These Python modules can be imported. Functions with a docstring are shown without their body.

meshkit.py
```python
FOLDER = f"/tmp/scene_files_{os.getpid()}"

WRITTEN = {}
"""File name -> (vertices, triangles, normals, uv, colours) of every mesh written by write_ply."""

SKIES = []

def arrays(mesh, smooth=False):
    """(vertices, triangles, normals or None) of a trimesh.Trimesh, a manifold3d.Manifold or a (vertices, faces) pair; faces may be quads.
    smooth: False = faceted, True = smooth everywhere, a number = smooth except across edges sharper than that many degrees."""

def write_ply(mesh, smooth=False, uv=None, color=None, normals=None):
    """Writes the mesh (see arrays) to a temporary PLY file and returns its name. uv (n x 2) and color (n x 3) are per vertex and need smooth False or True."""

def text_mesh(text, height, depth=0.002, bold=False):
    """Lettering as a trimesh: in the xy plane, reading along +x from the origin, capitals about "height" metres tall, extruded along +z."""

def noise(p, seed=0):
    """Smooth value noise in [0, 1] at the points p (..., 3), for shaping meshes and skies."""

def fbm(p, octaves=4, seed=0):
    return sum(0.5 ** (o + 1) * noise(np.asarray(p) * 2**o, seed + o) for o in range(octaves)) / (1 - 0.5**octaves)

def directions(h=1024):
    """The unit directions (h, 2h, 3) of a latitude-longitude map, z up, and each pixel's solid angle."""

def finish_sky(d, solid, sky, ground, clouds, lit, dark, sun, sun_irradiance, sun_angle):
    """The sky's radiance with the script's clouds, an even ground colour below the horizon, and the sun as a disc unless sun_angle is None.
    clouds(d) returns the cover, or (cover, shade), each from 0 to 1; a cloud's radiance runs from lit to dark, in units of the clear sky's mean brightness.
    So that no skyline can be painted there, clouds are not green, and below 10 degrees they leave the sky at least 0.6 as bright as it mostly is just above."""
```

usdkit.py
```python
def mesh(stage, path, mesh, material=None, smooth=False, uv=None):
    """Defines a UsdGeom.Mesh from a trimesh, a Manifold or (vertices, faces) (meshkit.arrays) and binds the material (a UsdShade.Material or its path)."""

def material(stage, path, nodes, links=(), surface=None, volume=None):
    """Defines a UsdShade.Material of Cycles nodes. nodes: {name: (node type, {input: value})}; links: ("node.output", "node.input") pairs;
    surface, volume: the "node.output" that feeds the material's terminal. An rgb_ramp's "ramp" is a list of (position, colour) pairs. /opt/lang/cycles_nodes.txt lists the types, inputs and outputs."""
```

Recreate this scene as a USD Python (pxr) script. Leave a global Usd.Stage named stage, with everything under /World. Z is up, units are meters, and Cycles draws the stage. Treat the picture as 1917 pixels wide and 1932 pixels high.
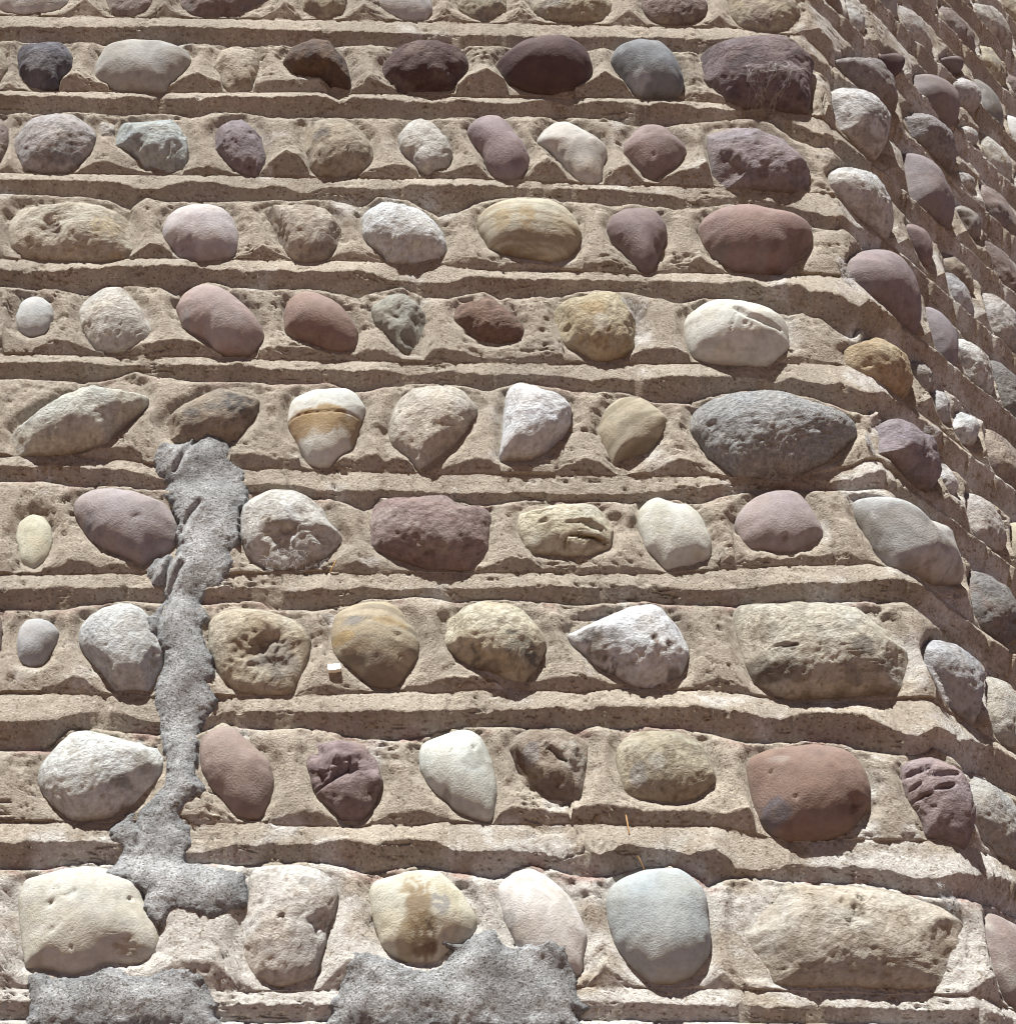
import math
import numpy as np
from pxr import Usd, UsdGeom, UsdLux, UsdShade, Gf, Sdf, Vt
from scipy.ndimage import gaussian_filter, distance_transform_edt
import shapely
import usdkit
from meshkit import noise, fbm

stage = Usd.Stage.CreateInMemory()
UsdGeom.SetStageUpAxis(stage, UsdGeom.Tokens.z)
UsdGeom.SetStageMetersPerUnit(stage, 1.0)
world = UsdGeom.Xform.Define(stage, '/World')
UsdGeom.Scope.Define(stage, '/World/Looks')

# ---------------------------------------------------------------- camera, sky, sun, exposure
RIGHT, UP, BACK = np.array([[0.996835, -0.069751, -0.038132], [-0.007249, -0.557453, 0.830177], [-0.079162, -0.827273, -0.556195]])
UP = np.cross(BACK, RIGHT)
EYE = np.array([-0.5322, -1.5021, 1.6])
EXPOSURE = 1.9
SUN_EL, SUN_AZ, SUN_I, SKY_I = math.radians(57), math.radians(17), 1.25, 0.05      # azimuth: to the left of the front wall's normal
cam = UsdGeom.Camera.Define(stage, '/World/camera')
cam.AddTransformOp().Set(Gf.Matrix4d(*RIGHT, 0, *UP, 0, *BACK, 0, *EYE, 1))
cam.CreateFocalLengthAttr(50.0)
cam.CreateHorizontalApertureAttr(50.0 * 1917 / 3472.98)
cam.CreateVerticalApertureAttr(50.0 * 1932 / 3472.98)
cam.CreateClippingRangeAttr(Gf.Vec2f(0.05, 500))
cam.CreateExposureAttr(EXPOSURE)

TO_SUN = np.array([-math.sin(SUN_AZ) * math.cos(SUN_EL), -math.cos(SUN_AZ) * math.cos(SUN_EL), math.sin(SUN_EL)])
sky_look = usdkit.material(stage, '/World/Looks/sky_look', {
    'sky': ('sky_texture', {'sky_type': 'single_scattering', 'sun_disc': False, 'sun_elevation': SUN_EL, 'sun_rotation': math.atan2(TO_SUN[0], TO_SUN[1]), 'aerosol_density': 0.1, 'air_density': 0.14}),
    'bg': ('background_shader', {'strength': SKY_I})}, [('sky.color', 'bg.color')], surface='bg.background')
dome = UsdLux.DomeLight.Define(stage, '/World/sky')
UsdShade.MaterialBindingAPI.Apply(dome.GetPrim()).Bind(sky_look)
dome.GetPrim().SetCustomDataByKey('kind', 'structure')
sun = UsdLux.DistantLight.Define(stage, '/World/sun')
zx = TO_SUN; xx = np.cross([0, 0, 1.0], zx); xx /= np.linalg.norm(xx); yx = np.cross(zx, xx)
sun.AddTransformOp().Set(Gf.Matrix4d(*xx, 0, *yx, 0, *zx, 0, 0, 0, 20, 1))
sun.CreateIntensityAttr(SUN_I)
sun.CreateAngleAttr(0.53)
sun.CreateNormalizeAttr(True)
sun.CreateColorAttr(Gf.Vec3f(1.0, 0.985, 0.96))

# ---------------------------------------------------------------- what was measured of the wall (mm along the wall from the corner, mm above ground)
GS0,GSTEP=-1130,8
# per ledge: heights of top junction, ridge, how far the ridge stands out, bottom junction, every 8 mm along the wall (mm)
LEDGES=[
[[3312,3312,3312,3312,3312,3312,3312,3312,3312,3312,3312,3312,3312,3312,3312,3312,3312,3312,3312,3312,3312,3312,3312,3312,3312,3312,3312,3312,3312,3312,3312,3312,3313,3313,3313,3313,3313,3313,3314,3314,3314,3314,3314,3314,3315,3315,3315,3315,3315,3315,3316,3316,3316,3316,3316,3317,3317,3317,3317,3317,3317,3318,3318,3318,3318,3318,3318,3319,3319,3319,3319,3319,3319,3320,3320,3320,3320,3320,3320,3321,3321,3321,3321,3321,3321,3321,3322,3322,3322,3322,3322,3322,3322,3322,3322,3322,3323,3323,3323,3323,3323,3323,3323,3323,3323,3323,3323,3324,3324,3324,3324,3324,3324,3324,3324,3324,3324,3324,3325,3325,3325,3325,3325,3325,3325,3325,3325,3325,3326,3326,3326,3326,3324,3323,3322,3321,3319,3318,3317,3317,3317,3317,3317,3317,3317,3316,3316,3316,3316,3316,3317,3317,3317,3316,3316,3316,3316,3316,3316,3316,3316,3316,3316,3316,3316,3316,3316,3316,3316,3316,3316,3316,3316,3316,3316,3316,3315,3315,3315,3315,3315,3315,3315,3315,3315,3315,3315,3316,3316,3316,3316,3316,3315,3315,3315,3315,3315,3315,3315,3314,3315,3315,3315,3314,3314,3314,3314,3315,3315,3315,3315,3315,3315,3315,3315,3315,3315,3315,3315,3315,3315,3315,3316,3316,3316,3316,3315,3315,3315,3315,3315,3315,3315,3315,3315,3315,3315,3315,3315,3315,3315,3315,3315,3315,3315,3315,3315,3315,3316,3316,3316,3317,3317,3317],[3286,3286,3286,3286,3286,3286,3286,3286,3286,3286,3286,3286,3286,3286,3286,3286,3286,3286,3286,3286,3286,3286,3286,3286,3286,3286,3286,3286,3286,3286,3287,3287,3287,3287,3288,3288,3288,3289,3289,3289,3290,3290,3290,3291,3291,3291,3291,3291,3291,3291,3291,3291,3292,3292,3292,3292,3292,3292,3292,3292,3292,3292,3292,3292,3293,3293,3293,3293,3293,3293,3293,3293,3294,3294,3294,3294,3294,3294,3294,3294,3294,3295,3295,3295,3295,3295,3295,3296,3296,3296,3296,3296,3296,3297,3297,3297,3297,3297,3297,3297,3297,3297,3297,3297,3297,3297,3298,3298,3298,3298,3298,3298,3298,3298,3298,3298,3298,3298,3299,3299,3299,3299,3299,3299,3299,3299,3299,3299,3299,3299,3299,3298,3295,3293,3290,3288,3287,3285,3284,3285,3285,3285,3285,3286,3287,3288,3289,3290,3291,3293,3294,3295,3296,3297,3297,3298,3299,3299,3300,3300,3301,3301,3301,3301,3302,3302,3302,3302,3302,3302,3303,3303,3303,3303,3303,3303,3303,3303,3303,3303,3303,3303,3303,3303,3303,3303,3303,3304,3304,3305,3305,3305,3305,3305,3305,3305,3305,3304,3304,3305,3305,3305,3305,3305,3305,3305,3305,3305,3306,3306,3306,3306,3306,3306,3305,3305,3305,3305,3305,3305,3305,3305,3305,3305,3305,3305,3305,3305,3306,3306,3306,3305,3305,3304,3304,3304,3304,3304,3305,3305,3305,3305,3305,3305,3305,3305,3305,3305,3305,3305,3305,3306,3306,3307],[3,3,3,3,3,3,3,3,3,3,3,3,3,3,3,3,3,3,3,3,3,3,3,3,3,3,3,3,3,3,3,4,4,4,4,4,4,4,5,5,5,5,5,5,5,6,5,5,5,5,5,5,5,5,5,5,5,5,5,4,4,4,4,4,4,4,4,3,3,3,3,3,3,3,3,2,2,2,2,2,2,2,2,1,1,1,1,1,1,1,1,1,1,1,1,1,1,1,1,1,1,1,1,1,1,1,2,2,2,2,2,2,2,2,2,2,2,2,2,2,2,2,2,2,2,2,2,2,2,3,3,3,3,4,4,4,3,2,2,1,1,1,0,1,1,2,2,3,3,3,3,3,4,5,5,6,6,6,6,6,6,5,5,5,5,5,5,5,5,5,5,6,6,6,5,5,5,5,6,6,6,6,5,5,5,5,5,5,5,5,6,6,6,6,6,6,6,6,6,6,7,7,7,7,7,7,7,7,7,8,8,7,7,7,6,6,6,6,6,6,6,6,6,5,5,5,6,6,7,7,7,7,6,6,5,5,6,6,6,6,6,6,6,6,6,6,5,5,5,5,5,5,5,6],[3271,3271,3271,3271,3271,3271,3271,3271,3271,3271,3271,3271,3271,3271,3271,3271,3271,3271,3271,3271,3271,3271,3271,3271,3271,3271,3271,3271,3271,3271,3271,3272,3272,3272,3272,3272,3272,3272,3273,3273,3273,3273,3273,3273,3274,3274,3274,3274,3274,3274,3274,3275,3275,3275,3275,3275,3275,3275,3276,3276,3276,3276,3276,3277,3277,3277,3277,3278,3278,3278,3278,3279,3279,3279,3279,3280,3280,3280,3280,3281,3281,3281,3282,3282,3282,3282,3283,3283,3283,3283,3284,3284,3284,3284,3284,3284,3284,3284,3284,3284,3284,3284,3284,3284,3284,3284,3284,3284,3284,3284,3285,3285,3285,3285,3285,3285,3285,3285,3285,3285,3285,3285,3285,3285,3285,3285,3285,3285,3285,3285,3285,3283,3280,3277,3274,3272,3272,3272,3272,3272,3272,3272,3270,3269,3269,3268,3268,3268,3268,3269,3270,3272,3272,3271,3270,3270,3269,3270,3271,3272,3272,3272,3272,3272,3272,3272,3272,3272,3272,3271,3271,3271,3270,3270,3270,3270,3269,3268,3267,3267,3267,3267,3267,3267,3267,3268,3269,3270,3271,3272,3272,3271,3271,3270,3270,3269,3268,3268,3267,3267,3268,3268,3268,3268,3267,3267,3267,3268,3269,3269,3269,3269,3269,3269,3269,3269,3269,3269,3270,3270,3269,3270,3270,3271,3271,3271,3270,3269,3269,3269,3268,3268,3268,3267,3267,3267,3267,3267,3269,3270,3270,3270,3270,3269,3269,3269,3269,3269,3270,3271,3273,3275,3276,3277]],
[[3186,3186,3186,3186,3186,3186,3186,3186,3186,3186,3186,3186,3186,3186,3186,3186,3186,3186,3186,3186,3186,3186,3186,3186,3186,3186,3186,3186,3186,3186,3186,3186,3187,3187,3187,3187,3188,3188,3188,3189,3189,3189,3189,3189,3189,3190,3190,3190,3190,3190,3191,3191,3191,3191,3192,3192,3192,3193,3193,3193,3193,3194,3194,3194,3195,3195,3195,3195,3196,3195,3190,3184,3190,3195,3195,3195,3195,3196,3196,3196,3196,3196,3195,3195,3195,3194,3194,3194,3194,3194,3194,3194,3195,3195,3195,3195,3195,3196,3196,3196,3196,3196,3197,3197,3197,3197,3198,3198,3198,3198,3199,3199,3199,3199,3199,3199,3199,3198,3198,3198,3198,3197,3197,3196,3196,3196,3195,3195,3194,3194,3192,3191,3190,3188,3187,3185,3184,3183,3181,3180,3178,3175,3180,3180,3181,3181,3181,3181,3181,3181,3182,3182,3182,3183,3183,3183,3183,3183,3183,3184,3184,3184,3184,3184,3184,3185,3185,3185,3185,3185,3185,3185,3185,3185,3185,3185,3185,3185,3185,3185,3185,3185,3185,3186,3186,3186,3186,3186,3186,3186,3186,3186,3186,3186,3186,3186,3186,3185,3185,3185,3185,3185,3185,3185,3185,3185,3185,3185,3185,3185,3185,3186,3186,3185,3185,3185,3184,3184,3184,3184,3184,3184,3184,3184,3185,3185,3185,3185,3185,3185,3185,3185,3185,3185,3185,3185,3185,3185,3185,3184,3184,3184,3184,3184,3185,3185,3186,3186,3186,3186,3186,3186,3186,3186],[3171,3171,3171,3171,3171,3171,3171,3171,3171,3171,3171,3171,3171,3171,3171,3171,3171,3171,3171,3171,3171,3171,3171,3171,3171,3171,3171,3171,3171,3171,3171,3172,3173,3173,3173,3173,3172,3171,3170,3170,3171,3172,3172,3173,3173,3174,3174,3174,3173,3173,3172,3173,3174,3176,3177,3179,3179,3179,3178,3177,3176,3175,3175,3176,3177,3178,3178,3179,3179,3180,3177,3172,3175,3180,3179,3178,3178,3178,3178,3178,3177,3177,3177,3177,3177,3177,3178,3179,3181,3180,3180,3180,3180,3180,3180,3180,3181,3181,3182,3183,3185,3184,3183,3182,3180,3181,3182,3183,3184,3184,3184,3183,3182,3182,3180,3178,3177,3180,3181,3181,3181,3181,3182,3178,3178,3183,3182,3182,3182,3182,3182,3182,3181,3179,3176,3171,3164,3158,3155,3149,3143,3142,3151,3153,3155,3156,3158,3159,3160,3161,3162,3163,3164,3165,3166,3166,3167,3167,3168,3169,3169,3170,3170,3170,3171,3171,3171,3172,3172,3171,3171,3172,3172,3172,3172,3172,3173,3173,3173,3173,3174,3174,3175,3175,3175,3175,3175,3175,3175,3176,3176,3176,3176,3176,3175,3175,3175,3175,3175,3175,3175,3175,3175,3175,3175,3175,3175,3175,3175,3176,3176,3177,3177,3177,3177,3176,3176,3175,3175,3175,3175,3175,3175,3175,3175,3175,3176,3176,3176,3176,3175,3176,3176,3176,3176,3175,3175,3174,3174,3173,3173,3173,3173,3174,3174,3175,3175,3175,3175,3175,3175,3175,3175,3175],[4,4,4,4,4,4,4,4,4,4,4,4,4,4,4,4,4,4,4,4,4,4,4,4,4,4,4,4,4,4,4,3,3,2,3,3,3,3,4,5,5,6,6,5,4,4,3,3,4,5,6,6,5,5,4,4,4,4,5,6,7,7,8,8,8,8,8,8,7,6,4,3,4,6,7,7,7,7,6,6,6,5,5,5,4,4,4,4,5,4,4,4,3,3,3,2,2,2,3,4,4,4,3,2,2,2,3,4,5,6,6,7,8,9,8,8,7,8,8,8,8,6,5,3,2,1,1,0,-1,-2,-3,-3,-3,-2,-1,1,3,4,4,4,3,2,2,2,3,3,4,4,4,5,5,5,5,5,5,5,5,6,6,6,6,6,6,6,6,6,6,5,5,5,5,5,5,5,5,5,5,5,6,6,6,6,7,7,6,6,6,6,6,7,7,7,7,7,6,6,6,6,6,6,6,6,6,6,6,6,6,6,6,7,7,7,8,8,8,7,7,7,7,7,7,7,7,6,6,7,7,7,7,7,7,7,7,7,7,6,6,5,5,5,5,5,5,6,5,5,5,5,5,5,5,5,5,5],[3154,3154,3154,3154,3154,3154,3154,3154,3154,3154,3154,3154,3154,3154,3154,3154,3154,3154,3154,3154,3154,3154,3154,3154,3154,3154,3154,3154,3154,3154,3155,3157,3159,3160,3159,3158,3157,3156,3155,3154,3153,3153,3155,3156,3158,3159,3159,3159,3159,3156,3153,3155,3157,3160,3162,3163,3164,3164,3162,3160,3158,3155,3156,3156,3156,3157,3158,3159,3160,3161,3161,3161,3160,3160,3159,3159,3159,3159,3159,3159,3159,3160,3160,3161,3161,3162,3162,3163,3164,3164,3165,3165,3165,3165,3166,3166,3167,3168,3168,3168,3168,3168,3168,3168,3168,3168,3167,3167,3167,3167,3166,3164,3161,3159,3159,3159,3160,3160,3160,3160,3161,3163,3164,3166,3167,3168,3169,3170,3171,3173,3174,3175,3173,3170,3166,3158,3149,3141,3137,3133,3129,3129,3134,3134,3134,3135,3135,3135,3135,3135,3135,3136,3137,3137,3138,3137,3137,3138,3138,3139,3140,3139,3139,3139,3140,3141,3141,3141,3141,3141,3141,3141,3140,3140,3140,3139,3139,3139,3139,3139,3139,3141,3142,3143,3143,3143,3142,3142,3142,3143,3143,3143,3143,3142,3142,3142,3141,3140,3140,3139,3139,3139,3140,3140,3140,3140,3139,3138,3139,3140,3141,3142,3143,3142,3141,3139,3138,3137,3136,3136,3136,3136,3136,3137,3138,3139,3141,3141,3141,3140,3139,3139,3139,3140,3140,3140,3139,3138,3136,3135,3134,3134,3134,3135,3137,3139,3141,3142,3142,3141,3140,3140,3140,3140]],
[[3058,3058,3058,3058,3058,3058,3058,3058,3058,3058,3058,3058,3058,3058,3058,3058,3058,3058,3058,3058,3058,3058,3058,3058,3058,3058,3058,3058,3058,3058,3058,3058,3058,3059,3059,3059,3059,3059,3059,3059,3059,3059,3059,3059,3059,3059,3060,3060,3060,3060,3060,3060,3060,3060,3060,3061,3061,3061,3061,3062,3061,3060,3060,3061,3061,3061,3061,3061,3061,3062,3062,3062,3062,3062,3062,3062,3062,3062,3061,3062,3062,3062,3062,3063,3063,3063,3063,3063,3064,3064,3064,3064,3063,3063,3063,3063,3063,3063,3063,3063,3063,3063,3062,3061,3061,3060,3060,3060,3059,3059,3059,3059,3059,3060,3060,3060,3060,3060,3060,3060,3060,3060,3060,3060,3060,3060,3060,3059,3059,3058,3057,3057,3056,3055,3055,3055,3055,3055,3054,3054,3053,3053,3054,3054,3054,3054,3054,3054,3055,3055,3055,3055,3055,3055,3055,3055,3055,3055,3055,3055,3056,3056,3056,3055,3055,3054,3054,3054,3054,3054,3054,3054,3055,3055,3055,3055,3055,3054,3054,3054,3055,3055,3055,3055,3056,3056,3056,3056,3056,3056,3056,3056,3056,3056,3056,3056,3056,3056,3056,3056,3056,3055,3055,3055,3055,3055,3056,3056,3055,3055,3055,3055,3055,3055,3055,3055,3055,3055,3055,3055,3056,3056,3055,3055,3055,3055,3055,3055,3055,3055,3056,3056,3056,3056,3055,3055,3055,3055,3055,3055,3055,3055,3055,3055,3055,3055,3055,3055,3055,3055,3055,3055,3055,3055],[3042,3042,3042,3042,3042,3042,3042,3042,3042,3042,3042,3042,3042,3042,3042,3042,3042,3042,3042,3042,3042,3042,3042,3042,3042,3042,3042,3042,3042,3042,3042,3042,3043,3043,3043,3043,3043,3043,3042,3041,3039,3037,3034,3033,3033,3034,3035,3036,3039,3040,3041,3043,3043,3043,3043,3041,3040,3038,3038,3037,3038,3041,3043,3043,3042,3039,3036,3037,3040,3042,3044,3042,3041,3039,3039,3040,3042,3044,3045,3045,3045,3046,3044,3041,3039,3038,3038,3039,3041,3043,3045,3048,3050,3050,3049,3050,3050,3050,3050,3050,3050,3050,3049,3048,3048,3047,3047,3047,3047,3047,3047,3046,3046,3046,3045,3044,3042,3041,3040,3039,3038,3036,3039,3043,3043,3044,3044,3043,3041,3039,3038,3039,3038,3035,3031,3028,3025,3022,3019,3015,3013,3013,3020,3021,3022,3023,3024,3026,3028,3030,3031,3032,3033,3034,3035,3035,3036,3037,3037,3038,3039,3039,3039,3039,3039,3040,3040,3040,3040,3040,3041,3041,3042,3042,3043,3043,3043,3043,3043,3043,3043,3043,3043,3043,3044,3044,3045,3045,3045,3045,3045,3045,3045,3045,3045,3046,3046,3047,3047,3047,3046,3045,3045,3044,3044,3044,3045,3045,3045,3045,3045,3045,3045,3045,3045,3046,3046,3046,3046,3046,3046,3046,3045,3045,3045,3045,3045,3045,3045,3045,3045,3045,3045,3044,3044,3045,3045,3046,3046,3046,3046,3046,3045,3044,3044,3043,3044,3044,3045,3046,3046,3046,3045,3045],[3,3,3,3,3,3,3,3,3,3,3,3,3,3,3,3,3,3,3,3,3,3,3,3,3,3,3,3,3,3,3,3,3,3,3,3,3,4,4,5,6,7,8,6,2,-1,-1,1,3,4,5,5,5,5,5,4,3,2,1,0,1,1,2,1,0,-2,-3,-3,-2,0,1,2,3,4,4,2,-1,-3,-3,-2,0,3,6,9,12,13,14,13,11,9,7,4,2,1,0,-1,-1,-1,-2,-2,-2,-1,-1,0,1,2,2,2,2,2,2,1,1,0,0,1,1,1,0,-1,-2,-2,-2,-2,-2,-3,-3,-3,-3,-3,-3,-2,-1,-1,-2,-1,-1,0,1,2,2,2,2,1,1,1,1,2,2,3,3,4,4,4,4,4,5,5,5,5,5,5,5,5,5,5,5,5,5,5,6,6,6,6,6,6,6,6,6,6,6,6,6,5,5,5,6,6,6,6,6,6,6,6,6,7,7,7,8,7,7,6,6,5,5,5,5,6,6,6,6,6,6,6,7,7,7,7,7,6,6,6,6,6,6,6,6,6,6,6,5,5,5,5,5,5,6,6,7,7,7,7,6,5,5,5,5,6,6,7,7,6,6,6],[3028,3028,3028,3028,3028,3028,3028,3028,3028,3028,3028,3028,3028,3028,3028,3028,3028,3028,3028,3028,3028,3028,3028,3028,3028,3028,3028,3028,3028,3028,3028,3028,3028,3028,3028,3029,3029,3027,3025,3024,3022,3018,3013,3009,3021,3029,3026,3024,3024,3024,3025,3025,3025,3025,3025,3025,3025,3025,3026,3026,3026,3027,3029,3029,3029,3029,3030,3030,3030,3030,3031,3028,3026,3023,3021,3025,3032,3039,3038,3036,3034,3032,3026,3020,3015,3009,3011,3014,3017,3021,3027,3032,3036,3038,3039,3039,3040,3040,3040,3041,3041,3040,3038,3036,3035,3034,3033,3033,3033,3032,3033,3033,3034,3034,3033,3031,3030,3028,3027,3028,3029,3029,3030,3032,3034,3036,3038,3037,3035,3033,3031,3029,3027,3024,3022,3018,3015,3011,3006,3000,3000,3000,3007,3006,3006,3005,3005,3006,3007,3009,3010,3010,3010,3010,3010,3010,3009,3010,3010,3011,3011,3012,3011,3010,3008,3007,3007,3006,3006,3006,3007,3007,3008,3008,3009,3008,3008,3007,3007,3007,3007,3008,3009,3010,3011,3013,3014,3015,3015,3014,3013,3012,3011,3011,3012,3013,3013,3014,3014,3013,3012,3011,3010,3009,3009,3010,3010,3011,3010,3010,3009,3008,3008,3008,3009,3009,3009,3010,3010,3011,3011,3011,3010,3009,3008,3008,3008,3008,3009,3010,3010,3010,3010,3010,3010,3010,3010,3011,3011,3012,3011,3010,3009,3008,3007,3006,3006,3008,3009,3011,3011,3010,3009,3008]],
[[2932,2932,2932,2932,2932,2932,2932,2932,2932,2932,2932,2932,2932,2932,2932,2932,2932,2932,2932,2932,2932,2932,2932,2932,2932,2932,2932,2932,2932,2932,2932,2932,2932,2932,2932,2932,2932,2931,2930,2930,2929,2932,2934,2936,2936,2937,2937,2937,2937,2937,2937,2937,2937,2937,2937,2937,2937,2937,2937,2937,2937,2937,2937,2937,2937,2937,2937,2937,2938,2938,2938,2938,2938,2938,2938,2938,2937,2937,2936,2936,2935,2935,2935,2935,2935,2935,2934,2932,2931,2930,2929,2929,2928,2928,2928,2928,2928,2928,2928,2929,2929,2929,2929,2929,2929,2929,2929,2928,2928,2928,2928,2927,2927,2927,2928,2928,2928,2929,2929,2929,2930,2930,2930,2930,2930,2929,2931,2931,2931,2931,2930,2930,2930,2930,2930,2930,2930,2930,2929,2929,2929,2929,2930,2930,2930,2930,2930,2930,2929,2929,2928,2928,2927,2927,2927,2927,2926,2926,2926,2926,2926,2926,2926,2926,2926,2926,2926,2926,2926,2925,2925,2926,2926,2926,2926,2925,2925,2925,2925,2925,2925,2925,2925,2925,2925,2925,2925,2925,2925,2925,2925,2925,2925,2925,2925,2925,2925,2925,2925,2925,2925,2925,2925,2925,2925,2925,2925,2925,2925,2925,2925,2925,2925,2925,2925,2925,2925,2925,2924,2924,2924,2924,2924,2925,2925,2926,2926,2925,2925,2925,2925,2925,2925,2925,2926,2925,2925,2925,2925,2925,2925,2925,2925,2925,2925,2924,2924,2925,2925,2925,2925,2925,2924,2924],[2911,2911,2911,2911,2911,2911,2911,2911,2911,2911,2911,2911,2911,2911,2911,2911,2911,2911,2911,2911,2911,2911,2911,2911,2911,2911,2911,2911,2911,2911,2911,2911,2911,2911,2909,2910,2911,2912,2912,2913,2915,2918,2919,2919,2919,2918,2918,2918,2917,2916,2916,2918,2920,2920,2920,2918,2919,2919,2917,2915,2915,2916,2916,2916,2916,2916,2914,2917,2917,2915,2914,2914,2914,2914,2914,2914,2914,2913,2912,2912,2911,2910,2908,2906,2905,2905,2905,2906,2912,2915,2915,2914,2912,2910,2910,2910,2911,2911,2911,2911,2911,2911,2912,2913,2915,2916,2916,2916,2916,2915,2914,2914,2913,2912,2911,2910,2910,2909,2909,2910,2911,2911,2911,2911,2910,2910,2910,2910,2907,2903,2902,2902,2904,2902,2902,2895,2895,2892,2886,2882,2875,2872,2888,2890,2891,2893,2894,2896,2897,2898,2898,2899,2899,2899,2900,2901,2902,2903,2904,2906,2907,2907,2908,2909,2909,2910,2910,2910,2910,2910,2910,2910,2910,2911,2911,2911,2912,2913,2913,2914,2914,2914,2914,2914,2913,2913,2913,2913,2913,2913,2913,2913,2913,2913,2913,2913,2912,2912,2913,2913,2914,2914,2915,2916,2916,2915,2915,2915,2915,2914,2914,2914,2914,2914,2914,2914,2914,2914,2914,2914,2914,2914,2914,2914,2915,2915,2915,2915,2915,2915,2915,2915,2915,2915,2915,2915,2915,2915,2914,2914,2914,2915,2915,2915,2914,2914,2914,2914,2914,2915,2915,2915,2915,2915],[4,4,4,4,4,4,4,4,4,4,4,4,4,4,4,4,4,4,4,4,4,4,4,4,4,4,4,4,4,4,4,4,4,4,4,5,7,9,9,7,5,4,4,4,5,5,6,7,9,10,10,8,5,2,1,1,2,3,4,4,4,5,5,5,4,4,3,4,4,5,6,7,8,9,9,7,4,1,-2,-3,-3,-2,-1,1,2,2,3,3,3,3,3,3,4,5,5,5,4,4,4,4,4,3,2,0,-1,-2,-3,-3,-2,-2,-1,0,1,2,4,5,6,7,6,5,4,3,3,3,4,5,6,7,7,8,9,12,13,13,11,11,12,15,17,18,17,15,16,15,14,14,13,13,12,12,11,10,9,8,8,8,8,9,9,9,9,9,9,9,9,9,9,8,8,7,7,7,6,6,7,7,7,8,8,8,8,8,8,7,7,6,6,6,5,5,5,6,6,6,5,5,5,5,5,5,6,6,7,7,7,7,7,6,6,6,6,5,5,5,5,5,5,6,6,6,6,6,6,6,5,5,6,6,6,6,6,6,6,6,6,6,6,6,6,6,6,6,6,6,5,5,5,5,5,6,6,7,7,7],[2896,2896,2896,2896,2896,2896,2896,2896,2896,2896,2896,2896,2896,2896,2896,2896,2896,2896,2896,2896,2896,2896,2896,2896,2896,2896,2896,2896,2896,2896,2896,2896,2896,2896,2894,2893,2892,2890,2888,2893,2900,2904,2903,2903,2902,2901,2900,2899,2898,2893,2889,2898,2903,2907,2910,2908,2905,2902,2901,2901,2900,2899,2899,2899,2900,2900,2901,2902,2900,2899,2897,2895,2894,2892,2890,2894,2899,2901,2903,2905,2905,2901,2897,2893,2892,2891,2890,2893,2897,2898,2900,2901,2897,2891,2892,2893,2895,2896,2896,2895,2895,2896,2899,2901,2904,2906,2909,2908,2907,2906,2905,2903,2900,2898,2895,2893,2891,2889,2890,2893,2896,2898,2897,2897,2896,2893,2891,2890,2889,2885,2882,2878,2874,2876,2878,2876,2871,2864,2856,2848,2844,2847,2862,2863,2865,2867,2869,2869,2869,2869,2869,2868,2867,2866,2866,2867,2868,2869,2870,2871,2873,2874,2875,2875,2876,2876,2876,2875,2875,2874,2874,2875,2876,2876,2876,2875,2875,2876,2876,2876,2877,2877,2877,2877,2876,2876,2876,2876,2877,2878,2878,2878,2877,2877,2876,2876,2875,2875,2875,2876,2877,2878,2879,2880,2880,2879,2879,2879,2879,2879,2878,2878,2878,2878,2878,2878,2878,2877,2876,2875,2875,2875,2876,2878,2879,2880,2881,2880,2879,2878,2877,2877,2879,2880,2880,2880,2879,2878,2877,2877,2877,2878,2878,2878,2877,2876,2876,2876,2877,2878,2878,2878,2876,2875]],
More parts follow.
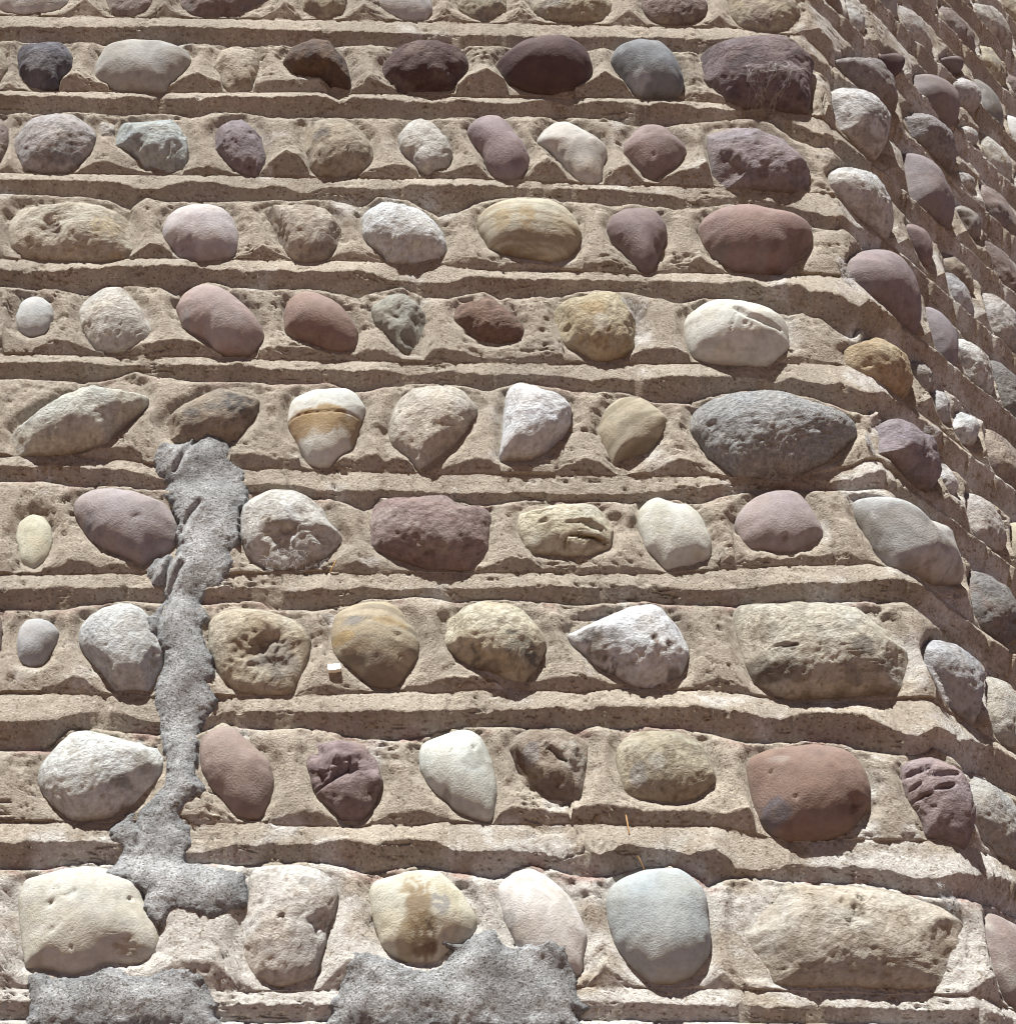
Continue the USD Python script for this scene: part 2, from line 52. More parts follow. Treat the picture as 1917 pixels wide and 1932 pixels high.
[[2803,2803,2803,2803,2803,2803,2803,2803,2803,2803,2803,2803,2803,2803,2803,2803,2803,2803,2803,2803,2803,2803,2803,2803,2803,2803,2803,2803,2803,2803,2803,2803,2803,2803,2803,2803,2803,2803,2803,2802,2802,2802,2802,2802,2802,2802,2802,2802,2802,2803,2803,2803,2803,2803,2803,2803,2803,2803,2803,2802,2802,2801,2800,2800,2800,2800,2800,2800,2800,2800,2800,2800,2800,2800,2800,2800,2800,2800,2800,2800,2800,2800,2800,2800,2800,2800,2800,2800,2800,2800,2800,2800,2800,2800,2800,2801,2801,2801,2801,2801,2801,2801,2801,2802,2802,2802,2802,2802,2802,2802,2802,2802,2802,2802,2802,2802,2803,2803,2803,2803,2803,2803,2803,2803,2803,2803,2804,2804,2804,2804,2805,2805,2805,2805,2805,2805,2805,2804,2804,2804,2804,2804,2805,2804,2804,2803,2803,2802,2801,2800,2800,2799,2799,2799,2799,2799,2799,2798,2798,2798,2798,2798,2798,2798,2798,2797,2797,2796,2795,2795,2795,2796,2796,2796,2796,2796,2796,2796,2796,2796,2796,2796,2796,2797,2797,2797,2797,2796,2796,2796,2796,2796,2796,2796,2796,2796,2796,2796,2796,2795,2795,2795,2795,2795,2795,2795,2796,2796,2796,2796,2796,2796,2796,2796,2796,2796,2796,2796,2796,2795,2795,2795,2795,2795,2795,2795,2795,2795,2795,2795,2796,2795,2795,2795,2795,2795,2795,2795,2795,2796,2796,2796,2796,2795,2795,2794,2794,2794,2794,2794,2794,2795,2795,2795],[2788,2788,2788,2788,2788,2788,2788,2788,2788,2788,2788,2788,2788,2788,2788,2788,2788,2788,2788,2788,2788,2788,2788,2788,2788,2788,2788,2788,2788,2788,2788,2788,2788,2788,2788,2788,2789,2789,2789,2788,2788,2787,2788,2788,2790,2790,2791,2791,2791,2790,2790,2789,2789,2789,2788,2788,2788,2788,2790,2791,2789,2787,2786,2784,2784,2784,2784,2784,2785,2785,2785,2784,2783,2782,2781,2781,2784,2785,2784,2784,2783,2782,2782,2785,2786,2787,2786,2785,2784,2783,2782,2782,2782,2784,2785,2785,2785,2785,2784,2783,2782,2781,2779,2778,2776,2777,2778,2779,2779,2778,2777,2775,2775,2776,2777,2776,2776,2776,2777,2779,2780,2781,2782,2781,2782,2783,2783,2783,2779,2779,2782,2784,2780,2777,2774,2771,2772,2772,2768,2763,2761,2760,2768,2769,2770,2771,2772,2773,2774,2774,2774,2775,2775,2776,2777,2778,2778,2779,2779,2780,2780,2780,2781,2781,2781,2781,2781,2781,2781,2781,2782,2783,2783,2783,2783,2783,2783,2783,2783,2783,2783,2783,2783,2784,2785,2785,2785,2785,2785,2785,2785,2785,2786,2786,2786,2785,2785,2785,2785,2784,2784,2784,2784,2785,2785,2786,2786,2785,2785,2785,2785,2785,2785,2785,2786,2786,2786,2787,2787,2786,2786,2786,2786,2785,2785,2785,2785,2785,2786,2786,2786,2786,2786,2785,2785,2784,2784,2784,2784,2784,2785,2785,2785,2785,2785,2785,2785,2785,2785,2785,2785,2785,2785,2785],[2,2,2,2,2,2,2,2,2,2,2,2,2,2,2,2,2,2,2,2,2,2,2,2,2,2,2,2,2,2,2,2,2,2,2,3,3,4,4,4,4,3,1,-1,-3,-3,-3,-3,-2,-1,0,1,2,2,2,2,2,2,3,3,2,1,1,1,1,1,1,0,0,0,0,1,2,3,4,5,5,3,2,0,-2,-3,-3,-3,-2,-1,0,0,0,1,1,1,0,-1,-3,-3,-3,-3,-2,-1,-1,0,0,-1,-1,0,0,0,0,0,1,3,6,8,9,10,10,10,8,7,5,4,2,1,0,0,-1,-2,-3,-3,-1,1,2,2,3,4,6,8,8,8,7,6,7,7,7,7,7,7,7,7,7,6,6,6,6,6,7,7,7,6,6,6,6,5,5,5,6,6,6,7,7,7,7,7,7,7,6,6,6,5,5,5,5,5,6,6,6,6,6,6,6,7,7,7,7,7,6,6,6,6,6,6,6,6,7,7,6,6,5,5,5,5,5,5,6,6,7,7,7,7,7,7,7,6,6,6,6,6,6,7,7,7,6,6,6,6,5,5,5,5,5,5,6,6,6,6,7,7,7,7,7,6,6,6],[2774,2774,2774,2774,2774,2774,2774,2774,2774,2774,2774,2774,2774,2774,2774,2774,2774,2774,2774,2774,2774,2774,2774,2774,2774,2774,2774,2774,2774,2774,2774,2774,2774,2774,2774,2774,2773,2773,2772,2772,2772,2772,2774,2778,2781,2784,2786,2783,2781,2779,2778,2776,2775,2774,2774,2774,2775,2775,2775,2775,2775,2775,2774,2771,2771,2771,2772,2772,2773,2773,2774,2773,2770,2767,2764,2764,2766,2769,2771,2772,2774,2775,2776,2776,2776,2775,2775,2774,2773,2771,2768,2767,2770,2773,2776,2779,2778,2776,2774,2773,2771,2769,2767,2767,2766,2766,2767,2767,2768,2768,2764,2761,2757,2755,2754,2754,2754,2754,2757,2760,2763,2766,2767,2769,2771,2772,2772,2772,2772,2772,2772,2769,2766,2763,2760,2757,2754,2750,2746,2744,2742,2742,2750,2750,2751,2751,2751,2750,2749,2747,2746,2745,2746,2746,2747,2748,2749,2749,2749,2749,2750,2750,2751,2751,2750,2749,2747,2746,2744,2744,2745,2747,2748,2749,2748,2748,2747,2747,2747,2748,2748,2749,2750,2752,2753,2753,2753,2752,2752,2751,2751,2751,2752,2752,2751,2751,2750,2750,2749,2749,2748,2747,2748,2748,2750,2750,2751,2751,2751,2751,2751,2751,2751,2752,2752,2752,2752,2752,2752,2751,2750,2750,2750,2750,2750,2750,2750,2750,2750,2751,2751,2751,2750,2749,2748,2748,2748,2748,2749,2750,2750,2751,2750,2749,2748,2747,2746,2746,2746,2747,2747,2748,2748,2748]],
[[2675,2675,2675,2675,2675,2675,2675,2675,2675,2675,2675,2675,2675,2675,2675,2675,2675,2675,2675,2675,2675,2675,2675,2675,2675,2675,2675,2675,2675,2675,2675,2675,2675,2675,2675,2675,2675,2674,2674,2674,2673,2673,2673,2672,2672,2671,2671,2669,2667,2665,2664,2664,2663,2663,2663,2663,2663,2662,2662,2662,2662,2662,2662,2663,2662,2662,2662,2662,2661,2661,2661,2661,2661,2660,2660,2660,2660,2660,2659,2659,2659,2659,2659,2659,2658,2658,2658,2658,2658,2658,2658,2658,2658,2658,2658,2658,2658,2658,2658,2658,2658,2658,2658,2658,2658,2658,2658,2658,2658,2658,2659,2658,2658,2658,2658,2658,2658,2658,2658,2658,2657,2657,2657,2657,2657,2658,2658,2658,2659,2659,2660,2661,2663,2664,2665,2667,2669,2671,2676,2680,2680,2680,2676,2675,2675,2674,2674,2673,2672,2671,2671,2670,2670,2669,2669,2669,2668,2668,2668,2668,2668,2668,2668,2668,2668,2668,2668,2668,2667,2667,2667,2666,2666,2666,2666,2666,2666,2666,2666,2665,2665,2666,2666,2666,2666,2666,2666,2666,2666,2666,2666,2666,2666,2666,2666,2666,2666,2666,2666,2666,2666,2665,2665,2665,2665,2665,2665,2665,2665,2665,2665,2665,2665,2664,2664,2664,2664,2665,2665,2666,2666,2666,2667,2666,2666,2666,2666,2666,2666,2666,2666,2666,2666,2665,2665,2665,2665,2665,2665,2666,2666,2665,2665,2665,2665,2665,2665,2665,2665,2665,2665,2665,2665,2665],[2660,2660,2660,2660,2660,2660,2660,2660,2660,2660,2660,2660,2660,2660,2660,2660,2660,2660,2660,2660,2660,2660,2660,2660,2660,2660,2660,2660,2660,2660,2660,2660,2660,2660,2660,2660,2659,2659,2658,2658,2657,2657,2657,2657,2656,2656,2656,2654,2652,2651,2648,2646,2646,2645,2645,2645,2645,2644,2644,2644,2643,2643,2644,2644,2643,2642,2642,2641,2639,2638,2636,2637,2636,2635,2633,2633,2635,2638,2637,2637,2637,2636,2636,2636,2635,2635,2635,2634,2634,2634,2634,2635,2635,2636,2636,2636,2636,2636,2635,2635,2634,2634,2634,2634,2634,2634,2634,2635,2635,2636,2637,2638,2639,2640,2642,2642,2642,2642,2643,2645,2646,2647,2647,2647,2647,2649,2650,2651,2650,2650,2651,2651,2652,2652,2651,2653,2654,2655,2657,2660,2662,2663,2657,2657,2658,2658,2657,2657,2657,2657,2657,2657,2657,2657,2656,2657,2657,2657,2657,2657,2656,2656,2656,2656,2657,2657,2657,2657,2656,2655,2655,2655,2655,2655,2655,2655,2654,2654,2654,2654,2655,2655,2656,2656,2656,2656,2655,2655,2655,2656,2656,2657,2657,2657,2657,2656,2655,2655,2655,2655,2655,2655,2655,2655,2655,2655,2655,2655,2655,2655,2656,2656,2656,2656,2655,2655,2655,2655,2655,2656,2656,2657,2657,2657,2657,2657,2657,2657,2657,2657,2657,2657,2657,2657,2656,2656,2655,2655,2655,2655,2655,2655,2655,2655,2655,2655,2655,2655,2655,2655,2655,2655,2655,2656],[1,1,1,1,1,1,1,1,1,1,1,1,1,1,1,1,1,1,1,1,1,1,1,1,1,1,1,1,1,1,1,1,1,1,1,1,2,2,3,3,3,3,2,2,2,2,2,1,0,-1,-2,-3,-3,-3,-3,-3,-3,-3,-3,-3,-3,-3,-3,-3,-3,-3,-3,-3,-3,-3,-3,-3,-2,0,2,2,0,-3,-3,-3,-3,-3,-3,-3,-3,-3,-3,-3,-3,-2,-1,-1,-2,-3,-3,-3,-3,-3,-3,-3,-3,-3,-3,-3,-3,-3,-3,-3,-3,-3,-3,-3,-3,-3,-3,-1,0,1,1,0,-1,-3,-3,-3,-3,-3,-3,-3,-3,-3,-3,-3,-3,-3,-3,-3,-2,-1,1,2,3,3,0,0,1,1,1,2,2,3,3,4,4,4,5,5,5,6,5,5,5,5,5,5,5,5,5,5,5,5,5,5,5,5,5,5,5,5,5,5,5,6,6,6,6,6,6,6,6,6,7,7,7,7,7,6,6,5,5,5,6,6,6,6,6,6,6,6,6,6,7,7,7,7,7,7,6,6,6,6,6,6,6,7,7,7,7,7,7,7,7,7,7,7,7,7,6,6,6,6,6,6,6,6,6,6,6,6,6,6,6,6,6,6],[2647,2647,2647,2647,2647,2647,2647,2647,2647,2647,2647,2647,2647,2647,2647,2647,2647,2647,2647,2647,2647,2647,2647,2647,2647,2647,2647,2647,2647,2647,2647,2647,2647,2647,2647,2647,2647,2645,2644,2642,2642,2642,2643,2644,2643,2643,2642,2641,2640,2639,2639,2639,2639,2639,2639,2639,2639,2639,2639,2639,2638,2638,2639,2639,2638,2637,2637,2636,2634,2633,2631,2630,2626,2623,2619,2616,2621,2633,2632,2632,2632,2631,2631,2631,2630,2630,2630,2629,2625,2624,2623,2624,2625,2627,2629,2631,2631,2631,2630,2630,2629,2629,2629,2629,2629,2629,2629,2628,2628,2631,2632,2633,2634,2634,2633,2631,2630,2629,2630,2633,2636,2638,2640,2642,2642,2644,2645,2646,2645,2645,2646,2645,2645,2645,2645,2645,2644,2644,2645,2646,2647,2647,2644,2643,2643,2642,2640,2638,2636,2634,2633,2632,2630,2629,2628,2627,2627,2627,2628,2627,2627,2626,2625,2625,2627,2628,2628,2627,2625,2623,2622,2622,2622,2622,2622,2621,2620,2619,2618,2618,2619,2620,2622,2622,2622,2622,2621,2620,2620,2621,2622,2623,2624,2624,2623,2622,2620,2620,2620,2620,2620,2620,2620,2619,2619,2618,2618,2618,2619,2619,2619,2619,2619,2618,2617,2616,2617,2618,2620,2622,2623,2625,2625,2625,2624,2624,2623,2623,2623,2623,2623,2623,2622,2622,2621,2620,2620,2619,2620,2621,2620,2620,2619,2618,2618,2618,2619,2619,2619,2619,2619,2619,2620,2621]],
[[2537,2537,2537,2537,2537,2537,2537,2537,2537,2537,2537,2537,2537,2537,2537,2537,2537,2537,2537,2537,2537,2537,2537,2537,2537,2537,2537,2537,2537,2537,2537,2537,2537,2537,2537,2537,2537,2537,2537,2537,2537,2538,2538,2538,2538,2539,2539,2539,2539,2540,2540,2540,2540,2539,2539,2538,2538,2537,2537,2537,2539,2539,2539,2539,2540,2540,2540,2540,2541,2541,2541,2542,2541,2540,2540,2539,2540,2540,2540,2541,2541,2541,2541,2541,2541,2541,2541,2541,2541,2541,2542,2542,2542,2542,2542,2542,2542,2542,2542,2541,2541,2540,2540,2541,2541,2541,2541,2541,2541,2541,2542,2542,2542,2542,2543,2544,2544,2545,2546,2547,2547,2548,2549,2549,2550,2551,2552,2552,2552,2552,2552,2552,2552,2552,2553,2553,2553,2554,2552,2551,2551,2551,2551,2550,2549,2548,2548,2547,2546,2545,2544,2544,2543,2542,2542,2541,2541,2540,2540,2540,2540,2540,2539,2539,2539,2538,2538,2538,2538,2537,2537,2537,2537,2537,2537,2537,2537,2537,2537,2537,2537,2536,2536,2536,2536,2536,2537,2537,2537,2537,2536,2536,2536,2536,2535,2535,2535,2535,2535,2535,2535,2535,2535,2534,2534,2534,2535,2535,2535,2535,2536,2535,2535,2536,2536,2536,2536,2535,2535,2535,2535,2535,2535,2535,2535,2535,2535,2535,2535,2535,2535,2535,2535,2535,2535,2535,2535,2534,2534,2534,2534,2534,2534,2535,2535,2535,2536,2536,2536,2536,2535,2535,2535,2534],[2517,2517,2517,2517,2517,2517,2517,2517,2517,2517,2517,2517,2517,2517,2517,2517,2517,2517,2517,2517,2517,2517,2517,2517,2517,2517,2517,2517,2517,2517,2517,2517,2517,2517,2517,2517,2517,2517,2517,2518,2519,2519,2519,2519,2520,2521,2522,2522,2522,2521,2521,2520,2520,2520,2520,2520,2519,2520,2522,2522,2522,2522,2522,2521,2519,2518,2517,2516,2517,2518,2519,2519,2518,2520,2522,2524,2523,2522,2521,2521,2521,2523,2524,2524,2523,2522,2522,2522,2523,2523,2524,2524,2524,2524,2525,2525,2525,2524,2524,2523,2522,2522,2523,2523,2524,2525,2525,2525,2525,2523,2523,2523,2523,2522,2522,2521,2521,2521,2521,2521,2522,2522,2523,2524,2525,2526,2527,2528,2528,2528,2528,2528,2528,2528,2528,2529,2530,2531,2531,2531,2531,2531,2530,2530,2530,2530,2530,2529,2529,2528,2528,2528,2527,2527,2527,2527,2526,2526,2525,2525,2525,2526,2526,2526,2526,2526,2526,2526,2526,2526,2527,2527,2526,2526,2526,2526,2527,2527,2527,2527,2526,2526,2526,2526,2526,2526,2526,2526,2526,2526,2526,2526,2525,2525,2525,2525,2525,2525,2525,2525,2525,2525,2525,2525,2525,2525,2525,2526,2526,2526,2526,2526,2526,2526,2526,2526,2526,2526,2526,2526,2526,2526,2525,2525,2525,2526,2526,2526,2525,2525,2524,2525,2525,2525,2526,2526,2526,2526,2525,2524,2524,2524,2524,2525,2525,2526,2526,2526,2526,2526,2526,2525,2525,2525],[3,3,3,3,3,3,3,3,3,3,3,3,3,3,3,3,3,3,3,3,3,3,3,3,3,3,3,3,3,3,3,3,3,3,3,3,3,3,4,4,4,3,2,1,0,-1,-2,-2,-2,-1,-1,-1,-1,0,0,0,0,0,0,0,-1,-1,-1,0,1,2,3,3,3,4,4,3,2,0,-1,-2,-3,-3,-3,-3,-3,-3,-3,-3,-2,-1,-1,-1,-2,-2,-2,-2,-2,-1,-1,0,1,2,2,3,3,2,2,2,2,2,1,1,0,0,0,0,1,1,1,1,1,1,1,1,1,1,0,1,1,2,2,2,3,3,3,3,3,2,3,3,4,5,6,6,6,6,6,6,6,6,6,6,6,5,5,5,6,6,6,6,5,5,5,4,4,5,5,6,6,6,6,6,6,7,7,7,7,7,7,7,7,7,7,7,6,6,6,6,6,6,6,6,6,6,6,6,6,6,6,6,6,6,6,6,6,6,7,7,7,7,7,7,7,7,7,7,6,6,6,6,6,6,7,7,7,7,6,6,6,6,7,6,6,6,5,5,6,6,6,7,7,7,7,7,6,6,6,6,6,6,6,6,6,6,7,7,6,6],[2502,2502,2502,2502,2502,2502,2502,2502,2502,2502,2502,2502,2502,2502,2502,2502,2502,2502,2502,2502,2502,2502,2502,2502,2502,2502,2502,2502,2502,2502,2502,2502,2502,2502,2502,2502,2502,2502,2502,2502,2502,2504,2506,2508,2509,2511,2513,2513,2512,2511,2510,2509,2509,2509,2509,2508,2508,2508,2509,2510,2511,2512,2512,2511,2504,2503,2503,2502,2502,2501,2502,2504,2505,2508,2511,2514,2516,2516,2516,2516,2516,2517,2517,2516,2514,2512,2511,2512,2514,2515,2514,2514,2515,2514,2514,2513,2512,2511,2510,2508,2508,2508,2509,2510,2511,2511,2512,2512,2512,2513,2512,2511,2510,2509,2509,2509,2508,2508,2508,2508,2508,2510,2511,2512,2512,2513,2513,2514,2514,2514,2513,2513,2514,2514,2515,2514,2514,2514,2513,2513,2513,2513,2511,2510,2510,2509,2508,2506,2504,2503,2501,2500,2499,2498,2497,2496,2495,2495,2494,2494,2494,2494,2495,2494,2494,2493,2493,2493,2493,2492,2492,2492,2492,2491,2491,2492,2493,2494,2494,2493,2492,2491,2491,2491,2491,2492,2493,2493,2494,2493,2493,2492,2490,2489,2488,2488,2488,2488,2488,2488,2488,2487,2487,2486,2486,2487,2488,2489,2490,2491,2491,2491,2490,2490,2491,2491,2491,2491,2491,2490,2490,2489,2489,2489,2490,2491,2491,2491,2490,2489,2489,2489,2490,2490,2490,2489,2488,2487,2486,2485,2484,2485,2486,2488,2489,2490,2491,2491,2492,2491,2490,2489,2488,2487]],
[[2410,2410,2410,2410,2410,2410,2410,2410,2410,2410,2410,2410,2410,2410,2410,2410,2410,2410,2410,2410,2410,2410,2410,2410,2410,2410,2410,2410,2410,2410,2410,2410,2410,2410,2410,2410,2410,2410,2410,2410,2410,2409,2409,2409,2409,2409,2409,2408,2408,2408,2407,2406,2406,2406,2406,2406,2406,2406,2407,2407,2407,2407,2407,2407,2407,2407,2407,2407,2407,2408,2408,2408,2409,2409,2409,2410,2410,2411,2411,2412,2412,2412,2411,2410,2410,2411,2412,2413,2414,2414,2414,2414,2414,2414,2413,2413,2413,2412,2411,2411,2410,2411,2413,2414,2415,2415,2415,2414,2414,2414,2414,2413,2413,2413,2413,2413,2412,2411,2410,2409,2408,2406,2405,2403,2402,2400,2400,2399,2399,2399,2400,2400,2401,2401,2402,2402,2403,2403,2404,2404,2404,2404,2406,2405,2405,2405,2404,2404,2404,2404,2404,2404,2405,2405,2404,2404,2404,2404,2404,2404,2404,2404,2404,2404,2404,2404,2404,2405,2405,2405,2405,2405,2405,2405,2405,2405,2405,2405,2405,2404,2404,2404,2404,2404,2404,2404,2404,2404,2404,2404,2405,2405,2405,2405,2405,2406,2406,2406,2406,2406,2406,2406,2406,2406,2406,2407,2407,2407,2407,2407,2406,2406,2406,2405,2405,2405,2405,2405,2405,2405,2405,2405,2405,2405,2405,2405,2405,2405,2405,2405,2405,2405,2405,2405,2405,2405,2405,2406,2406,2406,2406,2406,2406,2406,2406,2405,2405,2404,2404,2405,2405,2405,2405,2405],[2376,2376,2376,2376,2376,2376,2376,2376,2376,2376,2376,2376,2376,2376,2376,2376,2376,2376,2376,2376,2376,2376,2376,2376,2376,2376,2376,2376,2376,2376,2376,2376,2376,2376,2376,2376,2376,2376,2376,2376,2378,2381,2386,2388,2389,2389,2388,2388,2387,2385,2383,2380,2380,2380,2380,2380,2380,2382,2387,2389,2390,2389,2389,2389,2389,2389,2389,2389,2389,2389,2388,2388,2387,2387,2386,2386,2386,2386,2385,2385,2385,2386,2387,2388,2389,2390,2390,2390,2391,2391,2390,2390,2390,2390,2391,2391,2392,2392,2391,2390,2389,2389,2392,2392,2392,2392,2392,2392,2392,2392,2391,2391,2391,2392,2391,2389,2387,2385,2385,2384,2381,2379,2377,2377,2379,2381,2382,2383,2383,2383,2382,2381,2380,2378,2375,2371,2367,2365,2363,2362,2366,2371,2370,2371,2372,2373,2374,2375,2376,2378,2379,2381,2382,2383,2384,2385,2386,2386,2386,2387,2387,2388,2388,2388,2389,2389,2389,2390,2390,2391,2391,2390,2390,2390,2390,2390,2391,2391,2391,2391,2391,2392,2392,2392,2392,2392,2392,2392,2393,2393,2394,2394,2395,2395,2395,2395,2395,2396,2396,2397,2397,2397,2397,2396,2396,2396,2396,2396,2396,2396,2396,2395,2395,2395,2395,2394,2394,2394,2394,2394,2394,2394,2394,2394,2395,2396,2396,2396,2396,2395,2395,2395,2394,2394,2394,2394,2395,2395,2396,2396,2397,2396,2396,2396,2395,2394,2394,2394,2394,2395,2396,2396,2396,2395],[9,9,9,9,9,9,9,9,9,9,9,9,9,9,9,9,9,9,9,9,9,9,9,9,9,9,9,9,9,9,9,9,9,9,9,9,9,9,9,8,6,3,1,0,-1,0,0,1,1,0,-1,-1,-2,-2,-2,-3,-3,-3,-3,-3,-2,-1,0,1,2,1,1,0,0,0,1,2,4,5,6,7,8,9,9,8,7,6,5,4,3,2,1,1,1,1,1,1,1,1,2,2,3,3,3,3,2,2,2,3,4,4,4,3,3,3,3,3,4,5,6,6,7,8,9,9,8,7,6,5,6,7,8,9,9,10,10,11,12,12,11,10,8,5,4,3,4,6,5,5,5,5,5,5,5,6,6,6,6,7,7,8,8,8,7,7,7,7,7,6,6,6,6,6,6,5,5,5,4,4,4,4,5,5,5,5,5,5,5,5,5,5,5,6,6,6,6,6,6,6,6,6,6,6,7,7,7,7,7,7,6,6,6,6,6,6,6,6,6,6,6,6,6,5,5,5,5,5,5,6,6,6,7,7,7,7,7,6,6,6,5,5,5,6,6,6,6,6,6,5,5,5,5,5,6,6,7,7,6,6],[2355,2355,2355,2355,2355,2355,2355,2355,2355,2355,2355,2355,2355,2355,2355,2355,2355,2355,2355,2355,2355,2355,2355,2355,2355,2355,2355,2355,2355,2355,2355,2355,2355,2355,2355,2355,2355,2355,2355,2355,2358,2367,2376,2377,2378,2378,2376,2375,2374,2373,2372,2371,2371,2371,2371,2371,2372,2373,2378,2383,2381,2378,2377,2376,2375,2376,2377,2377,2378,2377,2376,2374,2372,2370,2368,2367,2366,2365,2364,2365,2366,2368,2370,2372,2375,2377,2378,2378,2378,2378,2378,2378,2378,2378,2378,2378,2378,2377,2376,2375,2375,2377,2379,2377,2375,2375,2376,2377,2377,2377,2377,2377,2376,2374,2372,2371,2369,2366,2363,2360,2360,2360,2360,2361,2361,2362,2363,2362,2362,2361,2360,2358,2355,2353,2351,2349,2348,2348,2348,2349,2351,2352,2357,2357,2356,2354,2352,2351,2351,2352,2353,2355,2356,2356,2356,2355,2355,2354,2354,2355,2355,2355,2355,2355,2355,2356,2356,2357,2358,2359,2359,2358,2357,2356,2356,2356,2357,2356,2356,2355,2355,2355,2356,2356,2355,2355,2354,2355,2355,2356,2357,2358,2359,2360,2360,2361,2362,2364,2365,2365,2365,2364,2364,2364,2365,2365,2365,2365,2365,2364,2363,2362,2361,2360,2359,2358,2357,2358,2359,2359,2359,2359,2358,2358,2359,2360,2361,2361,2360,2359,2358,2357,2357,2357,2358,2358,2360,2361,2363,2364,2364,2364,2363,2362,2361,2359,2357,2356,2356,2357,2359,2360,2360,2360]],
